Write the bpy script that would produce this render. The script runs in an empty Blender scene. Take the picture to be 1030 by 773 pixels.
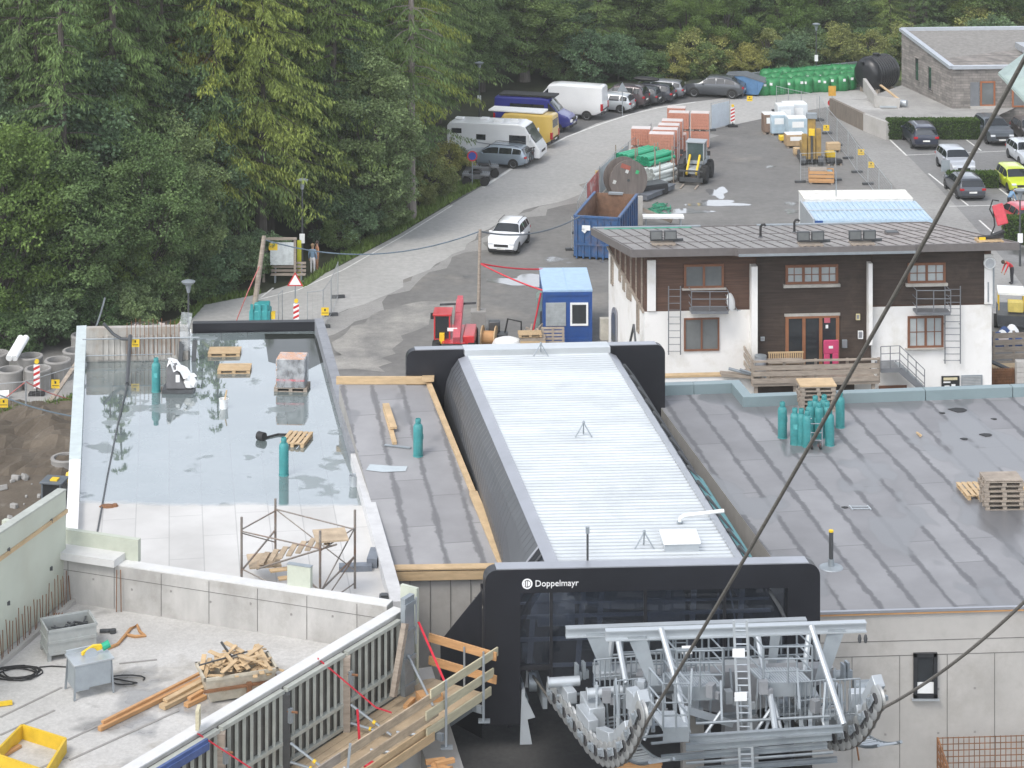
import bpy,bmesh,math,random
import numpy as np
from mathutils import Vector,Matrix
rnd=random.Random(11)
SC=bpy.context.scene
COL=SC.collection
CAMH,FPX,YH=35.0,2280.0,-327.0
R=math.radians
def P(x,y,z=0.0):
 s=(y-YH)/(CAMH-z)
 return Vector(((x-515)/s,FPX/s,z))
def PY(x,y,Y):
 s=FPX/Y
 return Vector(((x-515)/s,Y,CAMH-(y-YH)/s))
UA,VA=R(3.5),R(8.6)
U=Vector((math.cos(UA),math.sin(UA),0));V=Vector((-math.sin(VA),math.cos(VA),0))
Z=Vector((0,0,1))
MATS={}
def nodes_of(name):
 m=bpy.data.materials.new(name);m.use_nodes=True
 nt=m.node_tree;b=nt.nodes['Principled BSDF']
 return m,nt,b
def sock(node,*names):
 for n in names:
  if n in node.inputs:return node.inputs[n]
def noise_fac(nt,scale,detail=4,coord='Object',rough=.6,stretch=None):
 tc=nt.nodes.new('ShaderNodeTexCoord')
 src=tc.outputs[coord]
 if coord=='World':
  pass
 if stretch:
  mp=nt.nodes.new('ShaderNodeMapping');mp.inputs['Scale'].default_value=stretch
  nt.links.new(src,mp.inputs[0]);src=mp.outputs[0]
 n=nt.nodes.new('ShaderNodeTexNoise')
 n.inputs['Scale'].default_value=scale;n.inputs['Detail'].default_value=detail
 n.inputs['Roughness'].default_value=rough
 nt.links.new(src,n.inputs['Vector'])
 return n.outputs['Fac'],src
def ramp(nt,fac,stops):
 r=nt.nodes.new('ShaderNodeValToRGB')
 el=r.color_ramp.elements
 while len(el)<len(stops):el.new(.5)
 for e,(p,c)in zip(el,stops):
  e.position=p;e.color=(*c,1)if len(c)==3 else c
 nt.links.new(fac,r.inputs[0]);return r.outputs[0]
def mixc(nt,fac,a,b,mode='MIX'):
 m=nt.nodes.new('ShaderNodeMix');m.data_type='RGBA';m.blend_type=mode
 for s,v in((m.inputs[0],fac),(m.inputs[6],a),(m.inputs[7],b)):
  if isinstance(v,(int,float)):s.default_value=v
  elif isinstance(v,tuple):s.default_value=(*v,1)
  else:nt.links.new(v,s)
 return m.outputs[2]
def bump(nt,b,fac,strength=.3,dist=.02):
 n=nt.nodes.new('ShaderNodeBump');n.inputs['Strength'].default_value=strength
 n.inputs['Distance'].default_value=dist
 nt.links.new(fac,n.inputs['Height']);nt.links.new(n.outputs[0],b.inputs['Normal'])
def mat(name,col,rough=.6,metal=0.0,var=.25,scale=2.5,bmp=0.0,spec=None,stretch=None,dirt=None,dirtamt=.5,coat=0):
 if name in MATS:return MATS[name]
 m,nt,b=nodes_of(name)
 f,src=noise_fac(nt,scale,5,'Object',.65,stretch)
 lo=tuple(c*(1-var)for c in col);hi=tuple(min(1,c*(1+var*.6))for c in col)
 c=ramp(nt,f,[(.3,lo),(.7,hi)])
 if dirt:
  f2,_=noise_fac(nt,scale*.55+.3,7,'Object',.7)
  fr=ramp(nt,f2,[(.5,(0,0,0)),(.68,(dirtamt,)*3)])
  c=mixc(nt,fr,c,dirt)
 nt.links.new(c,b.inputs['Base Color'])
 b.inputs['Roughness'].default_value=rough;b.inputs['Metallic'].default_value=metal
 if spec is not None:b.inputs['Specular IOR Level'].default_value=spec
 if coat:b.inputs['Coat Weight'].default_value=coat
 if bmp:bump(nt,b,f,bmp)
 MATS[name]=m;return m
def emat(name,col,strength):
 m,nt,b=nodes_of(name)
 b.inputs['Base Color'].default_value=(*col,1)
 return m
class MB:
 def __init__(s,T=None):
  s.v=[];s.f=[];s.mi=[];s.T=T or Matrix.Identity(4);s.cur=0
 def add(s,vs,fs,mi=None):
  o=len(s.v);mi=s.cur if mi is None else mi
  for p in vs:s.v.append(tuple(s.T@Vector(p)))
  for f in fs:s.f.append([o+i for i in f]);s.mi.append(mi)
  return s
 def box(s,c,d,rz=0,mi=None,M=None):
  hx,hy,hz=d[0]/2,d[1]/2,d[2]/2
  vs=[Vector((x,y,z))for z in(-hz,hz)for x,y in((-hx,-hy),(hx,-hy),(hx,hy),(-hx,hy))]
  Q=M if M is not None else Matrix.Rotation(rz,4,'Z')
  c=Vector(c)
  return s.add([Q@v+c for v in vs],[(3,2,1,0),(4,5,6,7),(0,1,5,4),(1,2,6,5),(2,3,7,6),(3,0,4,7)],mi)
 def bar(s,p0,p1,w,h,mi=None,up=None):
  p0,p1=Vector(p0),Vector(p1);d=p1-p0;L=d.length
  if L<1e-6:return s
  x=d/L;upv=Vector(up)if up else(Z if abs(x.z)<.98 else Vector((0,1,0)))
  y=upv.cross(x).normalized();z=x.cross(y)
  M=Matrix((x,y,z)).transposed().to_4x4()
  return s.box((p0+p1)/2,(L,w,h),mi=mi,M=M)
 def tube(s,p0,p1,r,seg=8,r1=None,mi=None,cap=True):
  return s.path([p0,p1],[r,r if r1 is None else r1],seg,mi,cap)
 def path(s,pts,r,seg=8,mi=None,cap=True,closed=False):
  pts=[Vector(p)for p in pts];n=len(pts)
  rs=r if isinstance(r,(list,tuple))else[r]*n
  vs=[];fs=[];prev=None
  for i,p in enumerate(pts):
   a=pts[i-1]if i or closed else p;b=pts[(i+1)%n]if i<n-1 or closed else p
   d=(b-a).normalized()
   if prev is None:
    q=d.orthogonal().normalized()
   else:
    q=(prev-d*prev.dot(d))
    q=q.normalized()if q.length>1e-5 else d.orthogonal().normalized()
   prev=q;w=d.cross(q)
   for k in range(seg):
    t=2*math.pi*k/seg
    vs.append(p+(q*math.cos(t)+w*math.sin(t))*rs[i])
  m=n if closed else n-1
  for i in range(m):
   for k in range(seg):
    a,b=i*seg+k,i*seg+(k+1)%seg
    c,d2=((i+1)%n)*seg+(k+1)%seg,((i+1)%n)*seg+k
    fs.append((a,b,c,d2))
  if cap and not closed:
   fs.append(tuple(reversed(range(seg))));fs.append(tuple(range((n-1)*seg,n*seg)))
  return s.add(vs,fs,mi)
 def lathe(s,prof,seg=20,c=(0,0,0),M=None,mi=None):
  vs=[];fs=[];n=len(prof);c=Vector(c)
  for r,z in prof:
   for k in range(seg):
    t=2*math.pi*k/seg;v=Vector((r*math.cos(t),r*math.sin(t),z))
    vs.append((M@v if M is not None else v)+c)
  for i in range(n-1):
   for k in range(seg):
    fs.append((i*seg+k,i*seg+(k+1)%seg,(i+1)*seg+(k+1)%seg,(i+1)*seg+k))
  fs.append(tuple(reversed(range(seg))));fs.append(tuple(range((n-1)*seg,n*seg)))
  return s.add(vs,fs,mi)
 def prism(s,poly,ext,mi=None):
  poly=[Vector(p)for p in poly];e=Vector(ext);n=len(poly)
  fs=[tuple(reversed(range(n))),tuple(range(n,2*n))]
  for i in range(n):fs.append((i,(i+1)%n,n+(i+1)%n,n+i))
  return s.add(poly+[p+e for p in poly],fs,mi)
 def slab(s,poly,z0,z1,mi=None):
  n=len(poly);vs=[(p[0],p[1],z0)for p in poly]+[(p[0],p[1],z1)for p in poly]
  fs=[tuple(reversed(range(n))),tuple(range(n,2*n))]
  for i in range(n):fs.append((i,(i+1)%n,n+(i+1)%n,n+i))
  return s.add(vs,fs,mi)
 def build(s,name,mats,parent=None,smooth=35,bevel=0,seg=2):
  me=bpy.data.meshes.new(name);me.from_pydata(s.v,[],s.f)
  mats=mats if isinstance(mats,(list,tuple))else[mats]
  for m in mats:me.materials.append(m)
  if len(mats)>1:me.polygons.foreach_set('material_index',s.mi)
  bm=bmesh.new();bm.from_mesh(me);bmesh.ops.recalc_face_normals(bm,faces=bm.faces);bm.to_mesh(me);bm.free()
  if smooth:
   me.polygons.foreach_set('use_smooth',[True]*len(me.polygons));me.set_sharp_from_angle(angle=R(smooth))
  me.update()
  o=bpy.data.objects.new(name,me);COL.objects.link(o)
  if parent is not None:o.parent=parent
  if bevel:
   b=o.modifiers.new('bevel','BEVEL');b.width=bevel;b.segments=seg;b.limit_method='ANGLE';b.angle_limit=R(40)
   b.harden_normals=False
  return o
def tag(o,label,cat,group=None,kind=None):
 o['label']=label;o['category']=cat
 if group:o['group']=group
 if kind:o['kind']=kind
 return o
def thing(name,label,cat,loc=(0,0,0),rz=0,group=None):
 o=bpy.data.objects.new(name,None);COL.objects.link(o);o.empty_display_size=.2
 o.location=loc;o.rotation_euler=(0,0,rz)
 return tag(o,label,cat,group)
def struct(o,kind='structure'):
 o['kind']=kind;return o
def dup(root,loc,rz=0,label=None,group=None,scale=None):
 r=root.copy();COL.objects.link(r);r.location=loc;r.rotation_euler=(0,0,rz)
 if label:r['label']=label
 if group:r['group']=group
 if scale:r.scale=scale if not isinstance(scale,(int,float))else(scale,)*3
 for ch in list(root.children):
  c=ch.copy();COL.objects.link(c);c.parent=r
  for g in ch.children:
   d=g.copy();COL.objects.link(d);d.parent=c
 return r
def sheet(name,poly,z,m,sub=0):
 mb=MB();mb.add([(p[0],p[1],z)for p in poly],[tuple(range(len(poly)))])
 return struct(mb.build(name,m,smooth=0))
def text_mesh(name,body,size,m,parent,M,extr=.004,font_scale_x=1.0):
 cu=bpy.data.curves.new(name,'FONT');cu.body=body;cu.size=size;cu.extrude=extr;cu.resolution_u=3
 tmp=bpy.data.objects.new('tmp_text',cu);COL.objects.link(tmp)
 dg=bpy.context.evaluated_depsgraph_get()
 me=bpy.data.meshes.new_from_object(tmp.evaluated_get(dg));bpy.data.objects.remove(tmp)
 me.name=name;me.transform(M@Matrix.Diagonal((font_scale_x,1,1,1)));me.materials.clear();me.materials.append(m)
 o=bpy.data.objects.new(name,me);COL.objects.link(o)
 if parent:o.parent=parent
 return o
cam=bpy.data.cameras.new('camera');co=bpy.data.objects.new('camera',cam);COL.objects.link(co)
co.location=(0,0,CAMH);co.rotation_euler=(R(90),0,0)
cam.sensor_width=36;cam.lens=36*FPX/1030;cam.shift_y=-(386.5-YH)/1030;cam.clip_end=6000;cam.clip_start=.5
SC.camera=co
w=bpy.data.worlds.new('World');SC.world=w;w.use_nodes=True
nt=w.node_tree;bg=nt.nodes['Background']
sky=nt.nodes.new('ShaderNodeTexSky');sky.sky_type='NISHITA';sky.sun_disc=False
SUN_EL,SUN_AZ=54,-142
sky.sun_elevation=R(SUN_EL);sky.sun_rotation=R(SUN_AZ);sky.air_density=1.2;sky.dust_density=4.0;sky.ozone_density=.6;sky.altitude=900
hs=nt.nodes.new('ShaderNodeHueSaturation');hs.inputs['Saturation'].default_value=.36
nt.links.new(sky.outputs[0],hs.inputs['Color'])
f,_=noise_fac(nt,2.2,6,'Generated',.6,(1,1,2.5))
cl=ramp(nt,f,[(.3,(.82,.84,.88)),(.7,(1.22,1.2,1.18))])
tcw=nt.nodes.new('ShaderNodeTexCoord');sz=nt.nodes.new('ShaderNodeSeparateXYZ');nt.links.new(tcw.outputs['Generated'],sz.inputs[0])
gr=ramp(nt,sz.outputs[2],[(.0,(.9,.9,.9)),(.2,(1.7,1.68,1.66)),(.42,(1.75,1.74,1.73)),(.65,(.95,.95,.95)),(1,(.8,.8,.8))])
nt.links.new(mixc(nt,1.0,mixc(nt,1.0,hs.outputs[0],cl,'MULTIPLY'),gr,'MULTIPLY'),bg.inputs['Color'])
bg.inputs['Strength'].default_value=.15
sd=bpy.data.lights.new('sun','SUN');sd.energy=1.05;sd.angle=R(20);sd.color=(1,.96,.9)
so=bpy.data.objects.new('sun',sd);COL.objects.link(so)
az=R(SUN_AZ);d=Vector((math.sin(az)*math.cos(R(SUN_EL)),math.cos(az)*math.cos(R(SUN_EL)),math.sin(R(SUN_EL))))
so.rotation_euler=d.to_track_quat('Z','Y').to_euler();so.location=(0,60,90)
SC.view_settings.view_transform='Standard';SC.view_settings.look='None';SC.view_settings.gamma=1
SC.view_settings.exposure=0.76
SC.cycles.max_bounces=7;SC.cycles.transparent_max_bounces=12
try:SC.cycles.use_denoising=True
except Exception:pass
def surface(name,stops,scale,rough=.85,detail=8,patches=(),bmp=.15,wet=None,wetrough=.18,stretch=None):
 """ground-like material: world-sized noise ramp, optional coloured patches (scale, threshold, colour, amount)."""
 m,nt,b=nodes_of(name)
 f,_=noise_fac(nt,scale,detail,'Object',.68,stretch)
 c=ramp(nt,f,stops)
 for(sc_,th,col_,amt)in patches:
  g,_=noise_fac(nt,sc_,6,'Object',.62,stretch)
  c=mixc(nt,ramp(nt,g,[(th,(0,0,0)),(th+.09,(amt,)*3)]),c,col_)
 fine,_=noise_fac(nt,scale*22,3,'Object',.7)
 c=mixc(nt,.5,c,ramp(nt,fine,[(.3,(.72,.72,.72)),(.7,(1.2,1.2,1.2))]),'MULTIPLY')
 b.inputs['Roughness'].default_value=rough
 if wet:
  g,_=noise_fac(nt,wet[0],4,'Object',.55)
  wf=ramp(nt,g,[(wet[1],(0,0,0)),(wet[1]+.05,(1,1,1))])
  c=mixc(nt,wf,c,mixc(nt,1.0,c,(.55,.55,.55),'MULTIPLY'))
  rr=ramp(nt,wf,[(0,(rough,)*3),(1,(wetrough,)*3)])
  nt.links.new(rr,b.inputs['Roughness'])
 nt.links.new(c,b.inputs['Base Color'])
 if bmp:bump(nt,b,fine,bmp,.02)
 return m
M_forest=surface('forest_floor',[(.3,(.018,.022,.010)),(.7,(.05,.055,.022))],.25)
M_yard=surface('yard_asphalt',[(.3,(.135,.132,.128)),(.7,(.235,.228,.215))],.09,patches=((.05,.56,(.34,.31,.265),.55),(.32,.66,(.10,.10,.10),.5)),wet=(.16,.655),wetrough=.12)
M_road=surface('road_asphalt',[(.3,(.36,.355,.34)),(.7,(.45,.442,.425))],.12,patches=((.3,.68,(.23,.225,.215),.5),))
M_strip=surface('parking_strip_asphalt',[(.3,(.10,.10,.10)),(.7,(.17,.168,.165))],.2)
M_lot=surface('parking_lot_asphalt',[(.3,(.165,.165,.165)),(.7,(.25,.248,.242))],.15,patches=((.25,.6,(.12,.12,.122),.6),),wet=(.2,.6),wetrough=.3)
M_dirt=surface('bare_soil',[(.3,(.060,.046,.032)),(.7,(.15,.122,.09))],.35,bmp=1.0,patches=((.6,.62,(.24,.215,.18),.7),))
M_gravel=surface('gravel',[(.3,(.24,.235,.225)),(.7,(.40,.39,.37))],.4,bmp=.5)
M_grass=surface('verge_grass',[(.3,(.05,.085,.018)),(.7,(.13,.18,.045))],.9,bmp=.8,patches=((.5,.63,(.2,.17,.09),.6),))
M_white_line=mat('road_paint',(.72,.72,.69),.7,var=.2,scale=3,dirt=(.4,.39,.37))
M_darkfloor=surface('dark_asphalt_floor',[(.3,(.075,.075,.076)),(.7,(.14,.138,.135))],.3)  # dark asphalt, the floor's own colour
def ground():
 n=90;vs=[];fs=[]
 xs=[-700+1400*i/n for i in range(n+1)];ys=[-80+1500*i/n for i in range(n+1)]
 for y in ys:
  for x in xs:
   t=max(0,y-260)/500.0;t=min(t,1.6)
   h=20*t*t*(1.3-.35*t)+(3.0*math.sin(x*.021+y*.013)*min(1,max(0,(y-260)/80)))
   vs.append((x,y,h-.02))
 for j in range(n):
  for i in range(n):
   a=j*(n+1)+i;fs.append((a,a+1,a+n+2,a+n+1))
 mb=MB();mb.add(vs,fs);return struct(mb.build('ground',M_forest,smooth=180))
ground()
def img_poly(pts,z=0):return[P(x,y,z)for x,y in pts]
ROAD_L=[(150,335),(205,306),(262,296),(330,274),(400,237),(450,207),(485,187),(540,151),(600,124),(660,107),(740,97),(830,92),(905,90),(1060,84)]
ROAD_R=[(1060,96),(905,96),(842,106),(770,119),(705,133),(650,152),(600,178),(570,200),(520,217),(470,246),(430,271),(340,318),(300,345),(150,400)]
yard=[(-260,560),(-200,330),(150,326),(300,300),(430,240),(520,190),(600,140),(700,110),(860,88),(1250,80),(1500,250),(1500,700),(1100,1500),(-300,1500)]
sheet('yard',img_poly(yard),0,M_yard)
def ragged(pts,amp,step=1.2):
 out=[]
 for a,b in zip(pts,pts[1:]):
  n=max(1,int((b-a).length/step));d=(b-a).normalized();q=Vector((-d.y,d.x,0))
  for k in range(n):out.append(a.lerp(b,k/n)+q*rnd.uniform(-amp,amp))
 return out+[pts[-1]]
RR=img_poly(ROAD_R);cut=4
sheet('road',img_poly(ROAD_L)+RR[:cut]+ragged(RR[cut:],.5),.004,M_road)
wide=[p+Vector((.75,-1.0,0))for p in RR[cut:]]
M_mid=surface('road_dust',[(.3,(.25,.245,.235)),(.7,(.35,.342,.325))],.3)
sheet('road_edge',ragged(RR[cut:],.3)+list(reversed(ragged(wide,.8))),.003,M_mid)
strip=[(452,207),(470,165),(480,128),(560,96),(640,86),(740,78),(765,96),(740,97.5),(660,107.5),(600,124.5),(540,151.5),(485,187.5)]
sheet('parking_strip',img_poly(strip),.008,M_strip)
lot=[(842,107),(905,97),(1300,97),(1300,300),(990,260),(935,215),(888,170)]
sheet('parking_lot',img_poly(lot),.008,M_lot)
lane=[(835,112),(846,106),(896,140),(922,166),(960,206),(1010,262),(1060,330),(1010,330),(925,218),(880,165),(850,128)]
sheet('lane',img_poly(lane),.012,surface('lane_asphalt',[(.3,(.24,.235,.225)),(.7,(.33,.325,.31))],.15,patches=((.3,.62,(.17,.168,.165),.5),)))
def blob(name,pts,z,m):return sheet(name,img_poly(pts),z,m)
M_mud=surface('dried_mud',[(.36,(.19,.186,.178)),(.66,(.37,.355,.325))],.5,patches=((.2,.55,(.2,.195,.185),.8),))
RG=[P(x,y)for x,y in[(335,366),(340,345),(365,325),(395,310),(425,305),(462,303),(455,312),(430,322),(405,338),(392,356),(388,374),(340,372),(335,366)]]
sheet('dried_mud',ragged(RG,.45,.7),.008,M_mud)
M_mud2=surface('pale_puddle',[(.45,(.22,.22,.215)),(.6,(.47,.47,.46))],.55)
M_pud=mat('puddle_water',(.20,.20,.20),.05,var=.1,spec=1.0)
for k,(x,y,rx,ry)in enumerate([(722,205,26,3.2),(690,213,22,2.5),(798,213,9,2),(797,205,8,1.6),(722,194,10,5),(530,283,30,6),(690,178,6,1.5),(775,168,4,1),(610,262,8,2)]):
 pts=[]
 for i in range(26):
  t=2*math.pi*i/26;q=1+.28*math.sin(3*t+k)+.18*math.sin(5*t+2*k)
  pts.append((x+rx*q*math.cos(t),y+ry*q*math.sin(t)))
 o=blob('puddle',pts,.012+.001*(k%3),M_pud)
def ribbon(name,pts,width,z,m):
 pts=[Vector(p)for p in pts];L=[];Rr=[]
 for i,p in enumerate(pts):
  d=(pts[min(i+1,len(pts)-1)]-pts[max(i-1,0)]);d.z=0;d.normalize()
  nrm=Vector((-d.y,d.x,0))*width/2
  L.append(p+nrm);Rr.append(p-nrm)
 mb=MB();vs=[(p.x,p.y,z)for p in L+Rr];n=len(pts)
 mb.add(vs,[(i,i+1,n+i+1,n+i)for i in range(n-1)])
 return struct(mb.build(name,m,smooth=0))
ribbon('road_marking',[P(x,y)for x,y in[(486,189),(512,172),(541,153.5),(570,138),(602,126),(632,116),(662,108.8),(700,103)]],.22,.016,M_white_line)
ribbon('road_marking',[P(x,y)for x,y in[(255,303),(300,292),(345,272),(405,238),(455,207)]],.12,.016,M_white_line)
ribbon('road_marking',[P(x,y)for x,y in[(262,300),(275,290)]],.12,.016,M_white_line)
for a,b in[((894,140),(912,157)),((934,175),(975,208)),((972,141),(987,152)),((1002,188),(1022,203)),((985,222),(1005,240)),((912,156.5),(1020,152)),((955,208),(1005,207)),((1018,140),(1030,150))]:
 ribbon('parking_marking',[P(*a),P(*b)],.13,.02,M_white_line)
GV=[(302,286),(318,276),(345,256),(395,226),(440,198),(470,180),(490,182),(484,187),(450,206),(400,236.5),(330,273.5),(306,290)]
sheet('verge',img_poly(GV),.012,M_grass)
sheet('verge',img_poly([(160,336),(205,303),(260,293),(262,296),(206,307),(192,322),(186,336)]),.012,M_grass)
sheet('soil',img_poly([(-260,420),(0,412),(95,402),(110,560),(60,640),(-300,640)]),.006,M_dirt)
sheet('path',img_poly([(-200,410),(-60,385),(40,395),(70,374),(130,356),(130,392),(95,402),(0,415),(-200,440)]),.010,M_gravel)
sheet('verge',img_poly([(-60,432),(0,414),(50,405),(100,396),(100,403),(45,414),(0,422),(-60,442)]),.014,M_grass)
sheet('verge',img_poly([(560,92),(640,80),(740,74),(900,70),(1100,66),(1100,78),(860,82),(760,84),(740,78.5),(640,86.5),(560,97)]),.016,M_grass)
def tufts(name,polys,count,m,hmin=.12,hmax=.4):
 mb=MB()
 for poly,n in zip(polys,count):
  pts=[P(x,y)for x,y in poly]
  xs=[p.x for p in pts];ys=[p.y for p in pts]
  def inside(px,py):
   c=False;j=len(pts)-1
   for i in range(len(pts)):
    if(pts[i].y>py)!=(pts[j].y>py)and px<(pts[j].x-pts[i].x)*(py-pts[i].y)/(pts[j].y-pts[i].y)+pts[i].x:c=not c
    j=i
   return c
  k=0;tries=0
  while k<n and tries<n*30:
   tries+=1
   x,y=rnd.uniform(min(xs),max(xs)),rnd.uniform(min(ys),max(ys))
   if not inside(x,y):continue
   k+=1;h=rnd.uniform(hmin,hmax);a=rnd.uniform(0,6.28);wd=rnd.uniform(.03,.07)
   dx,dy=math.cos(a)*wd,math.sin(a)*wd;lx,ly=rnd.uniform(-.15,.15),rnd.uniform(-.15,.15)
   mb.add([(x-dx,y-dy,0),(x+dx,y+dy,0),(x+lx,y+ly,h)],[(0,1,2)])
 return struct(mb.build(name,m,smooth=0),'stuff')
def leaf_mat(name,col,var=.35,hue2=None):
 m,nt,b=nodes_of(name)
 g=nt.nodes.new('ShaderNodeNewGeometry');oi=nt.nodes.new('ShaderNodeObjectInfo')
 lo=tuple(c*(1-var)for c in col);hi=hue2 or tuple(c*(1+var)for c in col)
 c=ramp(nt,g.outputs['Random Per Island'],[(.1,lo),(.9,hi)])
 f,_=noise_fac(nt,.35,3,'Object',.5)
 c=mixc(nt,1.0,c,ramp(nt,f,[(.3,(.68,.72,.7)),(.7,(1.28,1.22,1.1))]),'MULTIPLY')
 c=mixc(nt,1.0,c,ramp(nt,oi.outputs['Random'],[(0,(.75,.82,.85)),(.5,(1,1,1)),(1,(1.25,1.12,.92))]),'MULTIPLY')
 nt.links.new(c,b.inputs['Base Color']);b.inputs['Roughness'].default_value=.65
 b.inputs['Specular IOR Level'].default_value=.25
 tr=nt.nodes.new('ShaderNodeBsdfTranslucent');nt.links.new(c,tr.inputs[0])
 mx=nt.nodes.new('ShaderNodeMixShader');mx.inputs[0].default_value=.3
 nt.links.new(b.outputs[0],mx.inputs[1]);nt.links.new(tr.outputs[0],mx.inputs[2])
 nt.links.new(mx.outputs[0],nt.nodes['Material Output'].inputs[0])
 return m
M_bark=mat('bark',(.075,.064,.055),.9,var=.4,scale=1.5,bmp=.6,stretch=(4,4,.6))
M_bark_pale=mat('bark_pale',(.21,.185,.165),.9,var=.35,scale=1.5,bmp=.6,stretch=(4,4,.6))
L_olive=leaf_mat('needles_olive',(.205,.275,.080))
L_spruce=leaf_mat('needles_spruce',(.165,.245,.088))
L_dark=leaf_mat('needles_dark',(.135,.205,.082))
L_blue=leaf_mat('leaves_bluegreen',(.155,.235,.130))
L_green=leaf_mat('leaves_green',(.135,.212,.088))
L_bright=leaf_mat('leaves_bright',(.155,.235,.068))
L_yellow=leaf_mat('leaves_autumn',(.19,.165,.045),.4,(.34,.22,.06))
L_shrub=leaf_mat('leaves_shrub',(.285,.31,.115))
def quads_mesh(name,V4,m):
 """V4: (n,4,3) array of leaf quads."""
 n=len(V4);me=bpy.data.meshes.new(name)
 me.vertices.add(n*4);me.vertices.foreach_set('co',V4.reshape(-1).astype(np.float32))
 me.loops.add(n*4);me.loops.foreach_set('vertex_index',np.arange(n*4,dtype=np.int32))
 me.polygons.add(n);me.polygons.foreach_set('loop_start',np.arange(0,n*4,4,dtype=np.int32))
 me.materials.append(m);me.update(calc_edges=True);me.validate()
 return me
def cards(c,d,up,ln,wd,rng):
 """leaf shaped quads at points c along direction d, widths along (d x up)."""
 d=d/(np.linalg.norm(d,axis=1,keepdims=True)+1e-9)
 s=np.cross(d,up);s/=(np.linalg.norm(s,axis=1,keepdims=True)+1e-9)
 ln=ln[:,None];wd=wd[:,None]
 a=c;b=c+d*ln*.45+s*wd;e=c+d*ln;f=c+d*ln*.45-s*wd
 return np.stack([a,b,e,f],axis=1)
def spruce_parts(seed,H,base,Rmax,droop,dens=1.0,sag=.55,lw=.055):
 rng=np.random.default_rng(seed);out=[]
 n_whorl=int((H-base)/.40*dens);limbs=MB()
 for i in range(n_whorl):
  z=base+(H-base)*(i+rng.random())/n_whorl
  t=(z-base)/(H-base)
  env=Rmax*(1-t)**.85*(.75+.5*rng.random())*(1 if t>.06 else .75)
  for k in range(rng.integers(3,6)):
   a=rng.random()*6.283;L=max(.3,env*(.7+.45*rng.random()))
   dirx,diry=math.cos(a),math.sin(a)
   m=max(8,int(L*40*dens))
   u=rng.random(m)**.8
   bx=dirx*L*u;by=diry*L*u;bz=z+L*(.16*u-sag*u**2+.22*u**3.2)
   side=(rng.random(m)-.5)*2*(.10+.24*L*u*(1-.55*u))
   c=np.stack([bx-diry*side,by+dirx*side,bz-np.abs(side)*droop*.35-rng.random(m)*.12],1)
   d=np.stack([dirx*.55-diry*np.sign(side)*.6+rng.normal(0,.25,m),diry*.55+dirx*np.sign(side)*.6+rng.normal(0,.25,m),-droop*(.5+rng.random(m))],1)
   up=np.tile(np.array([[0,0,1.0]]),(m,1))+rng.normal(0,.5,(m,3))
   out.append(cards(c,d,up,.14+.26*rng.random(m),lw*.45+.022*rng.random(m),rng))
   if L>1.2 and rng.random()<.6:
    us=[0,.4,.75]
    limbs.path([(dirx*L*q,diry*L*q,z+L*(.16*q-sag*q*q+.22*q**3.2))for q in us],[.05,.03,.012],4,cap=False)
 return np.concatenate(out),limbs
def broad_parts(seed,H,base,Rx,clumps,leaves,size=.2,open_=.0):
 rng=np.random.default_rng(seed);out=[];limbs=MB()
 cz=(H+base)/2;hz=(H-base)/2
 for i in range(clumps):
  while True:
   p=rng.uniform(-1,1,3);r=np.linalg.norm(p)
   if .35<r<1:break
  q=p*np.array([Rx,Rx,hz])*(.9+.2*rng.random())
  q[:2]*=1-.35*max(0,p[2]);q[2]+=cz
  rad=(.32+.38*rng.random())*Rx*.42
  m=int(1.5*leaves*(.6+.8*rng.random()))
  v=rng.normal(0,1,(m,3));v/=np.linalg.norm(v,axis=1,keepdims=True)
  v*=(rng.random((m,1))**.45)*rad;v[:,2]*=.6
  c=q+v
  d=v/(np.linalg.norm(v,axis=1,keepdims=True)+1e-6)*.8+rng.normal(0,.55,(m,3));d[:,2]-=.35
  up=rng.normal(0,.55,(m,3))+np.array([0,0,1.0])
  out.append(cards(c,d,up,size*.8*(.7+.8*rng.random(m)),size*.8*(.28+.22*rng.random(m)),rng))
  if i%3==0:
   st=np.array([q[0]*.12,q[1]*.12,base*.6+(q[2]-base)*.35+.3]);mid=(st+q)/2+np.array([0,0,.25])
   limbs.path([tuple(st),tuple(mid),tuple(q)],[.07,.04,.015],5,cap=False)
 return np.concatenate(out),limbs
def trunk_mb(H,r0,lean=0,r1=.04):
 mb=MB();pts=[];rs=[]
 for i in range(9):
  t=i/8;pts.append((lean*t*t+.08*math.sin(t*5),.06*math.sin(t*7),H*t-(.3 if i==0 else 0)));rs.append(r0*(1-t)**.8+r1)
 rs[0]*=1.35
 mb.path(pts,rs,9);return mb
def make_tree(name,kind,lm,bark,loc=(0,0,0),rz=0,label='',group=None,**kw):
 t=thing(name,label,'tree' if kind!='bush' else 'shrub',loc,rz,group)
 if kind=='spruce':v4,limbs=spruce_parts(kw['seed'],kw['H'],kw['base'],kw['R'],kw.get('droop',1.0),kw.get('dens',1),kw.get('sag',.55),kw.get('lw',.055))
 else:v4,limbs=broad_parts(kw['seed'],kw['H'],kw['base'],kw['R'],kw['clumps'],kw['leaves'],kw.get('size',.2))
 me=quads_mesh('crown',v4,lm);o=bpy.data.objects.new('crown',me);COL.objects.link(o);o.parent=t
 tr=trunk_mb(kw['H']*(.96 if kind=='spruce' else .8),kw.get('r0',kw['H']*.011+.05))
 tr.add(limbs.v,limbs.f);tr.build('trunk',bark,t)
 return t
PROTO={}
def proto(key,*a,**k):
 o=make_tree(*a,**k);o['proto']=1;PROTO[key]=[o,False]
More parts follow.
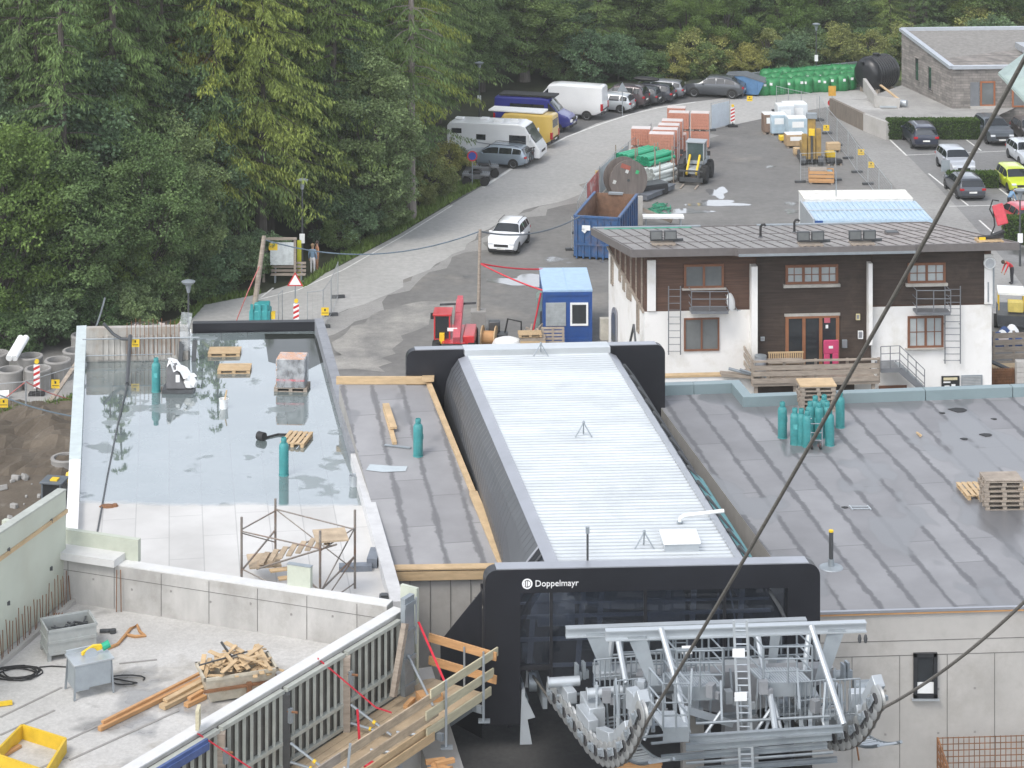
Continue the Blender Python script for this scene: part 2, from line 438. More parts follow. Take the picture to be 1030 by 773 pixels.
def plant(key,loc,rz,scale,label,group=None):
 o,used=PROTO[key]
 if not used:
  o.location=loc;o.rotation_euler=(0,0,rz);o.scale=scale if not isinstance(scale,(int,float))else(scale,)*3
  o['label']=label
  if group:o['group']=group
  elif 'group' in o:del o['group']
  PROTO[key][1]=True;return o
 r=dup(o,loc,rz,label,group,scale)
 if not group and 'group' in r:del r['group']
 return r
proto('olive','spruce_tree','spruce',L_olive,M_bark,seed=1,H=25,base=5.2,R=5.6,droop=1.5,dens=1.15,sag=.62,lw=.06)
proto('olive2','spruce_tree','spruce',L_olive,M_bark,seed=2,H=27,base=5.5,R=5.0,droop=1.5,dens=1.05,sag=.6,lw=.06)
proto('spruceA','spruce_tree','spruce',L_spruce,M_bark,seed=3,H=24,base=1.6,R=4.6,droop=1.2,dens=1.1)
proto('spruceB','spruce_tree','spruce',L_spruce,M_bark,seed=4,H=28,base=3.5,R=4.4,droop=1.3,dens=1.0)
proto('dark','spruce_tree','spruce',L_dark,M_bark,seed=5,H=26,base=2.0,R=4.6,droop=1.1,dens=1.0)
proto('pine','bare_trunk_spruce','spruce',L_spruce,M_bark_pale,seed=6,H=27,base=8.5,R=4.2,droop=1.3,dens=1.0,r0=.38)
proto('blue','broadleaf_tree','broad',L_blue,M_bark,seed=7,H=12,base=.8,R=3.2,clumps=130,leaves=170,size=.20)
proto('green','broadleaf_tree','broad',L_green,M_bark,seed=8,H=13,base=1.2,R=3.8,clumps=140,leaves=170,size=.20)
proto('bright','broadleaf_tree','broad',L_bright,M_bark,seed=9,H=11,base=.8,R=3.2,clumps=110,leaves=180,size=.20)
proto('yellow','autumn_tree','broad',L_yellow,M_bark_pale,seed=10,H=13,base=5.5,R=1.9,clumps=46,leaves=120,size=.19)
proto('shrubA','shrub','bush',L_shrub,M_bark,seed=11,H=3.0,base=.1,R=1.9,clumps=55,leaves=130,size=.15,r0=.05)
proto('shrubB','shrub','bush',L_blue,M_bark,seed=12,H=3.6,base=.1,R=2.2,clumps=60,leaves=140,size=.17,r0=.05)
proto('shrubC','shrub','bush',L_green,M_bark,seed=13,H=2.6,base=.1,R=2.0,clumps=55,leaves=130,size=.16,r0=.05)
FRONT=[('olive',262,262,.3,(1.0,1.0,.92),'large olive-green spruce with hanging boughs behind the notice board',None),('olive2',335,236,1.9,.88,'tall olive spruce leaning over the verge right of the lamp post',None),('olive2',215,270,2.6,.95,'olive spruce between the autumn tree and the big hanging-bough spruce',None),('pine',413,221,.4,(.75,.75,1.0),'spruce with a long bare pale trunk beside the verge',None),('blue',378,238,.2,.98,'blue-green broadleaf tree left of the bare pale trunk',None),('blue',352,232,2.2,(.8,.8,1.15),'tall narrow blue-green tree behind the olive spruces',None),('spruceA',440,124,.9,(.8,.8,1),'weeping green spruce right of the bare pale trunk',None),('green',474,96,.1,.75,'round green broadleaf behind the lamp post by the motorhome',None),('blue',178,300,1.2,.85,'grey-green broadleaf tree at the bend of the road',None),('green',148,318,2.0,(.8,.8,.82),'broad green tree above the concrete rings, left of the lamp',None),('yellow',192,272,.5,(1.15,1.15,1.08),'thin broadleaf with yellowing autumn crown at the forest edge',None),('bright',4,346,.7,(1.0,1.0,1.12),'bright green tree at the left edge of the photo',None),('green',66,335,3.0,(1.0,1.0,.78),'leafy green tree behind the row of concrete rings',None),('spruceA',62,322,0,(1.0,1.0,.95),'tall green spruce standing over the concrete rings',None),('spruceB',112,300,1.3,.95,'dark green spruce left of the autumn-yellow tree',None),('dark',20,312,2.4,1.0,'dark spruce behind the bright green tree',None),('bright',122,322,1.7,(.6,.6,.6),'small bright tree above the concrete wall of the wet roof',None),]
for key,x,y,rz,sc_,label,g in FRONT:plant(key,P(x,y),rz,sc_,label,g)
SHRUB=[('shrubB',228,292,.9),('shrubC',250,286,.8),('shrubB',262,282,.8),('shrubC',338,254,.7),('shrubB',350,250,1.0),('shrubC',372,240,.7),('shrubB',205,298,1.0),('shrubC',185,306,1.0),('shrubB',160,322,.9),('shrubA',432,203,1.05),('shrubA',450,184,.85),('shrubC',458,172,.6),('shrubA',420,212,.7),('shrubC',392,232,.7),('shrubB',130,340,.8),('shrubC',98,346,.9),('shrubB',40,352,.9),('shrubC',10,360,.8),('shrubB',70,344,.8)]
for i,(k,x,y,s_)in enumerate(SHRUB):
 plant(k,P(x,y-3),rnd.uniform(0,6),s_,'low leafy shrub at the forest edge along the left side of the road','shrubs along the forest edge')
for i in range(24):
 x=560+i*19+rnd.uniform(-7,7);y=90-(x-560)*.045-rnd.uniform(3,11)
 plant(rnd.choice(['shrubA','shrubA','shrubC','shrubB']),P(x,y),rnd.uniform(0,6),rnd.uniform(.75,1.35),'light green shrub under the trees behind the parked cars and green sacks','shrubs behind the parking strip')
for x,y,s_ in[(730,72,1.0),(690,74,.85),(800,66,.9),(975,52,.75)]:
 plant('bright',P(x,y),rnd.uniform(0,6),s_*.8,'young broadleaf in front of the dark wood behind the parked cars','young trees behind the parking strip')
for x,y in[(1002,50),(985,55)]:
 plant('shrubA',P(x,y),x,1.5,'yellow-green shrub showing above the roof of the stone building','shrubs behind the stone building')
for x,y,s_ in[(803,58,1.0),(917,50,1.05),(360,190,.9),(528,82,.9)]:
 plant('pine',P(x,y),x,(s_,s_,s_*.7)if x>500 else s_,'straight bare-trunked spruce inside the wood','bare trunks inside the wood')
rows=[(-14,0),(-30,1),(-52,2),(-80,3),(-115,4)]
edge=[(-140,345),(0,335),(120,310),(230,280),(330,236),(398,205),(425,140),(450,108),(480,98),(560,82),(640,76),(760,67),(880,64),(1060,50),(1200,48)]
def edge_y(x):
 for(x0,y0),(x1,y1)in zip(edge,edge[1:]):
  if x0<=x<=x1:return y0+(y1-y0)*(x-x0)/(x1-x0)
 return edge[-1][1]
for off,ri in rows:
 x=-120+rnd.uniform(0,30)
 while x<1150:
  y=edge_y(x)+off+rnd.uniform(-6,6)*(1+ri*.3)
  if x>415:y=edge_y(x)+off*.55+rnd.uniform(-4,3)
  step=42-ri*2 if x<470 else 34
  p=P(x,y)
  if p.y>0 and y>-140:
   key=rnd.choice(['spruceA','spruceB','dark','dark','spruceB','olive2' if x<420 else 'green','green' if x>430 else 'spruceA','blue' if ri<2 else 'dark'])
   lab={'s':'green spruce standing in the wood behind the road','d':'dark spruce standing deep in the wood behind the road','o':'olive spruce standing in the wood behind the road','g':'green broadleaf standing among the spruces of the wood','b':'blue-green broadleaf standing among the spruces of the wood'}[key[0]]
   sc_=rnd.uniform(.8,1.12)*(1.35 if key in('green','blue')else 1)
   plant(key,p,rnd.uniform(0,6.28),(sc_*.8,sc_*.8,sc_*.52)if x>500 else sc_,lab,'trees of the wood, '+{'s':'green spruces','d':'dark spruces','o':'olive spruces','g':'green broadleaves','b':'blue-green broadleaves'}[key[0]])
  x+=step*rnd.uniform(.7,1.3)
tufts('grass',[GV,[(-60,434),(0,415),(50,406),(100,397),(100,402),(45,413),(0,421),(-60,440)],[(160,336),(205,303),(260,293),(262,296),(206,307),(192,322),(186,336)]],[5000,1500,1500],L_bright)
M_conc=mat('concrete',(.44,.425,.40),.8,var=.14,scale=.7,dirt=(.30,.28,.25),dirtamt=.5,bmp=.08)
M_conc_dk=mat('concrete_dark',(.30,.29,.275),.85,var=.2,scale=.9,dirt=(.2,.19,.17),dirtamt=.5,bmp=.1)
M_black=mat('portal_black',(.017,.018,.023),.38,var=.2,scale=.8,spec=.4)
M_anth=mat('anthracite_cladding',(.088,.093,.102),.42,var=.12,scale=.6,metal=.2)
M_greymet=mat('grey_flashing',(.36,.37,.40),.38,metal=.5,var=.12,scale=.8)
M_galv=mat('galvanised_steel',(.31,.345,.37),.5,metal=.4,var=.18,scale=1.6,dirt=(.34,.36,.38),dirtamt=.4)
M_galv_lt=mat('bright_steel',(.47,.505,.53),.42,metal=.4,var=.1,scale=1.2)
M_silver=mat('silver_sheet',(.55,.575,.585),.38,metal=.5,var=.14,scale=.5,stretch=(.35,2.2,1),dirt=(.42,.44,.45),dirtamt=.55)
M_timber=mat('timber',(.53,.385,.225),.75,var=.22,scale=2,stretch=(1,1,6),dirt=(.42,.29,.15),dirtamt=.4)
M_timber_red=mat('timber_red',(.52,.29,.13),.75,var=.22,scale=2,stretch=(1,1,6))
M_timber_old=mat('timber_weathered',(.33,.28,.23),.85,var=.3,scale=2,stretch=(1,1,6))
M_timber_pale=mat('timber_pale',(.52,.475,.33),.75,var=.18,scale=2,stretch=(1,1,6))
M_rust=mat('rusty_steel',(.22,.105,.05),.85,var=.4,scale=4,dirt=(.12,.06,.03),dirtamt=.6)
M_rubber=mat('black_rubber',(.022,.022,.023),.7,var=.2)
M_dkmetal=mat('dark_metal',(.09,.095,.10),.5,var=.25,metal=.4)
M_white=mat('white_render',(.80,.79,.765),.8,var=.07,scale=.6,dirt=(.60,.57,.50),dirtamt=.6)
M_whitep=mat('white_plastic',(.80,.81,.80),.45,var=.06)
M_teal=mat('gas_bottle_teal',(.045,.25,.255),.5,var=.2,scale=4,dirt=(.10,.30,.28),dirtamt=.6)
M_red=mat('red_strap',(.55,.02,.04),.6,var=.2)
M_yellow=mat('yellow_plastic',(.78,.53,.03),.5,var=.12)
M_redp=mat('red_paint',(.52,.03,.035),.4,var=.15,coat=.3)
def glass_mat():
 m,nt,b=nodes_of('tinted_glass')
 b.inputs['Base Color'].default_value=(.045,.05,.058,1);b.inputs['Roughness'].default_value=.03;b.inputs['IOR'].default_value=2.2
 tr=nt.nodes.new('ShaderNodeBsdfTransparent');tr.inputs[0].default_value=(.62,.66,.74,1)
 mx=nt.nodes.new('ShaderNodeMixShader');mx.inputs[0].default_value=.68
 nt.links.new(b.outputs[0],mx.inputs[1]);nt.links.new(tr.outputs[0],mx.inputs[2]);nt.links.new(mx.outputs[0],nt.nodes['Material Output'].inputs[0])
 return m
M_glass_st=glass_mat()
M_glass=mat('window_glass',(.03,.035,.04),.06,var=.2,spec=.8)
def bitumen(name,base,seam,ang,wstrip,lensc,wet_amt,patch=.60):
 """roofing felt: strips with darker welded seams, running along direction ang; damp patches with lower roughness"""
 m,nt,b=nodes_of(name)
 tc=nt.nodes.new('ShaderNodeTexCoord')
 rot=nt.nodes.new('ShaderNodeVectorRotate');rot.rotation_type='Z_AXIS';rot.inputs['Angle'].default_value=-ang
 nt.links.new(tc.outputs['Object'],rot.inputs['Vector'])
 wob,_=noise_fac(nt,.8,3)
 sep=nt.nodes.new('ShaderNodeSeparateXYZ');nt.links.new(rot.outputs[0],sep.inputs[0])
 add=nt.nodes.new('ShaderNodeMath');add.operation='MULTIPLY_ADD';nt.links.new(wob,add.inputs[0]);add.inputs[1].default_value=.16;nt.links.new(sep.outputs[0],add.inputs[2])
 cmb=nt.nodes.new('ShaderNodeCombineXYZ');nt.links.new(sep.outputs[1],cmb.inputs[0]);nt.links.new(add.outputs[0],cmb.inputs[1])
 bk=nt.nodes.new('ShaderNodeTexBrick');bk.offset=.37;bk.inputs['Scale'].default_value=1
 bk.inputs['Brick Width'].default_value=lensc;bk.inputs['Row Height'].default_value=wstrip;bk.inputs['Mortar Size'].default_value=.03;bk.inputs['Mortar Smooth'].default_value=.5
 bk.inputs['Color1'].default_value=(.80,.80,.81,1);bk.inputs['Color2'].default_value=(1.06,1.06,1.06,1);bk.inputs['Mortar'].default_value=(1,1,1,1)
 nt.links.new(cmb.outputs[0],bk.inputs['Vector'])
 f,_=noise_fac(nt,.55,6);c=ramp(nt,f,[(.3,tuple(k*.86 for k in base)),(.7,tuple(min(1,k*1.1)for k in base))])
 c=mixc(nt,1.0,c,bk.outputs['Color'],'MULTIPLY')
 def mth(op,x,y=None,z=None):
  n_=nt.nodes.new('ShaderNodeMath');n_.operation=op
  for i_,v_ in enumerate((x,y,z)):
   if v_ is None:continue
   if isinstance(v_,(int,float)):n_.inputs[i_].default_value=v_
   else:nt.links.new(v_,n_.inputs[i_])
  return n_.outputs[0]
 tri=mth('PINGPONG',add.outputs[0],wstrip/2)
 wv,_=noise_fac(nt,1.3,6,'Object',.75)
 half=mth('MULTIPLY_ADD',ramp(nt,wv,[(.36,(0,)*3),(.66,(1,)*3)]),.12,.03)
 mrs=nt.nodes.new('ShaderNodeMapRange');mrs.interpolation_type='SMOOTHSTEP';nt.links.new(mth('SUBTRACT',half,tri),mrs.inputs['Value']);mrs.inputs['From Min'].default_value=-.04;mrs.inputs['From Max'].default_value=.04;mrs.inputs['To Max'].default_value=.85
 c=mixc(nt,mth('MULTIPLY',bk.outputs['Fac'],.7),c,seam)
 c=mixc(nt,mrs.outputs[0],c,seam)
 wn,_=noise_fac(nt,.28,3,'Object',.5,(1.3,.7,1))
 wf=ramp(nt,wn,[(patch,(0,0,0)),(patch+.025,(wet_amt,)*3)])
 c=mixc(nt,wf,c,tuple(k*.52 for k in base))
 rr=ramp(nt,wf,[(0,(.75,)*3),(1,(.22,)*3)]);nt.links.new(rr,b.inputs['Roughness'])
 nt.links.new(c,b.inputs['Base Color'])
 fn,_=noise_fac(nt,22,2);bump(nt,b,fn,.12,.01)
 return m
M_felt=bitumen('roofing_felt',(.252,.253,.262),(.112,.114,.122),VA,1.02,4.6,.8,.53)
M_felt2=bitumen('roofing_felt_mid',(.30,.298,.303),(.14,.14,.146),VA,1.0,3.2,.75,.60)
def wet_membrane():
 """pale grey membrane flooded at the back: a water film (low roughness) ends on a wavy line towards the front"""
 m,nt,b=nodes_of('flooded_membrane')
 tc=nt.nodes.new('ShaderNodeTexCoord');sep=nt.nodes.new('ShaderNodeSeparateXYZ');nt.links.new(tc.outputs['Object'],sep.inputs[0])
 rot=nt.nodes.new('ShaderNodeVectorRotate');rot.rotation_type='Z_AXIS';rot.inputs['Angle'].default_value=-VA
 nt.links.new(tc.outputs['Object'],rot.inputs['Vector'])
 sw=nt.nodes.new('ShaderNodeSeparateXYZ');nt.links.new(rot.outputs[0],sw.inputs[0])
 cmb=nt.nodes.new('ShaderNodeCombineXYZ');nt.links.new(sw.outputs[1],cmb.inputs[0]);nt.links.new(sw.outputs[0],cmb.inputs[1])
 bk=nt.nodes.new('ShaderNodeTexBrick');bk.offset=.5;bk.inputs['Scale'].default_value=1
 bk.inputs['Brick Width'].default_value=3.4;bk.inputs['Row Height'].default_value=1.0;bk.inputs['Mortar Size'].default_value=.02;bk.inputs['Mortar Smooth'].default_value=.4
 bk.inputs['Color1'].default_value=(.95,.95,.95,1);bk.inputs['Color2'].default_value=(1.04,1.04,1.04,1);bk.inputs['Mortar'].default_value=(.82,.82,.82,1)
 nt.links.new(cmb.outputs[0],bk.inputs['Vector'])
 n1,_=noise_fac(nt,.22,4);n2,_=noise_fac(nt,.5,5,'Object',.55)
 ed=nt.nodes.new('ShaderNodeMath');ed.operation='MULTIPLY_ADD';nt.links.new(n1,ed.inputs[0]);ed.inputs[1].default_value=2.2;nt.links.new(sep.outputs[1],ed.inputs[2])
 mr=nt.nodes.new('ShaderNodeMapRange');mr.inputs['From Min'].default_value=WATER_Y-.05;mr.inputs['From Max'].default_value=WATER_Y+.25
 nt.links.new(ed.outputs[0],mr.inputs['Value'])
 water=mr.outputs[0]
 isl=ramp(nt,n2,[(.60,(1,1,1)),(.635,(.25,.25,.25))])
 wm=nt.nodes.new('ShaderNodeMath');wm.operation='MULTIPLY';nt.links.new(water,wm.inputs[0]);nt.links.new(isl,wm.inputs[1])
 dry=ramp(nt,n2,[(.3,(.47,.46,.44)),(.7,(.60,.59,.57))])
 wetc=ramp(nt,n2,[(.3,(.115,.145,.145)),(.7,(.17,.20,.20))])
 c=mixc(nt,water,dry,wetc)
 c=mixc(nt,1.0,c,bk.outputs['Color'],'MULTIPLY')
 c=mixc(nt,ramp(nt,bk.outputs['Fac'],[(0,(0,0,0)),(1,(.13,)*3)]),c,(.16,.17,.17))
 nt.links.new(c,b.inputs['Base Color'])
 nt.links.new(ramp(nt,wm.outputs[0],[(0,(.6,)*3),(.25,(.32,)*3),(1,(.015,)*3)]),b.inputs['Roughness'])
 ior=nt.nodes.new('ShaderNodeMapRange');nt.links.new(wm.outputs[0],ior.inputs['Value']);ior.inputs['To Min'].default_value=1.45;ior.inputs['To Max'].default_value=3.1
 nt.links.new(ior.outputs[0],b.inputs['IOR'])
 rp,_=noise_fac(nt,1.2,2);bump(nt,b,rp,.012,.05)
 return m
RZ=9.4
WATER_Y=P(200,508,RZ).y+1.1
M_wet=wet_membrane()
t=thing('flooded_roof_building','concrete building whose flat roof is flooded with reflecting water','building')
bl,br=P(82,338,RZ),P(321,333,RZ);fr,fl=P(400,618,RZ),P(70,585,RZ)
mb=MB();q=[bl,br,fr,fl]
mb.add([(p.x,p.y,RZ)for p in q],[(3,2,1,0)]);mb.build('roof_membrane',M_wet,t,smooth=0)
mb=MB();mb.slab([(p.x,p.y)for p in(fl,fr,br,bl)],-.2,RZ-.01);mb.build('wall',M_conc_dk,t)
def strip_bar(mb,a,b,w_,h,z0,off=0,mi=None):
 a=Vector((a.x,a.y,z0+h/2));b=Vector((b.x,b.y,z0+h/2));return mb.bar(a,b,w_,h,mi)
mid=bl.lerp(fl,.62)
mb=MB();strip_bar(mb,bl+V*.1,mid,.38,.42,RZ-.05);mb.build('left_parapet',mat('parapet_membrane',(.50,.56,.56),.6,var=.12),t)
mb=MB();strip_bar(mb,mid,fl,.36,.36,RZ-.05);mb.build('left_parapet',mat('primed_parapet',(.74,.73,.71),.7,var=.08),t)
midr=br.lerp(fr,.56)
mb=MB();strip_bar(mb,br+V*.2,midr,.34,.48,RZ-.05);mb.build('right_parapet',mat('grey_parapet',(.24,.25,.27),.6,var=.2),t)
mb=MB();strip_bar(mb,midr,fr,.36,.40,RZ-.05);mb.build('right_parapet',mat('pale_parapet',(.55,.55,.55),.7,var=.12),t)
pk=P(194,333,RZ)
mb=MB();strip_bar(mb,pk,br+V*.25,.35,.38,RZ-.05);mb.build('back_parapet',M_black,t)
mb=MB();c4=[P(266,336,RZ),P(316,336,RZ),P(330,362,RZ),P(306,374,RZ),P(270,364,RZ)]  # dark tree reflection in the water, painted as a near-black patch
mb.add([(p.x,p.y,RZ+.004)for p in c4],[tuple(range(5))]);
m_,nt_,b_=nodes_of('painted_tree_reflection');b_.inputs['Base Color'].default_value=(.02,.024,.02,1);b_.inputs['Roughness'].default_value=.05;b_.inputs['Specular IOR Level'].default_value=.12
mb.build('tree_reflection_patch',m_,t,smooth=0)
yb=P(100,365,RZ).y
A,B=P(86,365,RZ),P(190,363,RZ)
mb=MB();mb.bar((A.x,A.y+.25,RZ+.62),(B.x,B.y+.25,RZ+.62),.3,1.24)
for k in range(14):
 p=A.lerp(B,.14+.055*k);mb.box((p.x,p.y+.085,RZ+.5),(.19,.04,.9),0)
mb.build('upstand_wall',mat('board_marked_concrete',(.40,.385,.355),.85,var=.25,scale=1.2,stretch=(5,5,.5),dirt=(.26,.2,.14),dirtamt=.6),t)
mb=MB()
for k in range(13):
 p=A.lerp(B,.40+.042*k);mb.tube((p.x,p.y+.03,RZ+.2),(p.x,p.y+.03,RZ+1.45+rnd.uniform(-.1,.15)),.012,5)
mb.build('starter_bars',M_rust,t)
mb=MB();mb.tube((A.x-.1,A.y-.05,RZ+.88),(B.x+.4,B.y-.05,RZ+.88),.028,6);mb.tube((A.x,A.y-.1,RZ+.28),(B.x-.6,B.y-.1,RZ+.28),.02,6)
mb.build('rail',M_galv,t)
t=thing('felt_roof_annex','narrow concrete annex with grey felt roof edged in fresh timber','building')
AZ=10.45
mbl,mbr=P(341,388,AZ),P(430,388,AZ);mfr,mfl=P(506,571,RZ),P(392,573,RZ)
mb=MB();mb.add([(p.x,p.y,p.z+.012)for p in(mbl,mbr,mfr,mfl)],[(3,2,1,0)]);mb.build('roof_felt',M_felt2,t,smooth=0)
mb=MB();mb.slab([(p.x,p.y)for p in(mfl,mfr,mfr+Vector((0,.3,0)),mfl+Vector((0,.3,0)))],5.2,RZ-.304)
mb.build('front_wall',M_conc,t)
mb=MB();mb.slab([(p.x,p.y)for p in(mfl+Vector((0,-.06,0)),mfr+Vector((-.3,-.06,0)),mfr+Vector((-.3,.4,0)),mfl+Vector((0,.4,0)))],RZ-.3,RZ-.02);mb.build('roof_slab',M_conc,t)
mb=MB();d=(mfr-mfl)
for k in range(1,6):
 p=mfl.lerp(mfr,k/5.6);mb.box((p.x,p.y-.012,7.3),(.02,.02,3.6))
mb.build('panel_joint',mat('joint',(.17,.165,.155),.9),t)
mb=MB();strip_bar(mb,mfl+Vector((0,-.12,0)),mfr+Vector((-.25,-.12,0)),.07,.26,RZ-.28);strip_bar(mb,mfl+Vector((-.05,0,0)),mfr+Vector((.1,0,0)),.34,.05,RZ+.02)
mb.build('front_timber',M_timber,t,bevel=.006)
mb=MB();mb.bar(mbr+Vector((.02,.1,.09)),mfr.lerp(mbr,.35)+Z*.09,.16,.14);mb.bar(mfr.lerp(mbr,.35)+Z*.09,mfr.lerp(mbr,.0)+Z*.09,.25,.12);mb.build('side_timber',M_timber,t,bevel=.006)
mb=MB();strip_bar(mb,mbl+Vector((-.1,.1,0)),mbr+Vector((.1,.1,0)),.12,.26,AZ+.02)
mb.box((mbr.x+.02,mbr.y+.0,AZ+.24),(.42,.5,.08));mb.build('back_timber',M_timber,t,bevel=.006)
def apt(x,y):
 z=RZ
 for _ in range(20):
  p=P(x,y,z);z=RZ+(AZ-RZ)*max(0,min(1,(p.y-mfl.y)/(mbl.y-mfl.y)))
 return P(x,y,z)
mb=MB();v=[(p.x,p.y,5.2)for p in(mfl,mfr,mbr,mbl)]+[(p.x,p.y,p.z-.01)for p in(mfl,mfr,mbr,mbl)]
mb.add([(x,y+(.06 if i%4<2 else 0),z)for i,(x,y,z)in enumerate(v)],[(3,2,1,0),(4,5,6,7),(0,1,5,4),(1,2,6,5),(2,3,7,6),(3,0,4,7)]);mb.build('sloping_body',M_conc_dk,t)
mb=MB();mb.add([tuple(apt(x,y)+Z*.03)for x,y in[(368,474),(372,468),(398,470),(410,470),(408,475),(385,476)]],[tuple(range(6))])
tag(mb.build('plastic_film',mat('clear_film',(.42,.47,.49),.15,var=.1),smooth=0),'pale clear plastic film lying on the annex roof below the gas bottle','film')
t=thing('concrete_station_building','long concrete building with a broad grey felt roof and teal parapet','building')
a0=P(817,616,RZ);a1=P(1250,604,RZ);b1=P(1190,392,RZ);b0=P(752,408,RZ);c0=P(739,394,RZ);c1=P(655,397,RZ)
poly=[a0,a1,b1,b0,c0,c1]
mb=MB();mb.add([(p.x,p.y,RZ)for p in poly],[tuple(range(6))]);mb.build('roof_felt',M_felt,t,smooth=0)
mb=MB();mb.slab([(p.x,p.y)for p in poly],2.5,RZ-.012);mb.build('wall',M_conc,t)
M_par=mat('teal_parapet_metal',(.25,.32,.335),.5,metal=.3,var=.1,scale=.5)
mb=MB()
for p,q in((b1,b0),(c0,c1)):
 n=max(2,int((q-p).length/3));
 for k in range(n):
  s_,e_=p.lerp(q,(k+.004)/n),p.lerp(q,(k+.996)/n);strip_bar(mb,s_,e_,.36,.38,RZ-.02)
strip_bar(mb,b0+Vector((.0,-.17,0)),c0+Vector((0,.17,0)),.36,.378,RZ-.02)
mb.build('parapet',M_par,t,bevel=.01)
mb=MB();strip_bar(mb,a0+Vector((0,-.03,0)),a1+Vector((0,-.03,0)),.1,.07,RZ-.045);mb.build('eaves_flashing',M_greymet,t)
mb=MB();strip_bar(mb,a0+Vector((0,-.03,0)),a1+Vector((0,-.03,0)),.07,.05,RZ-.1);mb.build('eaves_batten',M_timber_red,t)
mb=MB();dn=(a1-a0).normalized()
for z_ in(RZ-.85,RZ-1.25):mb.bar((a0.x,a0.y-.004,z_),(a1.x,a1.y-.004,z_),.01,.018)
for k in range(14):
 p=a0+dn*(1.1+1.32*k);mb.box((p.x,p.y-.004,5.6),(.016,.01,5.1))
mb.build('formwork_joint',mat('joint',(.17,.165,.155),.9),t)
mb=MB()
for k in range(14):
 for z_ in(7.2,6.0,4.6):
  p=a0+dn*(.55+1.32*k+.15*(k%3));mb.box((p.x,p.y-.004,z_),(.06,.014,.06))
mb.build('tie_hole',M_conc_dk,t)
s_=FPX/a0.y;wc=P(930,679,RZ);yy=a0.y+(a1.y-a0.y)*((931-817)/433)
def wall_pt(x,y):return PY(x,y,yy-.02)
wc=wall_pt(930.5,679);ww=24*yy/FPX;wh=45*yy/FPX
fo=MB();
for dx,dz,w2,h2 in((-ww/2+.05,0,.1,wh),(ww/2-.05,0,.1,wh),(0,wh/2-.05,ww,.1),(0,-wh/2+.05,ww,.1)):fo.box((wc.x+dx,wc.y-.03,wc.z+dz),(w2,.1,h2-(.002 if w2==.1 else 0)))
win=fo.build('window',mat('window_anthracite',(.03,.032,.036),.4),t)
g=MB();g.box((wc.x,wc.y-.005,wc.z+.1),(ww-.2,.02,wh-.4));g.build('pane',M_glass,win)
g=MB();g.box((wc.x,wc.y-.02,wc.z-wh/2+.27),(ww-.2,.04,.3));g.build('white_panel',M_whitep,win)
g=MB();g.box((wc.x,wc.y-.06,wc.z-wh/2-.03),(ww+.1,.14,.04));g.build('sill',M_galv_lt,win)
st=thing('cableway_station','cableway station hood of bright ribbed metal between two black portals','cable station')
HZ=11.6
FL_=P(488,574,HZ);FR_=P(825,567,HZ);BL_=P(409,353,HZ);BR_=P(669,347,HZ)
def rr(w_,h,r,n=6,corners=(1,1,1,1)):
 pts=[]
 for ci,(cx,cz,a0_)in enumerate(((w_-r,h-r,0),(r,h-r,90),(r,r,180),(w_-r,r,270))):
  if not corners[ci]:
   pts.append(((w_,h),(0,h),(0,0),(w_,0))[ci]);continue
  for k in range(n+1):
   a=R(a0_+90*k/n);pts.append((cx+r*math.cos(a),cz+r*math.sin(a)))
 return pts
def frame_mb(o,u,W,zb,holes_top,thick,leg,topw,r=.32):
 """portal: outer rounded rectangle open at the bottom, inner opening"""
 H=HZ-zb;outer=rr(W,H,r,6,(1,1,0,0));inner=[(W-leg[1],H-topw),(leg[0],H-topw),(leg[0],0),(W-leg[1],0)]
 vs=[];mb=MB()
 def pt(x,z,d):return o+u*x+Vector((0,0,zb-HZ+z))+Vector((math.sin(VA)*-1,math.cos(VA),0))*d
 poly=[pt(*p,0)for p in outer if True]
 left=[(0,0),(leg[0],0),(leg[0],H-topw),(0,H-topw)];right=[(W-leg[1],0),(W,0),(W,H-topw),(W-leg[1],H-topw)]
 topb=[(0,H-topw)]+[(W,H-topw)]+[p for p in outer if p[1]>=H-r-1e-6]
 e=Vector((math.sin(VA)*-1,math.cos(VA),0))*thick
 for pl in(left,right,topb):mb.prism([pt(*p,0)for p in pl],e)
 return mb
uF=(FR_-FL_).normalized();WF=(FR_-FL_).length
uB=(BR_-BL_).normalized();WB=(BR_-BL_).length
pf=frame_mb(FL_,uF,WF,7.55,None,.42,(.92,.86),.62).build('front_portal',M_black,st)
mb=MB();H_=HZ
mb.prism([FL_+uF*.3+Z*.0-V*.0,FL_+uF*(WF-.3),FL_+uF*(WF-.3)+V*.44,FL_+uF*.3+V*.44],Z*.03)
mb.build('portal_flashing',M_greymet,pf)
pb=frame_mb(BL_,uB,WB,RZ-3,None,.35,(1.9,1.9),.5,.3).build('back_portal',M_black,st)
mb=MB();mb.prism([BL_+uB*.3,BL_+uB*(WB-.3),BL_+uB*(WB-.3)+V*.37,BL_+uB*.3+V*.37],Z*.03);mb.build('portal_flashing',M_greymet,pb)
mb=MB();mb.prism([BL_+uB*1.98-V*.3-Z*.14,BL_+uB*(WB-1.98)-V*.3-Z*.14,BL_+uB*(WB-1.98)+V*.38-Z*.14,BL_+uB*1.98+V*.38-Z*.14],Z*.19);mb.build('roof_end_sheet',M_silver,pb)
Lh=(BL_-FL_)
def hood(tv,d,z,right=False):
 a=FL_.lerp(BL_,tv);b=FR_.lerp(BR_,tv);u=(b-a).normalized();Wd=(b-a).length
 p=a+u*(d if not right else Wd-d);return Vector((p.x,p.y,z))
T0,T1=.021,.985
mb=MB();n=78;d0=2.02
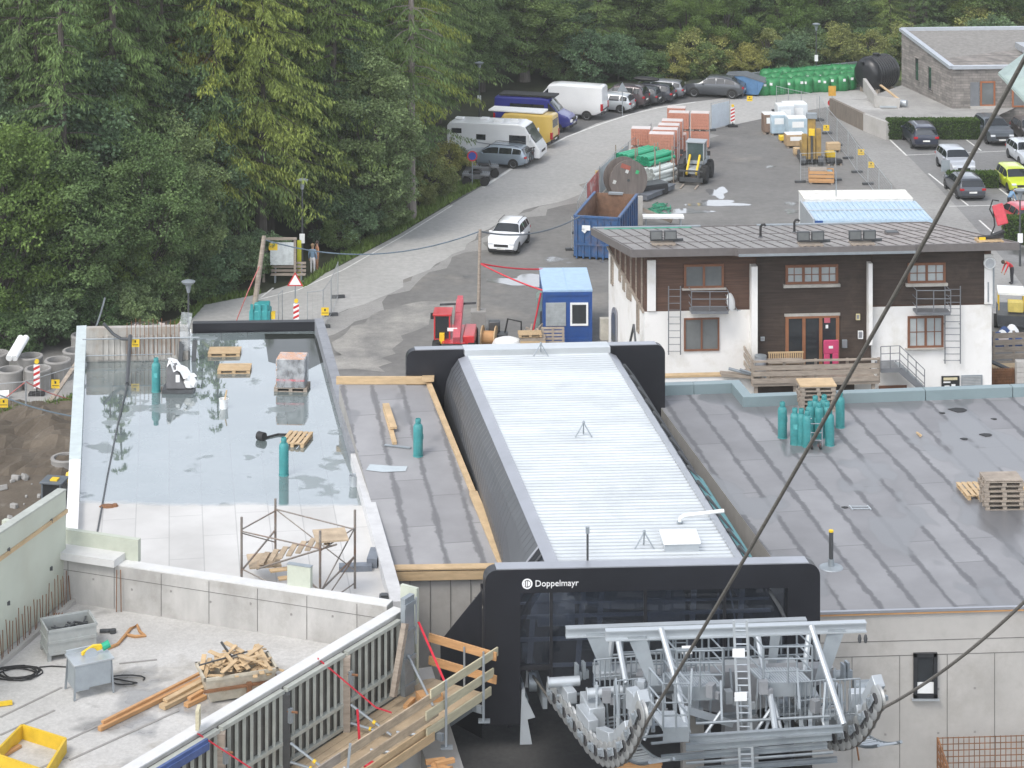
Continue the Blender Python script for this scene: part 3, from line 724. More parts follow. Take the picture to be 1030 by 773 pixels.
for k in range(n):
 ta=T0+(T1-T0)*k/n;tb=T0+(T1-T0)*(k+.62)/n;tc_=T0+(T1-T0)*(k+.70)/n;td=T0+(T1-T0)*(k+.92)/n;te=T0+(T1-T0)*(k+1)/n
 for(p,q,zp,zq)in((ta,tb,11.42,11.42),(tb,tc_,11.42,11.465),(tc_,td,11.465,11.465),(td,te,11.465,11.42)):
  vs=[hood(p,d0,zp),hood(p,d0,zp,True),hood(q,d0,zq,True),hood(q,d0,zq)];mb.add(vs,[(0,1,2,3)])
mb.build('roof_sheet',M_silver,st,smooth=0)
mb=MB()
vs=[hood(t_,d,z)for t_ in(T0,T1)for d,z in((2.06,11.43),(1.62,11.30))]
mb.add([hood(T0,2.06,11.475),hood(T0,1.74,11.36),hood(T1,1.74,11.36),hood(T1,2.06,11.475)],[(0,1,2,3)])
mb.add([hood(T0,2.06,11.475,True),hood(T0,1.78,11.36,True),hood(T1,1.78,11.36,True),hood(T1,2.06,11.475,True)],[(3,2,1,0)])
mb.build('eaves_flashing',M_greymet,st,smooth=0)
PROF=[(1.74,11.35),(1.46,11.0),(1.08,10.4),(.78,9.75),(.60,9.0),(.52,8.2)]
PROF2=[(1.74,11.35),(1.52,11.05),(1.34,10.6),(1.26,10.1),(1.27,9.7),(1.3,9.3)]
mb=MB()
n=46
for k in range(n):
 ta=.115+(T1-.115)*k/n;tb=.115+(T1-.115)*(k+.93)/n;te=.115+(T1-.115)*(k+1)/n
 k_=max(0,min(1,(te-.12)/.16));PQ=[(a_[0]+(b_[0]-a_[0])*k_,a_[1]+(b_[1]-a_[1])*k_)for a_,b_ in zip(PROF,PROF2)]
 for(d1,z1),(d2,z2)in zip(PQ,PQ[1:]):
  mb.add([hood(ta,d1,z1),hood(ta,d2,z2),hood(tb,d2,z2),hood(tb,d1,z1)],[(0,1,2,3)])
  mb.add([hood(tb,d1,z1),hood(tb,d2,z2),hood(te,d2+.05,z2-.02),hood(te,d1+.05,z1-.02)],[(0,1,2,3)])
mb.build('side_cladding',M_anth,st,smooth=0)
mb=MB()
for(d1,z1),(d2,z2)in zip(PROF,PROF[1:]):mb.add([hood(T0,d1+.14,z1-.08),hood(T0,d2+.14,z2-.08),hood(.113,d2+.14,z2-.08),hood(.113,d1+.14,z1-.08)],[(0,1,2,3)])
mb.build('side_glazing',M_glass_st,st,smooth=60)
for tv in(.025,.055,.085,.112):
 mb=MB();mb.path([hood(tv,d_+.02,z_)for d_,z_ in PROF],.035,6);mb.build('curved_rib',M_dkmetal if tv<.1 else M_greymet,st)
mb=MB()
for(d1,z1),(d2,z2)in zip([(1.78,11.34)]+PROF,PROF):mb.add([hood(T0,d1,z1,True),hood(T0,d2,z2,True),hood(T1,d2,z2,True),hood(T1,d1,z1,True)],[(3,2,1,0)])
mb.build('side_glazing',M_glass_st,st,smooth=60)
mb=MB();mb.add([hood(T0+.01,1.70,11.30,True),hood(T0+.01,1.1,10.7,True),hood(.42,1.25,10.95,True),hood(.42,1.70,11.30,True)],[(3,2,1,0)])
mb.build('membrane_strip',mat('teal_membrane',(.06,.24,.26),.5,var=.2),st,smooth=0)
for k in range(15):
 tv=.03+.064*k
 mb=MB();mb.path([hood(tv,1.74,11.37,True)]+[hood(tv-.012*i,d_-.03,z_+.03,True)for i,(d_,z_)in enumerate(PROF[:4])],.05,6);mb.build('curved_rib',M_dkmetal,st)
zt,zb_=HZ-.66,9.02
gl=MB();gy=.22
cols=[.94,1.72,1.80,4.2,4.28,6.3,6.38,WF-.88]
M_post=mat('glazing_post',(.02,.021,.025),.4)
for k in range(0,8,2):
 z1_=zb_ if k==0 else 8.2
 a=FL_+uF*cols[k]+V*gy;b=FL_+uF*cols[k+1]+V*gy
 g=MB();g.prism([(a.x,a.y,z1_),(b.x,b.y,z1_),(b.x,b.y,zt),(a.x,a.y,zt)],V*.02);g.build('glass_pane',M_glass_st,st)
for k in(1,3,5):
 a=FL_+uF*(cols[k]+.04)+V*(gy-.03);g=MB();g.box((a.x,a.y,(zt+8.2)/2),(.08,.12,zt-8.2));g.build('glazing_post',M_post,st)
a=FL_+uF*.94+V*.2;b=FL_+uF*1.78+V*.2
g=MB();g.bar((a.x,a.y,zb_-.06),(b.x,b.y,zb_-.06),.14,.12);g.build('glazing_rail',M_post,st)
a=FL_+uF*1.78+V*.2;b=FL_+uF*(WF-.86)+V*.2
g=MB();g.bar((a.x,a.y,8.14),(b.x,b.y,8.14),.14,.12);g.build('glazing_rail',M_post,st)
fx=math.atan2(uF.y,uF.x)
lm=mat('white_lettering',(.82,.82,.82),.5,var=.03)
o=FL_+uF*1.30-V*.012+Z*-.445
text_mesh('lettering','Doppelmayr',.235,lm,st,Matrix.Translation(o)@Matrix.Rotation(fx,4,'Z')@Matrix.Rotation(R(90),4,'X'),.004,.97)
mb=MB();cM=Matrix.Translation(FL_+uF*1.10-V*.012+Z*-.37)@Matrix.Rotation(fx,4,'Z')@Matrix.Rotation(R(90),4,'X')
mb.T=cM
ring=28;ro,ri=.135,.0
def arc(r0,r1,a0_,a1_,cx=0,n=14,mi=None):
 vs=[];
 for k in range(n+1):
  a=R(a0_+(a1_-a0_)*k/n);vs+=[(cx+r0*math.cos(a),r0*math.sin(a),0),(cx+r1*math.cos(a),r1*math.sin(a),0)]
 mb.add(vs,[(2*k,2*k+1,2*k+3,2*k+2)for k in range(n)],mi)
arc(.098,.138,0,360,0,32)
mb.add([(-.035,-.075,0),(-.005,-.075,0),(-.005,.075,0),(-.035,.075,0)],[(0,1,2,3)])
arc(.0,.07,-90,90,.012,14)
mb.add([(-.088,-.045,0),(-.058,-.07,0),(-.058,.07,0),(-.088,.045,0)],[(0,1,2,3)])
mb.build('emblem',lm,st,smooth=0)
mb=MB()
def inpt(x,dv,z):p=FL_+uF*x+V*dv;return(p.x,p.y,z)
for x in(1.3,2.6,3.1,4.9,5.6,6.9):mb.bar(inpt(x,1.2,8.0),inpt(x+.3,1.6,10.9),.14,.14)
for z_ in(8.6,9.3,9.9):mb.bar(inpt(1.0,1.1,z_),inpt(7.8,1.1,z_+.05),.07,.09)
for x in(2.2,5.2):mb.box(inpt(x,2.2,9.7),(1.0,.8,.7),UA)
mb.lathe([(.02,-.12),(1.7,-.12),(1.7,.12),(.02,.12)],28,inpt(4.3,4.2,9.6))
mb.bar(inpt(1.0,.9,10.35),inpt(7.7,.9,10.35),.05,.06);mb.bar(inpt(6.3,.7,9.0),inpt(6.3,.7,10.6),.05,.05);mb.bar(inpt(6.9,.7,9.0),inpt(6.6,.7,10.7),.05,.05)
mb.build('drive_machinery',M_whitep,st)
mb=MB()
for k in range(9):mb.tube(inpt(1.25+.05*k,.7+.9*k,8.35),inpt(1.45+.05*k,.7+.9*k,8.35),.24,12)
for k in(0,1):mb.bar(inpt(1.1+.5*k,.2,8.0),inpt(1.2+.5*k,9,8.0),.12,.3)
mb.build('tyre_conveyor',M_galv,st)
mb=MB();mb.box(inpt(1.02,.2,8.0),(.08,.5,.9),UA);mb.prism([inpt(.9,-.05,7.05),inpt(1.22,-.05,7.05),inpt(1.1,-.05,7.7),inpt(1.3,-.05,7.75),inpt(.95,-.05,8.5)],(0,.04,0));mb.build('hanging_foil',M_galv_lt,st)
mb=MB()
mb.bar(inpt(.72,.5,8.1),inpt(.72,18.6,8.1),.12,1.7);mb.bar(inpt(WF-.62,.5,6.2),inpt(WF-.62,18.6,6.2),.12,4.2)
mb.build('inner_wall',M_black,st)
mb=MB();mb.prism([inpt(-.02,.45,10.9),inpt(-.02,.45,7.0),inpt(-.95,1.8,7.0),inpt(-.95,1.8,9.0)],V*.05);mb.build('side_fin',M_black,st)
FZ=4.0
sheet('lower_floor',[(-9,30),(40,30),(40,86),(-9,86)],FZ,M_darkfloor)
def roof_pt(x,y):return P(x,y,11.46)
def tripod(x,y,label,h=.42):
 t=thing('anchor_tripod',label,'roof anchor',roof_pt(x,y),0,'roof anchors on the ribbed metal roof')
 for k in range(3):
  a=R(90+120*k);mb=MB();mb.tube((0,0,h),(.3*math.cos(a),.22*math.sin(a),0),.02,6);mb.build('leg',M_galv,t)
 mb=MB();mb.lathe([(.03,h-.03),(.045,h),(.03,h+.05),(.005,h+.06)],8);mb.build('eyelet',M_galv,t)
tripod(544,358,'small steel tripod at the far end of the ribbed metal roof');tripod(587,439,'small steel tripod in the middle of the ribbed metal roof');tripod(648,551,'small steel tripod beside the square roof hatch')
t=thing('roof_hatch','flat white square hatch on the ribbed metal roof near the front','hatch',roof_pt(684,549),UA)
mb=MB();mb.box((0,0,.10),(.92,.85,.2));mb.build('curb',M_galv_lt,t);mb=MB();mb.box((0,0,.235),(1.0,.93,.07));mb.build('lid',M_whitep,t,bevel=.01)
t=thing('vent_pipe','bent white pipe lying over the right edge of the ribbed metal roof','pipe')
a,b=roof_pt(684,526),roof_pt(728,522);mb=MB();mb.path([a,a+Z*.10,a+Vector((.1,0,.2)),b+Z*.22],.055,8);mb.build('pipe',M_whitep,t)
mb=MB();mb.lathe([(.09,0),(.09,.03),(.06,.04)],10,a);mb.build('collar',M_galv,t)
t=thing('roof_mast','thin dark mast with grey box standing on the ribbed metal roof','mast',roof_pt(591,567))
mb=MB();mb.tube((0,0,0),(0,0,.82),.03,8);mb.build('pole',M_dkmetal,t);mb=MB();mb.box((0,0,.88),(.1,.08,.16));mb.build('sensor_box',M_galv,t);mb=MB();mb.lathe([(.16,0),(.14,.03),(.03,.06)],12);mb.build('foot',M_whitep,t)
t=thing('felt_roof_mast','dark post with yellow cap standing on the felt roof right of the portal','mast',P(836,571,RZ))
mb=MB();mb.tube((0,0,0),(0,0,1.02),.065,10);mb.build('pole',M_dkmetal,t);mb=MB();mb.lathe([(.35,0),(.33,.02),(.09,.05),(.085,.25)],14);mb.build('foot',M_galv,t);mb=MB();mb.lathe([(.07,1.02),(.07,1.07),(.01,1.09)],10);mb.build('cap',M_yellow,t)
L=thing('sheave_support','galvanised steel support frame with walkways and curved roller trains','lift structure')
def part(mb,name,m,parent=None,**k):return mb.build(name,m,parent or L,**k)
DH=Vector((math.sin(R(17.5)),-math.cos(R(17.5)),0));NH=Vector((DH.y*-1,DH.x,0))
uL=Vector((math.cos(R(5)),math.sin(R(5)),0))
def lifting_frame(xl,xr,y,Y,plates,bars,ext):
 a=PY(xl,y[0],Y);b=PY(xr,y[1],Y+(xr-xl)*Y/FPX*math.tan(R(5)))
 mb=MB();mb.bar(a,b,.05,.22);e1=b-a
 mb.bar(a+Z*.11,b+Z*.11,.2,.03);mb.bar(a-Z*.11,b-Z*.11,.2,.025);part(mb,'lifting_beam',M_galv_lt)
 for(x0,x1,xb0,xb1,yt,yb,k)in plates:
  q=Y+(x0-xl)*Y/FPX*math.tan(R(5))
  mb=MB();mb.prism([PY(x0,yt,q-.05),PY(x1,yt,q-.05),PY(xb1,yb,q-.05-.12),PY(xb0,yb,q-.05-.12)],(0,.06,0));part(mb,'tapered_plate',M_galv)
 return a,b
a1_,b1_=lifting_frame(569,811,(636,627),57.6,[(589,611,607,617,638,680,0),(775,785,772,780,640,676,0)],None,0)
a2_,b2_=lifting_frame(609,871,(639,630),55.8,[(631,650,653,663,641,690,0),(833,850,820,832,634,684,0)],None,0)
for x in(864,870):
 mb=MB();p=PY(x,635,56.1);mb.lathe([(.03,.05),(.05,-.05),(.035,-.14),(.005,-.16)],8,(p.x,p.y-.1,p.z-.1));part(mb,'hanger_hook',M_dkmetal)
for(x0,y0,Y0,x1,y1,Y1)in[(621,640,57.5,630,688,56.5),(665,633,55.7,684,699,54.4),(683,699,54.4,692,738,53.6),(761,633,57.4,771,690,56.4),(815,628,57.5,809,676,57),(816,630,55.7,849,729,54.0),(616,640,57.6,612,670,57.6),(775,700,55.4,780,735,54.4)]:
 mb=MB();mb.tube(PY(x0,y0,Y0),PY(x1,y1,Y1),.075,8);part(mb,'strut',M_galv_lt)
q0,q1=PY(640,680,57.0),PY(838,672,57.4)
mb=MB();n=12;vs=[]
M_cross=mat('cross_beam_grey',(.30,.31,.325),.5,metal=.3,var=.12)
for k in range(n+1):
 t_=k/n;p=q0.lerp(q1,t_);dep=.30+.75*math.sin(math.pi*t_)**1.3
 vs+=[(p.x,p.y,p.z),(p.x,p.y,p.z-dep),(p.x,p.y+.4,p.z-dep),(p.x,p.y+.4,p.z)]
fs=[]
for k in range(n):
 for j in range(4):fs.append((4*k+j,4*k+(j+1)%4,4*k+4+(j+1)%4,4*k+4+j))
fs+=[(0,1,2,3),(4*n+3,4*n+2,4*n+1,4*n)]
mb.add(vs,fs);part(mb,'cross_beam',M_cross,smooth=20)
p=PY(745,700,57.2)
mb=MB();mb.box((p.x,p.y+.2,(p.z+FZ)/2-.3),(.85,.6,p.z-FZ-.4),UA);part(mb,'column',M_cross)
p2=PY(608,720,58.2);mb=MB();mb.box((p2.x+2.3,p2.y+.6,6.4),(.55,.5,4.4),UA);part(mb,'column',M_conc_dk)
for(xa,ya,xb,yb,Y,h)in[(694,743,848,733,54.0,.20),(690,752,836,741,54.5,.20),(665,763,832,750,55.2,.16),(700,724,760,717,56.3,.14),(700,775,842,764,55.6,.14)]:
 mb=MB();a=PY(xa,ya,Y);b=PY(xb,yb,Y+.35);mb.bar(a,b,.03,h*.7);mb.bar(a+Z*h*.35,b+Z*h*.35,.11,.02);mb.bar(a-Z*h*.35,b-Z*h*.35,.11,.02);part(mb,'tie_beam',M_galv)
mb=MB();a=PY(690,714,55);b=PY(736,728,55.9);mb.bar(a,b,.12,.16);part(mb,'brace',M_galv_lt)
for(xa,ya,xb,yb,Y)in[(598,677,700,672,57.6),(690,673,800,668,57.8),(640,690,690,686,56.4)]:
 mb=MB();a=PY(xa,ya,Y);b=PY(xb,yb,Y+.4);mb.bar(a,b,.5,.16);part(mb,'platform_beam',M_galv_lt)
def railing(pts,posts,bars,h,m=M_galv,r=.024):
 mb=MB()
 for z_ in bars:mb.path([Vector(p)+Z*z_ for p in pts],r,6)
 for p in posts:mb.tube(Vector(p),Vector(p)+Z*h,r*1.1,6)
 return part(mb,'railing',m)
def seg_pts(a,b,n):return[Vector(a).lerp(Vector(b),k/n)for k in range(n+1)]
ra,rb=PY(626,676,58.0),PY(812,668,58.6)
railing([ra,rb],seg_pts(ra,rb,7),(.25,.5,.78,1.05),1.05)
ra,rb=PY(648,694,56.4),PY(728,690,56.8)
railing([ra,rb],seg_pts(ra,rb,4),(.3,.62,.95),.95)
def basket(x0,x1,yf,Yf,dep,h=.95):
 a=PY(x0,yf,Yf);b=PY(x1,yf-(x1-x0)*.02,Yf+.1);e=Vector((DH.x,DH.y,0))*-dep
 mb=MB();mb.prism([a,b,b+e,a+e],Z*.05);mb.bar(a-Z*.1,b-Z*.1,.03,.34);mb.bar(b-Z*.1,b+e-Z*.1,.03,.32)
 fl=part(mb,'platform',M_galv)
 mb=MB()
 for k in range(18):
  p=a.lerp(b,(k+.5)/18)+Z*.058;mb.bar(p,p+e,.03,.015)
 mb.build('grating',M_galv_lt,fl)
 railing([a+e,a,b,b+e],[a,b,a+e,b+e,a.lerp(b,.5)],(.35,.65,h),h)
basket(768,817,690,55.6,.9);basket(681,727,694,55.6,.9);basket(667,693,735,53.4,.9,1.1)
la,lb=PY(738,624,55.2),PY(751,624,55.25);la2,lb2=PY(745,790,55.0),PY(758,790,55.05)
mb=MB();mb.bar(la,la2,.06,.05);mb.bar(lb,lb2,.06,.05)
for k in range(24):
 t_=(k+.5)/24;mb.tube(la.lerp(la2,t_),lb.lerp(lb2,t_),.018,5)
part(mb,'ladder',M_galv_lt)
for(x,y)in((743,657),(745,701)):
 mb=MB();p=PY(x,y,54.95);mb.box(p,(.3,.03,.2),UA);part(mb,'plate',M_whitep)
p=PY(691,654,57.0);mb=MB();mb.box(p,(.25,.12,.16),UA);part(mb,'plate',M_whitep)
a=PY(677,642,58.2);b=PY(691,642,58.2);mb=MB();mb.bar(a,a-Z*1.3,.05,.04);mb.bar(b,b-Z*1.3,.05,.04)
for k in range(6):mb.tube(a-Z*(.12+.22*k),b-Z*(.12+.22*k),.016,5)
part(mb,'ladder',M_galv)
def train(A,tag_,flip):
 n=19;pts=[];E=A+DH*6.2
 p=A.copy();ang=0.0;out=[(p.copy(),ang)]
 for k in range(n):
  ang=0.0 if k<7 else min(.92,(k-6)*.085)
  p=p+(DH*math.cos(ang)+Z*math.sin(ang))*.40
  out.append((p.copy(),ang))
 M_sheave=mat('sheave_rim',(.40,.41,.405),.45,metal=.5,var=.15);M_liner=mat('sheave_liner',(.06,.06,.062),.6)
 for p,ang in out:
  tdir=DH*math.cos(ang)+Z*math.sin(ang);up=(Z*math.cos(ang)-DH*math.sin(ang))
  c=p+up*.26
  Mx=Matrix((tdir,up,NH)).transposed().to_4x4()
  mb=MB();mb.lathe([(.06,-.07),(.27,-.07),(.30,-.05),(.26,0),(.30,.05),(.27,.07),(.06,.07)],16,c,Mx);sh=part(mb,'sheave',M_sheave)
  mb=MB();mb.lathe([(.07,-.085),(.13,-.09),(.13,.09),(.07,.085)],10,c,Mx);mb.build('hub',M_liner,sh)
 for i in range(0,len(out)-1,2):
  p,ang=out[i];p1,_=out[i+1];up=(Z*math.cos(ang)-DH*math.sin(ang))
  mb=MB()
  for sgn in(-1,1):mb.bar(p+up*.3+NH*.13*sgn,p1+up*.3+NH*.13*sgn,.03,.16,up=up)
  mb.bar(p.lerp(p1,.5)+up*.34-NH*.2,p.lerp(p1,.5)+up*.34+NH*.34,.1,.1)
  part(mb,'rocker_arm',M_galv)
 for i in range(1,len(out)-2,4):
  p,ang=out[i];p1,_=out[i+2];up=(Z*math.cos(ang)-DH*math.sin(ang));c=p.lerp(p1,.5)+up*.62+NH*.12
  Mx=Matrix(((p1-p).normalized(),NH,up)).transposed().to_4x4()
  mb=MB();mb.box(c,(.95,.26,.30),M=Mx);part(mb,'main_rocker_box',M_galv_lt,bevel=.015)
 side=NH*(.75)
 mb=MB();rails=[q+side-Z*(.05+.0*a)for q,a in out[3:14]]
 mb.path(rails,.04,6);mb.path([q+NH*.62 for q in rails],.04,6)
 w=part(mb,'walkway_stringer',M_galv)
 mb=MB()
 for q0_,q1_ in zip(rails,rails[1:]):
  for f_ in(.0,.5):
   q=q0_.lerp(q1_,f_);mb.bar(q,q+NH*.62,.07,.02)
 mb.build('tread',M_galv_lt,w)
 return out
A1=PY(555,706,58.4);tr1=train(A1,1,False)
A2=A1+NH*6.0+Z*-.45;tr2=train(A2,2,True)
for(xa,ya,xb,yb,Y)in[(551,687,583,685,57.6),(590,698,626,695,56.4),(859,690,886,688,56.8),(796,682,828,678,58.4),(820,681,850,679,57.5)]:
 mb=MB();a,b=PY(xa,ya,Y),PY(xb,yb,Y+.1);mb.tube(a,b,.125,14);mb.tube(a,a+(b-a).normalized()*.03,.15,14);part(mb,'cross_tube',M_galv_lt if xa<700 else M_galv)
for(x,y,Y,sx,sy,sz,rz)in[(596,716,56.6,.42,1.0,.62,.2),(646,713,54.6,.46,.3,.72,.1),(863,706,55.6,.42,.3,.55,.1),(812,708,56.6,.5,.5,.6,.1),(640,706,55.2,.3,.6,.5,.4)]:
 mb=MB();mb.box(PY(x,y,Y),(sx,sy,sz),rz);part(mb,'bearing_box',M_galv_lt,bevel=.02)
for(x,y,Y)in[(580,676,58),(587,674,58),(602,676,58),(848,676,57),(852,674,57),(820,655,58.5)]:
 mb=MB();p=PY(x,y,Y);mb.box(p,(.06,.2,.42),.3);mb.box(p+Vector((.07,0,-.1)),(.1,.12,.2),.3);part(mb,'bracket',M_galv)
for(xa,ya,Ya,xb,yb,Yb)in[(830,684,57,832,735,55),(845,690,56,847,728,54.4),(868,690,56,868,722,54.6),(600,690,57,602,735,56.2),(620,690,57,622,735,56),(632,690,56.8,634,730,55.6),(655,690,56.4,657,735,54.6),(804,690,56.6,806,735,55.4),(815,690,56.4,815,735,55.2),(790,695,56.8,791,735,55.6)]:
 mb=MB();mb.bar(PY(xa,ya,Ya),PY(xb,yb,Yb),.1,.1);part(mb,'hanger_post',M_galv)
for i,(x0,x1,y,Y)in enumerate([(765,800,728,55.6),(835,865,724,55.0),(618,650,738,55.6)]):
 a=PY(x0,y,Y);b=PY(x1,y-2,Y+.1);railing([a,b],seg_pts(a,b,6),(.1,.95),.95,M_galv,.018)
for(xa,ya,xb,yb,Y)in[(700,728,846,720,55.0),(640,742,690,738,54.6),(655,748,700,744,54.8),(650,730,690,726,55.4),(690,768,838,757,55.0),(655,700,690,697,56.6),(560,700,600,697,57.6),(780,712,850,707,56.0),(775,720,845,715,55.8),(600,660,690,656,58.4),(700,655,806,650,58.5),(596,668,690,664,58.4),(700,664,806,659,58.5)]:
 mb=MB();mb.tube(PY(xa,ya,Y),PY(xb,yb,Y+.3),.035,6);part(mb,'rail',M_galv)
for i,(xa,ya,xb,yb,Y)in enumerate([(598,700,640,696,57),(800,724,840,720,55.6),(618,722,655,718,55.8),(660,690,700,687,57)]):
 a,b=PY(xa,ya,Y),PY(xb,yb,Y+.2);railing([a,b],seg_pts(a,b,8),(.05,.45,.9),.9,M_galv,.02)
for i in range(26):
 x=600+9.6*i;yb_=716+14*math.sin(i*1.7);Y=56.4+.9*math.sin(i*2.3)
 mb=MB();mb.bar(PY(x,yb_-30,Y),PY(x+3*math.sin(i),yb_+10,Y-.3),.05,.05);part(mb,'hanger_post',M_galv)
for i in range(14):
 x=610+17.5*i;Y=56.2+.8*math.sin(i*1.9);p=PY(x,700+12*math.sin(i*2.7),Y)
 mb=MB();mb.box(p,(.22,.18,.3),i*.7);mb.box(p+Vector((.16,-.02,-.12)),(.14,.1,.16),i*.4);part(mb,'gear_bracket',M_galv_lt if i%3 else M_cross)
for(xa,ya,xb,yb,Y)in[(770,735,782,700,55.6),(786,735,778,702,55.4),(808,734,800,700,55.8),(830,735,822,702,55.6),(648,745,662,704,55.2),(672,735,662,700,55.6),(705,745,725,716,55.2),(756,742,776,712,55.2)]:
 mb=MB();mb.tube(PY(xa,ya,Y),PY(xb,yb,Y+.4),.04,6);part(mb,'brace',M_galv_lt)
t=thing('plywood_board','orange plywood panel under the left roller train','panel',PY(640,771,58.5));mb=MB();mb.box((0,0,-.2),(1.3,.06,.5),UA);mb.box((0,.05,.03),(1.35,.12,.05),UA);mb.build('board',M_timber_red,t)
M_rope=mat('steel_rope',(.16,.15,.135),.6,metal=.4,var=.3,scale=12)
def rope(tr,far,label):
 E=tr[-1][0];pts=[tr[0][0]-DH*9+Z*0]+[p for p,a in tr]
 G=far;ext=G+(G-E)*1.2
 for k in range(1,41):
  t_=k/40;p=E.lerp(ext,t_);p=p-Z*(.9*4*t_*(1-t_));pts.append(p)
 mb=MB();mb.path(pts,.037,8);return tag(mb.build('haul_rope',M_rope),label,'rope')
rope(tr1,PY(1032,0,36),'haul rope rising steeply from the left roller train across the picture')
rope(tr2,PY(1032,562,48.5),'haul rope rising from the right roller train in front of the concrete wall')
class Facade:
 """vertical wall plane through p0 along direction u; pixels of the photo are mapped onto it to get real positions"""
 def __init__(s,p0,u):
  s.p0=Vector(p0);s.u=Vector(u).normalized();s.n=Vector((s.u.y,-s.u.x,0))
 def at(s,x,y,off=0):
  d=Vector(((x-515)/FPX,1,-(y-YH)/FPX));o=Vector((0,0,CAMH));p0=s.p0+s.n*off
  t=(p0-o).dot(s.n)/d.dot(s.n);return o+d*t
 def rect(s,mb,x0,x1,y0,y1,o0,o1,mi=None):
  a=s.at(x0,y1,(o0+o1)/2);b=s.at(x1,y1,(o0+o1)/2);c=s.at((x0+x1)/2,y0,(o0+o1)/2);e=s.at((x0+x1)/2,y1,(o0+o1)/2)
  ctr=(a+b)/2;ctr.z=(c.z+e.z)/2
  L_=Vector((b.x-a.x,b.y-a.y,0)).length
  return mb.box(ctr,(L_,abs(o1-o0),c.z-e.z),math.atan2(s.u.y,s.u.x),mi)
 def window(s,parent,x0,x1,y0,y1,fm,gm,n=2,fw=2.2,name='window',sill=None,bars=False,o=.0):
  mb=MB()
  s.rect(mb,x0,x1,y0,y0+fw,o+.0,o+.08);s.rect(mb,x0,x1,y1-fw,y1,o+.0,o+.08)
  for k in range(n+1):
   xx=x0+(x1-x0-fw)*k/n;s.rect(mb,xx,xx+fw,y0+fw*.98,y1-fw*.98,o+.0,o+.075)
  w_=mb.build(name,fm,parent)
  g=MB();s.rect(g,x0+fw*.5,x1-fw*.5,y0+fw*.5,y1-fw*.5,o+.0,o+.03);g.build('pane',gm,w_)
  if bars:
   g=MB();s.rect(g,x0+fw,x1-fw,(y0+y1)/2-.4,(y0+y1)/2+.4,o+.03,o+.05)
   for k in range(n):
    xm=x0+(x1-x0)*(k+.5)/n;s.rect(g,xm-.4,xm+.4,y0+fw,y1-fw,o+.03,o+.052)
   g.build('glazing_bars',fm if bars is True else bars,w_)
  if sill:
   g=MB();s.rect(g,x0-2,x1+2,y1+.1,y1+sill,o+.0,o+.2);g.build('sill',M_sill,w_)
  return w_
M_sill=mat('window_sill',(.42,.40,.36),.7)
M_brown=mat('board_cladding_brown',(.105,.058,.040),.8,var=.4,scale=1.2,stretch=(.5,.5,9),bmp=.5)
M_dbrown=mat('board_cladding_dark',(.052,.036,.028),.8,var=.45,scale=1.2,stretch=(.5,.5,9),bmp=.5,dirt=(.10,.075,.055),dirtamt=.45)
M_wframe=mat('window_frame_brown',(.20,.085,.045),.6,var=.2)
M_curtain=mat('curtained_pane',(.40,.43,.43),.12,var=.15,scale=1.5,spec=.6)
M_pane=mat('grey_pane',(.16,.17,.17),.08,var=.2,scale=1.0,spec=.7)
M_fascia=mat('roof_fascia',(.17,.155,.15),.5,metal=.2,var=.15)
def chalet_roof_mat():
 m,nt,b=nodes_of('chalet_roof_metal')
 tc=nt.nodes.new('ShaderNodeTexCoord');sep=nt.nodes.new('ShaderNodeSeparateXYZ');nt.links.new(tc.outputs['Object'],sep.inputs[0])
 f,_=noise_fac(nt,.5,6,'Object',.6,(.6,1.2,1))
 mr=nt.nodes.new('ShaderNodeMapRange');mr.inputs['From Min'].default_value=13.2;mr.inputs['From Max'].default_value=18;nt.links.new(sep.outputs[0],mr.inputs['Value'])
 a=ramp(nt,f,[(.35,(.19,.168,.158)),(.65,(.265,.245,.235))]);r_=ramp(nt,f,[(.35,(.245,.205,.188)),(.65,(.305,.265,.248))])
 nt.links.new(mixc(nt,mr.outputs[0],a,r_),b.inputs['Base Color']);b.inputs['Roughness'].default_value=.42;b.inputs['Metallic'].default_value=.15
 return m
M_croof=chalet_roof_mat()
ch=thing('chalet','two-storey chalet, white below and dark timber above, under a low brown metal roof','house')
ca=R(4.3);cu=Vector((math.cos(ca),math.sin(ca),0));cn=Vector((-cu.y,cu.x,0))
c0_=Vector((6.19,106.0,0));CF=Facade(c0_,cu);WID=16.55
lv=(Vector((5.03,118,0))-c0_);lu=lv.normalized();DEP=lv.length
CL=Facade(c0_,-lu)
assert CL.n.x<0
def cp(u_,v_,z):p=c0_+cu*u_+lu*v_;return(p.x,p.y,z)
mb=MB();mb.slab([cp(0,0,0)[:2],cp(WID,0,0)[:2],cp(WID,DEP,0)[:2],cp(0,DEP,0)[:2]],-.4,5.2);mb.build('white_wall',M_white,ch)
def roofz(v_):return 8.35-(v_+1.1)*.172
mb=MB();e_=.02
A_,B_=(0+e_,.0+e_),(WID-e_,DEP-e_)
vs=[cp(e_,e_,5.2),cp(WID-e_,e_,5.2),cp(WID-e_,DEP-e_,5.2),cp(e_,DEP-e_,5.2),cp(e_,e_,roofz(0)-.25),cp(WID-e_,e_,roofz(0)-.25),cp(WID-e_,DEP-e_,roofz(DEP)-.25),cp(e_,DEP-e_,roofz(DEP)-.25)]
mb.add(vs,[(3,2,1,0),(4,5,6,7),(0,1,5,4),(1,2,6,5),(2,3,7,6),(3,0,4,7)]);mb.build('upper_wall',M_brown,ch,smooth=0)
mb=MB();CF.rect(mb,761,876,256,379,.0,.07);mb.build('dark_cladding',M_dbrown,ch)
mb=MB();CF.rect(mb,877,990,254,306,.0,.05);mb.build('dark_cladding',M_dbrown,ch)
mb=MB()
CF.rect(mb,651,659.5,262,313,.0,.10);mb.build('corner_pier',M_white,ch)
mb=MB();CF.rect(mb,755,761,267,370,.0,.55);mb.build('wing_wall',M_white,ch)
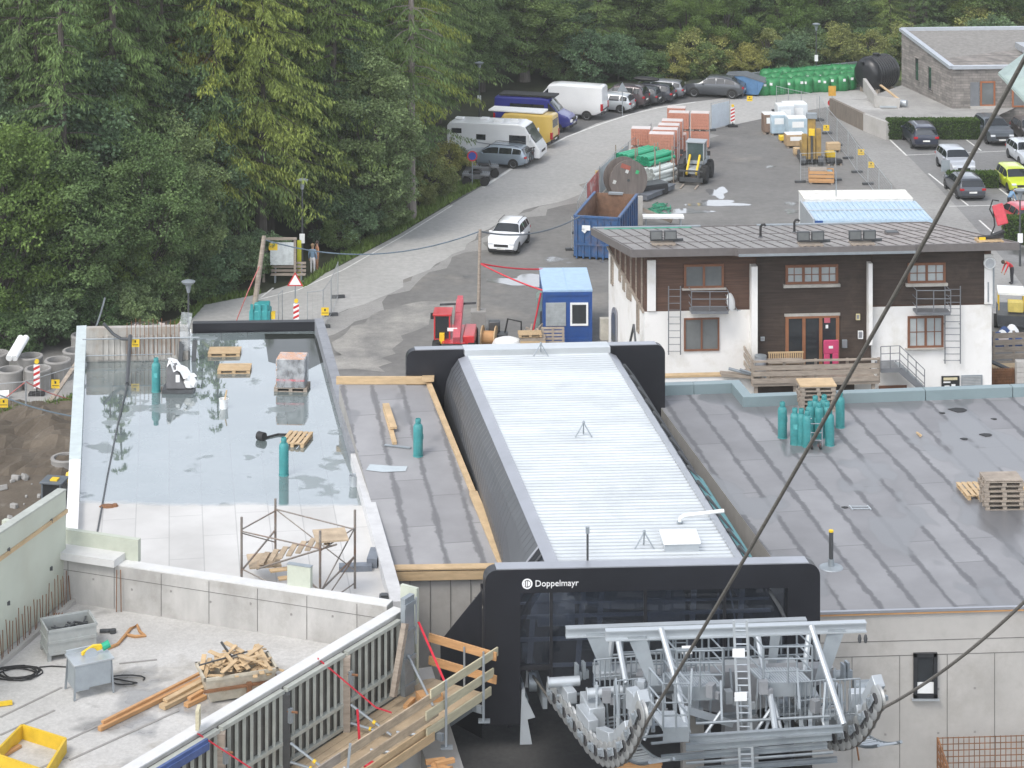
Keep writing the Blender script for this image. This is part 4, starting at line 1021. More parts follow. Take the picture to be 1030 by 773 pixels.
mb=MB();CF.rect(mb,872.5,876.5,264,346,.0,.5);mb.build('wing_wall',M_white,ch)
mb=MB();CF.rect(mb,990,998.5,256,306,.0,.08);mb.build('corner_pier',M_white,ch)
def roof_poly(pts,th=.16):
 top=[cp(u_,v_,roofz(v_))for u_,v_ in pts];n=len(top);bot=[(x,y,z-th)for x,y,z in top]
 mb=MB();mb.add(bot+top,[tuple(reversed(range(n))),tuple(range(n,2*n))]+[(i,(i+1)%n,n+(i+1)%n,n+i)for i in range(n)]);return mb
rp=[(-.75,-1.05),(4.05,-1.05),(4.15,-1.5),(12.45,-1.5),(12.5,-1.1),(WID+.95,-1.1),(WID+.6,DEP+1.1),(-.75,DEP+1.1)]
rf=roof_poly(rp).build('roof',M_croof,ch,smooth=0)
mb=MB();u_=-.6
while u_<WID+.5:
 v0=-1.05 if u_<4.1 or u_>12.5 else-1.5
 mb.bar(Vector(cp(u_,v0,roofz(v0)+.015)),Vector(cp(u_,DEP+1.1,roofz(DEP+1.1)+.015)),.035,.04);u_+=.62
for v_ in(3.2,7.6):mb.bar(Vector(cp(-.7,v_,roofz(v_)+.012)),Vector(cp(WID+.6,v_,roofz(v_)+.012)),.05,.025)
mb.build('standing_seams',mat('roof_seam',(.15,.135,.13),.5,metal=.2),rf)
mb=MB();
for(u0,v0),(u1,v1)in zip(rp,rp[1:]+rp[:1]):
 mb.bar(Vector(cp(u0,v0,roofz(v0)-.13)),Vector(cp(u1,v1,roofz(v1)-.13)),.07,.36)
mb.build('fascia',M_fascia,rf)
mb=MB();mb.bar(Vector(cp(4.15,-1.56,roofz(-1.5)-.26)),Vector(cp(12.45,-1.56,roofz(-1.5)-.26)),.13,.1);mb.build('gutter',M_galv,rf)
mb=MB();mb.bar(Vector(cp(-.7,DEP+.95,roofz(DEP+.95)+.05)),Vector(cp(5.0,DEP+.95,roofz(DEP+.95)+.05)),.2,.08);mb.bar(Vector(cp(8,DEP+.95,roofz(DEP+.95)+.05)),Vector(cp(14.6,DEP+.95,roofz(DEP+.95)+.05)),.2,.06);mb.build('ridge_flashing',M_galv,rf)
mb=MB();a=Vector(cp(-.2,DEP+.3,roofz(DEP+.3)+.05));b=Vector(cp(4.4,DEP+.3,roofz(DEP+.3)+.05));mb.bar(a,b,.1,.03)
tag(mb.build('green_strip',mat('green_strap',(.05,.34,.22),.6)),'long green strip lying on the left end of the chalet roof','strip')
W1=CF.window(ch,688,728,266,290,M_wframe,M_pane,2,2.2,sill=1.5,o=.0)
W2=CF.window(ch,688,723.5,320,353,M_wframe,M_pane,2,1.6,o=.0)
W3=CF.window(ch,790,843,266.5,286,M_wframe,M_curtain,3,2.6,sill=3,o=.07,bars=True)
W4=CF.window(ch,913,951,264.5,285,M_wframe,M_curtain,2,2.4,sill=3,o=.05,bars=True)
W5=CF.window(ch,913,949,318,350,M_wframe,M_curtain,2,2.2,sill=1.5,bars=True)
dg=CF.window(ch,790,844,317,378,mat('door_frame_brown',(.27,.115,.055),.6,var=.2),M_glass,3,3.2,name='terrace_door',o=.07)
mb=MB();CF.rect(mb,794,805,356,378,.07,.12);mb.build('lower_panel',M_dbrown,dg)
mb=MB();CF.rect(mb,789,845,315.5,318,.07,.16);mb.build('lintel',M_sill,dg)
mb=MB();CF.rect(mb,829,835,320,325,.15,.16);mb.build('red_notice',mat('red_notice',(.5,.12,.16),.5),dg)
mb=MB();CF.rect(mb,830.5,833,327,330.5,.15,.16);mb.build('white_notice',M_whitep,dg)
for k,(x0,x1,y0,y1)in enumerate([(614.6,616.6,256,286),(622.6,624.2,268,283),(626.5,628.4,276,292),(630.5,632.2,284,300),(633.0,634.6,287,302),(640.5,642.6,302,334)]):
 CL.window(ch,x0,x1,y0,y1,M_timber_old,M_pane,1,.45,o=.0)
mb=MB();dr=[]
for k in range(9):
 a=math.pi*k/8;dr.append((618.2-2.6*math.cos(a),318-9*math.sin(a)))
pts=[CL.at(x,y,.03)for x,y in[(615.6,345),]+dr+[(620.8,353)]]
mb.prism(pts,CL.n*.05);dd=mb.build('arched_door',M_greymet,ch)
mb=MB();mb.prism([p+CL.n*.055+(CL.at(618.2,330,.03)-p)*.25 for p in pts],CL.n*.02);mb.build('pane',M_pane,dd)
t=thing('bike_rack','dark slanted metal frame against the left wall of the chalet','rack');mb=MB();a,b,c=CL.at(633,348,.5),CL.at(637.5,327,.5),CL.at(640,352,.5);mb.bar(a,b,.09,.09);mb.bar(b,c,.09,.09);mb.build('frame',M_dkmetal,t)
t=thing('meter_cabinet','small beige cabinet standing at the back left corner of the chalet','cabinet');mb=MB();p=P(613,345);mb.box((p.x-.2,p.y,.75),(.6,.4,1.1),.1);mb.build('body',mat('cabinet_beige',(.50,.47,.40),.6),t);mb=MB();mb.box((p.x-.2,p.y,.1),(.5,.3,.2));mb.build('plinth',M_conc,t)
for k in range(6):
 v_=.6+1.75*k;mb=MB();mb.bar(Vector(cp(-.03,v_,5.25)),Vector(cp(-.03,v_,roofz(v_)-.3)),.08,.1);mb.build('wall_post',M_timber_old,ch)
mb=MB();mb.bar(Vector(cp(-.05,.0,5.2)),Vector(cp(-.05,DEP,5.2)),.1,.12);mb.build('storey_beam',M_timber_old,ch)
def escape(x0,x1,yd,yr,lad,lab):
 t=thing('escape_platform',lab,'balcony',(0,0,0),0)
 a,b=CF.at(x0,yd,.1),CF.at(x1,yd,.1);out=CF.n*.75
 mb=MB();mb.prism([a,b,b+out,a+out],Z*-.12);mb.build('deck',M_dkg,t)
 h=(CF.at(x0,yr,.8).z-CF.at(x0,yd,.8).z)
 a=a+Z*0;mb=MB()
 for z_ in(h,h*.62,h*.25):mb.path([a+Z*z_,a+out+Z*z_,b+out+Z*z_,b+Z*z_],.022,6)
 for p in(a+out,b+out,a.lerp(b,.5)+out):mb.tube(p,p+Z*h,.025,6)
 mb.build('railing',M_dkg,t)
 l0,l1,yt,yb=lad
 A0,A1,B0,B1=CF.at(l0,yt,.22),CF.at(l0,yb,.22),CF.at(l1,yt,.22),CF.at(l1,yb,.22)
 mb=MB();mb.tube(A0,A1,.028,6);mb.tube(B0,B1,.028,6)
 n_=int((A0.z-A1.z)/.3)
 for k in range(n_):mb.tube(A0.lerp(A1,(k+.5)/n_),B0.lerp(B1,(k+.5)/n_),.016,5)
 for q in(A1+Z*.1,B1+Z*.1,A0.lerp(A1,.5),B0.lerp(B1,.5)):mb.tube(q,q-CF.n*.22,.02,5)
 mb.build('ladder',M_dkg,t)
M_dkg=mat('grey_steel',(.20,.21,.225),.5,metal=.3,var=.15)
escape(693,730,309,289,(672.5,684.5,288,357),'grey steel escape platform with ladder on the left part of the chalet front')
escape(918,952,310,288,(950.5,966,288,366),'grey steel escape platform with ladder on the right part of the chalet front')
t=thing('satellite_dish','white satellite dish on the chalet wall beside the left escape platform','dish');c=CF.at(736,304,.5)
mb=MB();Mx=Matrix.Rotation(R(62),4,'Z')@Matrix.Rotation(R(75),4,'X');mb.lathe([(.01,.09),(.25,.05),(.42,-.03),(.42,-.05),(.25,.03),(.01,.06)],20,c,Mx);mb.build('reflector',M_whitep,t)
mb=MB();mb.tube(CF.at(742,313,.0),c,.025,6);mb.tube(c-Z*.35,c-Z*.3+CF.n*.35+cu*.35,.015,5);mb.build('arm',M_galv,t)
t=thing('round_sign','round white sign on the right corner pier of the chalet','sign');c=CF.at(995.5,265,.16);mb=MB();mb.lathe([(.01,.04),(.27,.04),(.29,0),(.29,-.04),(.01,-.04)],22,c,Matrix.Rotation(ca,4,'Z')@Matrix.Rotation(R(90),4,'X'));mb.build('disc',M_whitep,t)
mb=MB();mb.lathe([(.16,.045),(.22,.045),(.22,.05),(.16,.05)],20,c,Matrix.Rotation(ca,4,'Z')@Matrix.Rotation(R(90),4,'X'));mb.build('ring',mat('sign_grey',(.5,.52,.53),.5),t)
mb=MB();mb.tube(CF.at(999.5,262,.12),CF.at(999.5,310,.12),.04,8);mb.tube(CF.at(994,284,.1),CF.at(994,304,.1),.03,6);mb.build('downpipe',M_galv,ch)
for nm,lab,x0,x1,y0,y1,m_ in[('wall_box','pale wall box between the terrace door and the right wing wall',863,868,333,341,M_whitep),('wall_lamp','small yellowish lamp on the dark chalet front',861,865,316,322,mat('lamp_yellow',(.7,.62,.36),.5)),('wall_box','small grey box low on the dark chalet front beside the left wing wall',765,769,339,343,M_galv_lt),('letter_box','grey letter box right of the pink bag on the dark chalet front',847,852,342,350,M_galv)]:
 t=thing(nm,lab,nm.replace('_',' '));mb=MB();CF.rect(mb,x0,x1,y0,y1,.07,.18);mb.build('housing',m_,t,bevel=.01);mb=MB();CF.rect(mb,x0+.8,x1-.8,y0+1,y1-1,.18,.19);mb.build('front',M_greymet,t)
tr=thing('terrace','weathered timber terrace with plank balustrade in front of the chalet door','terrace')
tz=2.45;TF=Facade(c0_-cn*2.3,cu)
x0,x1=757,884
pa,pb=TF.at(x0,379),TF.at(x1,376);ia,ib=pa+cn*2.22,pb+cn*2.22
mb=MB();mb.slab([(p.x,p.y)for p in(pa,pb,ib,ia)],tz-.14,tz);mb.build('deck',M_timber_old,tr)
BH=1.05
for k,z_ in enumerate((.12,.45,.72,1.02)):
 a,b=Vector((pa.x,pa.y-.04,tz+z_)),Vector((pb.x,pb.y-.04,tz+z_));mb=MB();mb.bar(a,b,.05 if z_<1 else .18,.22 if z_<1 else .06);mb.build('balustrade_plank',M_timber_old,tr)
for k in range(5):
 p=pa.lerp(pb,k/4);mb=MB();mb.box((p.x,p.y+.05,tz+.48),(.12,.1,1.16));mb.build('post',M_timber_old,tr)
for k,z_ in enumerate((.3,.68,1.0)):
 mb=MB();mb.bar(Vector((pa.x,pa.y,tz+z_)),Vector((ia.x,ia.y,tz+z_)),.05,.2);mb.build('balustrade_plank',M_timber_old,tr)
for k in range(4):
 p=pa.lerp(pb,.03+.31*k);mb=MB();mb.box((p.x,p.y+.2,tz/2-.4),(.16,.16,tz+.5));mb.build('support_post',M_timber_old,tr)
mb=MB();mb.slab([(p.x,p.y)for p in(pa+cn*1.5+cu*.5,pb+cn*1.5-cu*.8,ib-cu*.8,ia+cu*.5)],-.4,tz-.16);mb.build('dark_infill',M_dbrown,tr)
t=thing('bench','slatted wooden bench on the chalet terrace below the door window','bench',CF.at(791,372,.6));t.location.z=tz;t.rotation_euler=(0,0,ca)
for k in range(15):
 pass
mb=MB()
for k in range(16):mb.box((-.78+.104*k,.16,.62),(.06,.03,.42))
mb.bar((-.84,.16,.84),(.84,.16,.84),.05,.07);mb.build('backrest',M_timber,t)
mb=MB();
for k in range(4):mb.box((0,-.25+.12*k,.43),(1.66,.09,.03))
mb.build('seat',M_timber,t)
for sx in(-.78,.78):
 for sy in(-.25,.14):mb=MB();mb.box((sx,sy,.21),(.07,.07,.42));mb.build('leg',M_timber,t)
t=thing('terrace_table','grey timber table in front of the bench on the terrace','table',tuple(CF.at(790,372,1.35)));t.location.z=tz;t.rotation_euler=(0,0,ca)
mb=MB();mb.box((0,0,.72),(1.7,.7,.05));mb.build('top',M_timber_old,t)
for sx in(-.75,.75):
 for sy in(-.28,.28):mb=MB();mb.box((sx,sy,.35),(.07,.07,.69));mb.build('leg',M_timber_old,t)
t=thing('rain_barrel','grey plastic bin at the left end of the terrace','bin',tuple(CF.at(765,372,1.2)));t.location.z=tz
mb=MB();mb.lathe([(.22,0),(.27,.3),(.28,.85),(.26,.9)],16);mb.build('body',mat('grey_bin',(.33,.35,.38),.5),t);mb=MB();mb.lathe([(.29,.88),(.28,.96),(.02,1.0)],16);mb.build('lid',M_galv,t)
t=thing('pink_mat','bright pink two-legged padded mat hanging behind the terrace balustrade','mat');Mp=mat('pink_fabric',(.50,.05,.14),.7,var=.12)
c=CF.at(836,361,.9)
mb=MB();mb.box((c.x,c.y,c.z+.55),(.72,.10,.65),ca);mb.build('pad',Mp,t,bevel=.04)
for sx in(-.2,.2):mb=MB();mb.box((c.x+sx,c.y,c.z-.12),(.28,.10,.75),ca);mb.build('flap',Mp,t,bevel=.04)
mb=MB();mb.box((c.x-.02,c.y-.056,c.z+.55),(.2,.01,.12),ca);mb.build('patch',M_whitep,t)
t=thing('steel_stairs','grey steel outside stairs going down right of the terrace','stairs')
SF=Facade(c0_-cn*1.5,cu)
a=SF.at(886,371);b=SF.at(905,370);e=SF.at(930,394);z0=a.z
mb=MB();mb.slab([(p.x,p.y)for p in(a,b,b+cn*1.2,a+cn*1.2)],z0-.2,z0);mb.build('landing',M_dkg,t)
for q in(Vector(),cn*1.1):mb=MB();mb.bar(b+q-Z*.1,e+q,.06,.26);mb.build('stringer',M_dkg,t)
mb=MB()
for k in range(8):
 p=b.lerp(e,(k+.6)/8);mb.box((p.x,p.y+.55,p.z+.02),(.26,1.0,.04),ca)
mb.build('tread',M_galv,t)
mb=MB()
for z_ in(.35,.68,1.02):mb.path([a+Z*z_,b+Z*z_,e+Z*z_],.02,6)
for p in(a,a.lerp(b,.5),b,b.lerp(e,.33),b.lerp(e,.66),e):mb.tube(p,p+Z*1.02,.022,6)
mb.build('railing',M_dkg,t)
mb=MB();CF.rect(mb,947,965,378.5,393,.02,.07);t=thing('notice_sign','black notice panel with pale rows of writing low on the white chalet wall','sign');mb.build('board',mat('notice_black',(.02,.022,.024),.5),t)
for k,(xa,xb,ya,yb,m_)in enumerate([(949,963,380,382.6,mat('notice_gold',(.62,.56,.36),.6)),(949,956,384,385.4,M_whitep),(957,961,386.6,389.5,M_whitep),(950,955,388,389.4,M_whitep),(952,962,391,392,M_whitep)]):
 mb=MB();CF.rect(mb,xa,xb,ya,yb,.07,.075);mb.build('printed_row',m_,t)
t=thing('ventilation_grille','square grey louvred grille low on the white chalet wall','grille');mb=MB();CF.rect(mb,967,988,377.5,393,.0,.06);mb.build('frame',M_galv,t)
mb=MB()
for k in range(9):CF.rect(mb,968,987,379+1.5*k,379.7+1.5*k,.06,.085)
mb.build('louvre',mat('louvre',(.42,.43,.43),.5),t)
mb=MB();CF.rect(mb,884,912,388,400,.0,.05);mb.build('basement_door',M_wframe,ch)
def chalet_roof_at(x,y):
 z=8.0
 for _ in range(12):
  p=P(x,y,z);rel=p-c0_;v_=rel.dot(cn)/lu.dot(cn);z=roofz(v_)
 return P(x,y,z)
SLOPE=math.atan(.172)
def pallet_mb():
 mb=MB()
 for k in range(5):mb.box((0,-.35+.175*k,.132),(1.2,.12,.022))
 for sx in(-.53,0,.53):
  mb.box((sx,0,.112),(.12,.8,.022))
 for sx in(-.53,0,.53):
  for sy in(-.34,0,.34):mb.box((sx,sy,.0585),(.13,.11,.085))
 for sy in(-.34,0,.34):mb.box((0,sy,.008),(1.2,.10,.016))
 return mb
def floodlights(x,y,w_,label):
 p=chalet_roof_at(x,y);t=thing('floodlight_unit',label,'floodlights',p,ca)
 mb=MB();
 for k in range(4):mb.box((-.45+.3*k,0,.05),(.12,.8,.1))
 for k in range(3):mb.box((0,-.3+.3*k,.12),(1.15,.14,.04))
 mb.build('timber_base',M_timber_old,t)
 for sx in(-.34,.34):
  mb=MB();mb.box((sx,-.05,.50),(.60,.16,.44));hd=mb.build('lamp_head',M_dkmetal,t,bevel=.02)
  mb=MB();mb.box((sx,-.135,.50),(.5,.02,.34));mb.build('lens',M_pane,hd)
 mb=MB();mb.bar((-.6,.02,.24),(.6,.02,.24),.06,.06);mb.bar((.4,.3,.15),(1.0,.2,.2),.1,.14);mb.build('bracket',M_dkmetal,t)
floodlights(667,247,1,'pair of floodlights at the left end of the chalet roof edge')
floodlights(815,248,1,'pair of floodlights in the middle of the chalet roof edge beside the vent pipes')
floodlights(867,247,1,'pair of floodlights right of the middle of the chalet roof edge')
for x,y,lab in[(765,239,'hooked black vent pipe on the chalet roof, the left one of two'),(799,234,'hooked black vent pipe on the chalet roof, the right one of two')]:
 p=chalet_roof_at(x,y);t=thing('vent_pipe',lab,'pipe',p);mb=MB();mb.path([(0,0,0),(0,0,.52),(.06,0,.62),(.2,0,.64),(.24,0,.56)],.06,8);mb.build('pipe',M_rubber,t);mb=MB();mb.lathe([(.13,0),(.1,.04),(.06,.06)],10);mb.build('collar',M_dkmetal,t)
p=chalet_roof_at(897,236);t=thing('roof_hatch','small dark hatch on the reddish end of the chalet roof','hatch',p,ca);mb=MB();mb.box((0,0,.06),(.65,.5,.14));mb.build('frame',M_fascia,t);mb=MB();mb.box((0,0,.145),(.6,.45,.03));mb.build('lid',M_dkmetal,t)
t=thing('roof_pallet','pallet with black and yellow gear on the right corner of the chalet roof','pallet',chalet_roof_at(995,244),ca)
pallet_mb().build('deck',M_timber,t);mb=MB();mb.bar((-.5,.1,.2),(.7,.0,.3),.25,.12);mb.bar((.2,.1,.3),(.75,.1,.5),.3,.08);mb.build('black_gear',M_rubber,t);mb=MB();mb.box((-.35,.0,.2),(.3,.2,.12));mb.build('yellow_gear',M_yellow,t)
t=thing('ski_tow_seat','red plastic seat shell on black tube legs at the right end of the chalet roof','seat',chalet_roof_at(1006,240),ca)
mb=MB();mb.box((0,0,1.15),(.55,.12,1.0),M=Matrix.Rotation(R(-14),4,'Y')@Matrix.Rotation(R(-12),4,'X'));mb.build('seat_shell',mat('red_plastic',(.55,.06,.08),.45),t,bevel=.05)
for sx in(-.25,.25):mb=MB();mb.path([(sx-.25,0,.05),(sx,.05,.6),(sx-.05,.1,1.3)],.035,6);mb.build('leg',M_rubber,t)
mb=MB();mb.path([(-.3,.05,1.0),(-.5,.05,1.4),(-.35,.05,1.85),(-.05,.05,1.8)],.035,6);mb.build('hose',M_rubber,t)
t=thing('low_garden_wall','low pale wall and coping at the foot of the white chalet wall','wall');mb=MB();GF=Facade(c0_-cn*1.6,cu);GF.rect(mb,640,757,378,400,-.15,.15);mb.build('wall',M_white,t);mb=MB();GF.rect(mb,640,757,376.4,378.4,-.2,.2);mb.build('coping',M_timber,t)
t=thing('timber_pile','long boards and a grey tube lying left of the terrace','boards');mb=MB();a,b=GF.at(725,376,.3),GF.at(765,379,.3);mb.bar(a,b,.5,.12);mb.build('board',M_timber_old,t);mb=MB();a,b=GF.at(733,371,.4),GF.at(764,379,.5);mb.tube(a,b,.07,8);mb.tube(a+Vector((.5,-.1,0)),b+Vector((.3,-.1,0)),.05,8);mb.build('tube',M_galv,t)
def stone_mat():
 m,nt,b=nodes_of('grey_stone_masonry')
 tc=nt.nodes.new('ShaderNodeTexCoord');sep=nt.nodes.new('ShaderNodeSeparateXYZ');nt.links.new(tc.outputs['Object'],sep.inputs[0])
 ad=nt.nodes.new('ShaderNodeMath');ad.operation='ADD';nt.links.new(sep.outputs[0],ad.inputs[0]);nt.links.new(sep.outputs[1],ad.inputs[1])
 cb=nt.nodes.new('ShaderNodeCombineXYZ');nt.links.new(ad.outputs[0],cb.inputs[0]);nt.links.new(sep.outputs[2],cb.inputs[1])
 bk=nt.nodes.new('ShaderNodeTexBrick');bk.inputs['Scale'].default_value=1;bk.inputs['Brick Width'].default_value=.7;bk.inputs['Row Height'].default_value=.2;bk.inputs['Mortar Size'].default_value=.012;bk.offset=.37
 bk.inputs['Color1'].default_value=(.17,.16,.15,1);bk.inputs['Color2'].default_value=(.27,.25,.235,1);bk.inputs['Mortar'].default_value=(.13,.125,.12,1)
 nt.links.new(cb.outputs[0],bk.inputs['Vector']);f,_=noise_fac(nt,1.6,6)
 nt.links.new(mixc(nt,1.0,bk.outputs['Color'],ramp(nt,f,[(.3,(.72,.72,.72)),(.7,(1.25,1.22,1.18))]),'MULTIPLY'),b.inputs['Base Color']);b.inputs['Roughness'].default_value=.9
 bump(nt,b,bk.outputs['Fac'],-.3,.02);return m
M_stone=stone_mat()
sb=thing('stone_building','low grey stone building with a sloping metal-edged roof at the top right','building')
Bf=Vector((34.2,176.2,0));Af=Vector((32.0,186.2,0));fd=Vector((math.cos(R(4)),math.sin(R(4)),0));Cf=Bf+fd*16;Df=Af+fd*18
zB,zA=4.35,5.75
mb=MB();vs=[(p.x,p.y,-1.0)for p in(Bf,Cf,Df,Af)]+[(Bf.x,Bf.y,zB),(Cf.x,Cf.y,zB),(Df.x,Df.y,zA),(Af.x,Af.y,zA)]
mb.add(vs,[(3,2,1,0),(4,5,6,7),(0,1,5,4),(1,2,6,5),(2,3,7,6),(3,0,4,7)]);mb.build('wall',M_stone,sb,smooth=0)
mb=MB();vs=[Vector((Bf.x,Bf.y,zB))+Vector((.2,.2,.012)),Vector((Cf.x,Cf.y,zB+.012)),Vector((Df.x,Df.y,zA+.012)),Vector((Af.x,Af.y,zA))+Vector((.2,-.2,.012))];mb.add(vs,[(0,1,2,3)]);mb.build('roof',mat('gravel_roof',(.235,.225,.21),.9,var=.25,scale=3),sb,smooth=0)
mb=MB()
for p,q,za,zb2 in((Bf,Cf,zB,zB),(Af,Df,zA,zA),(Bf,Af,zB,zA)):mb.bar(Vector((p.x,p.y,za+.12)),Vector((q.x,q.y,zb2+.12)),.42,.26)
mb.build('coping',mat('zinc_coping',(.50,.53,.57),.4,metal=.4,var=.08),sb)
SBL=Facade(Bf,(Bf-Af));SBF=Facade(Bf,fd)
SBL.window(sb,920,925,58,82,M_stone,M_glass,1,.8,o=.0);SBL.window(sb,933,938,67,92,M_stone,M_glass,1,.8,o=.0)
SBF.window(sb,986,1001,82,107,mat('window_frame_orange',(.33,.12,.05),.6),M_pane,1,1.6);SBF.window(sb,1018,1034,88,108,mat('window_frame_orange',(.33,.12,.05),.6),M_pane,1,1.6)
mb=MB();SBF.rect(mb,976,985,83,107,.0,.04);mb.build('shutter',M_dkg,sb)
mb=MB();SBF.rect(mb,976,1004,107,109.5,.0,.25);mb.build('sill',M_conc,sb)
mb=MB();k_=Vector((Bf.x,Bf.y,0)).lerp(Df,.42);mb.box((k_.x+.6,k_.y,zB+.9),(1.9,2.2,.5),R(4));mb.build('skylight',mat('skylight_zinc',(.36,.38,.40),.4,metal=.3),sb)
pd=thing('retaining_wall','brownish concrete retaining wall along the lane below the stone building','wall')
W1,W2=P(836,115.5),P(870,132);W3=P(893,141)
mb=MB();mb.bar(W1+Z*.65,W2+Z*.65,.28,1.34);mb.build('timbered_face',mat('stained_concrete',(.20,.17,.14),.85,var=.3,scale=1.5,stretch=(4,4,.6),bmp=.2),pd)
mb=MB();mb.bar(W2+Z*.66,W3+Z*.66,.30,1.36);mb.build('pale_face',M_conc,pd)
pod=[W1,W3+Vector((0,.2,0)),P(990,139.5),Bf+fd*5,Bf,Af,P(868,100,1.27)]
sheet('raised_forecourt',[(p.x,p.y)for p in pod],1.27,M_gravel)
sheet('raised_road',[(p.x,p.y)for p in(W1+Vector((.1,.3,0)),W1.lerp(W3,.45),P(890,112,1.27),P(872,101.5,1.27))],1.276,M_road)
t=thing('forecourt_wall','short pale concrete wall standing on the raised gravel bed beside the black tank','wall');a,b,c=P(880,99,1.3),P(906,103,1.3),P(925,103,1.3)
mb=MB();mb.bar(P(881,108,1.3)+Z*.5,P(881,108,1.3)+Vector((.2,7,.5)),.25,1.0);mb.bar(P(881,108,1.3)+Z*.45,P(905,108.5,1.3)+Z*.25,.22,.9);mb.build('wall',M_conc,t)
t=thing('metal_plate_stack','white metal sheets and a silver duct lying on the gravel by the stone wall','sheets',P(892,107,1.3));mb=MB();mb.box((0,0,.08),(1.3,1.6,.12));mb.build('sheet',M_galv_lt,t);mb=MB();mb.tube((.5,.2,.3),(1.5,-.4,.3),.25,12);mb.build('duct',M_galv_lt,t);mb=MB();mb.bar((0,3,1.1),(1.1,.3,.4),.2,.08);mb.build('plank',M_timber,t)
t=thing('kiosk_roof','pale green metal roof corner at the right edge of the photo','roof');Mg=mat('pale_green_metal',(.36,.44,.41),.45,var=.12,metal=.2)
a=PY(1004,73,158);mb=MB();pts=[a,PY(1050,122,154),PY(1150,88,156),PY(1040,46,164)];mb.prism(pts,Z*-.18);mb.build('roof_sheet',Mg,t)
for p in(pts[1],pts[2],PY(1060,62,163)):mb=MB();mb.tube((p.x,p.y,0),(p.x,p.y,p.z-.3),.08,8);mb.build('post',M_dkg,t)
def hedge(x0,x1,yb,dep,h,label):
 a,b=P(x0,yb),P(x1,yb);L_=(b-a).length;t=thing('hedge',label,'hedge',a,math.atan2(b.y-a.y,b.x-a.x))
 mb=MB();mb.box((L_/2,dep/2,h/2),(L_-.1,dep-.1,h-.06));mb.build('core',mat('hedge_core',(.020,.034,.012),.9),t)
 rng=np.random.default_rng(int(x0));n=int(L_*1500)
 c=np.stack([rng.random(n)*L_,rng.random(n)*dep,rng.random(n)*h],1);f=rng.integers(0,4,n)
 c[f==0,1]=rng.normal(0,.03,(f==0).sum());c[f==1,2]=h+rng.normal(0,.03,(f==1).sum());c[f==2,2]=h+rng.normal(0,.03,(f==2).sum());c[f==3,0]=rng.choice([0.0,L_],(f==3).sum())
 d=rng.normal(0,1,(n,3));up=rng.normal(0,1,(n,3));v4=cards(c,d,up,.08+.08*rng.random(n),.03+.03*rng.random(n),rng)
 me=quads_mesh('foliage',v4,L_hedge);o=bpy.data.objects.new('foliage',me);COL.objects.link(o);o.parent=t
L_hedge=leaf_mat('leaves_hedge',(.075,.13,.030),.4)
hedge(894,985,141,1.0,1.45,'long clipped hedge behind the dark people carrier below the gravel bed')
hedge(955,1004,190,.9,1.0,'low hedge between the silver car and the dark estate car in the car park')
hedge(1012,1060,247,1.0,1.6,'hedge stub at the right edge behind the chalet roof corner')
fb=thing('building_shell','unfinished concrete building shell with parapet walls in the foreground','building')
TZ=10.6
K=Vector((-2.95,59.2,0));aD=Vector((-.54,-.84,0)).normalized();bD=Vector((-aD.y,aD.x,0))*1
if bD.x<0:bD=-bD
W0=Vector((-14.4,63.35,0));wD=(W0-K).normalized();wN=Vector((wD.y,-wD.x,0))
if wN.y<0:wN=-wN
M_slab=surface('site_slab',[(.3,(.43,.42,.40)),(.7,(.56,.55,.53))],.5,patches=((.22,.55,(.30,.275,.23),.75),(.9,.64,(.26,.25,.235),.5),(.5,.64,(.40,.35,.26),.4)),rough=.7,bmp=.05,wet=(.28,.60),wetrough=.25)
pts=[K,W0,W0+aD*24,K+aD*24]
mb=MB();mb.slab([(p.x,p.y)for p in pts],RZ-.35,RZ);mb.build('slab',M_slab,fb,smooth=0)
M_pconc=mat('parapet_concrete',(.44,.43,.41),.8,var=.22,scale=.9,dirt=(.27,.255,.23),dirtamt=.65,bmp=.1,stretch=(1.5,1.5,.6))
M_ptop=mat('fresh_concrete_top',(.60,.60,.59),.75,var=.08)
def wall_run(p,q,z0,z1,th,name,off):
 mb=MB();a,b=p+off,q+off;mb.bar((a.x,a.y,(z0+z1)/2),(b.x,b.y,(z0+z1)/2),th,z1-z0);w_=mb.build(name,M_pconc,fb)
 return w_
cw=wall_run(K-wD*.0+wD*.35,W0,RZ-3,TZ,.42,'back_wall',wN*.21)
mb=MB();a=K+wD*.35+wN*.21;b=W0+wN*.21;mb.bar((a.x,a.y,TZ+.015),(b.x,b.y,TZ+.015),.40,.03);mb.build('cast_top',M_ptop,cw)
mb=MB();a2=K+wD*8.35+wN*.12;b2=K+wD*9.9+wN*.12
mb.bar((a2.x,a2.y,TZ+.12),(b.x,b.y-.1,TZ+.12),.62,.2);mb.build('coping_block',M_ptop,fb)
a3=K+wD*7.95+wN*.5;mb=MB();mb.bar((a3.x,a3.y,TZ+.3),(b.x,b.y+.3,TZ+.3),.16,.62);mb.build('inner_formwork',mat('form_panel_green',(.47,.50,.42),.6,var=.1,dirt=(.36,.36,.29),dirtamt=.3),fb)
M_jt=mat('joint',(.17,.165,.155),.9)
mb=MB()
for k in range(7):
 p=K+wD*(1.2+1.45*k);mb.box((p.x,p.y-.004,RZ+.6),(.016,.01,1.14))
a,b=K+wD*.3,W0;mb.bar((a.x,a.y-.003,TZ-.32),(b.x,b.y-.003,TZ-.32),.01,.012);mb.build('panel_joint',M_jt,fb)
mb=MB()
for k in range(9):
 p=K+wD*(.7+1.2*k);mb.box((p.x,p.y-.004,RZ+.62+.12*(k%2)),(.055,.012,.055))
mb.build('tie_hole',M_conc_dk,fb)
fw=wall_run(K-aD*.0,K+aD*22,RZ-.2,TZ,.30,'front_wall',-bD*.0)
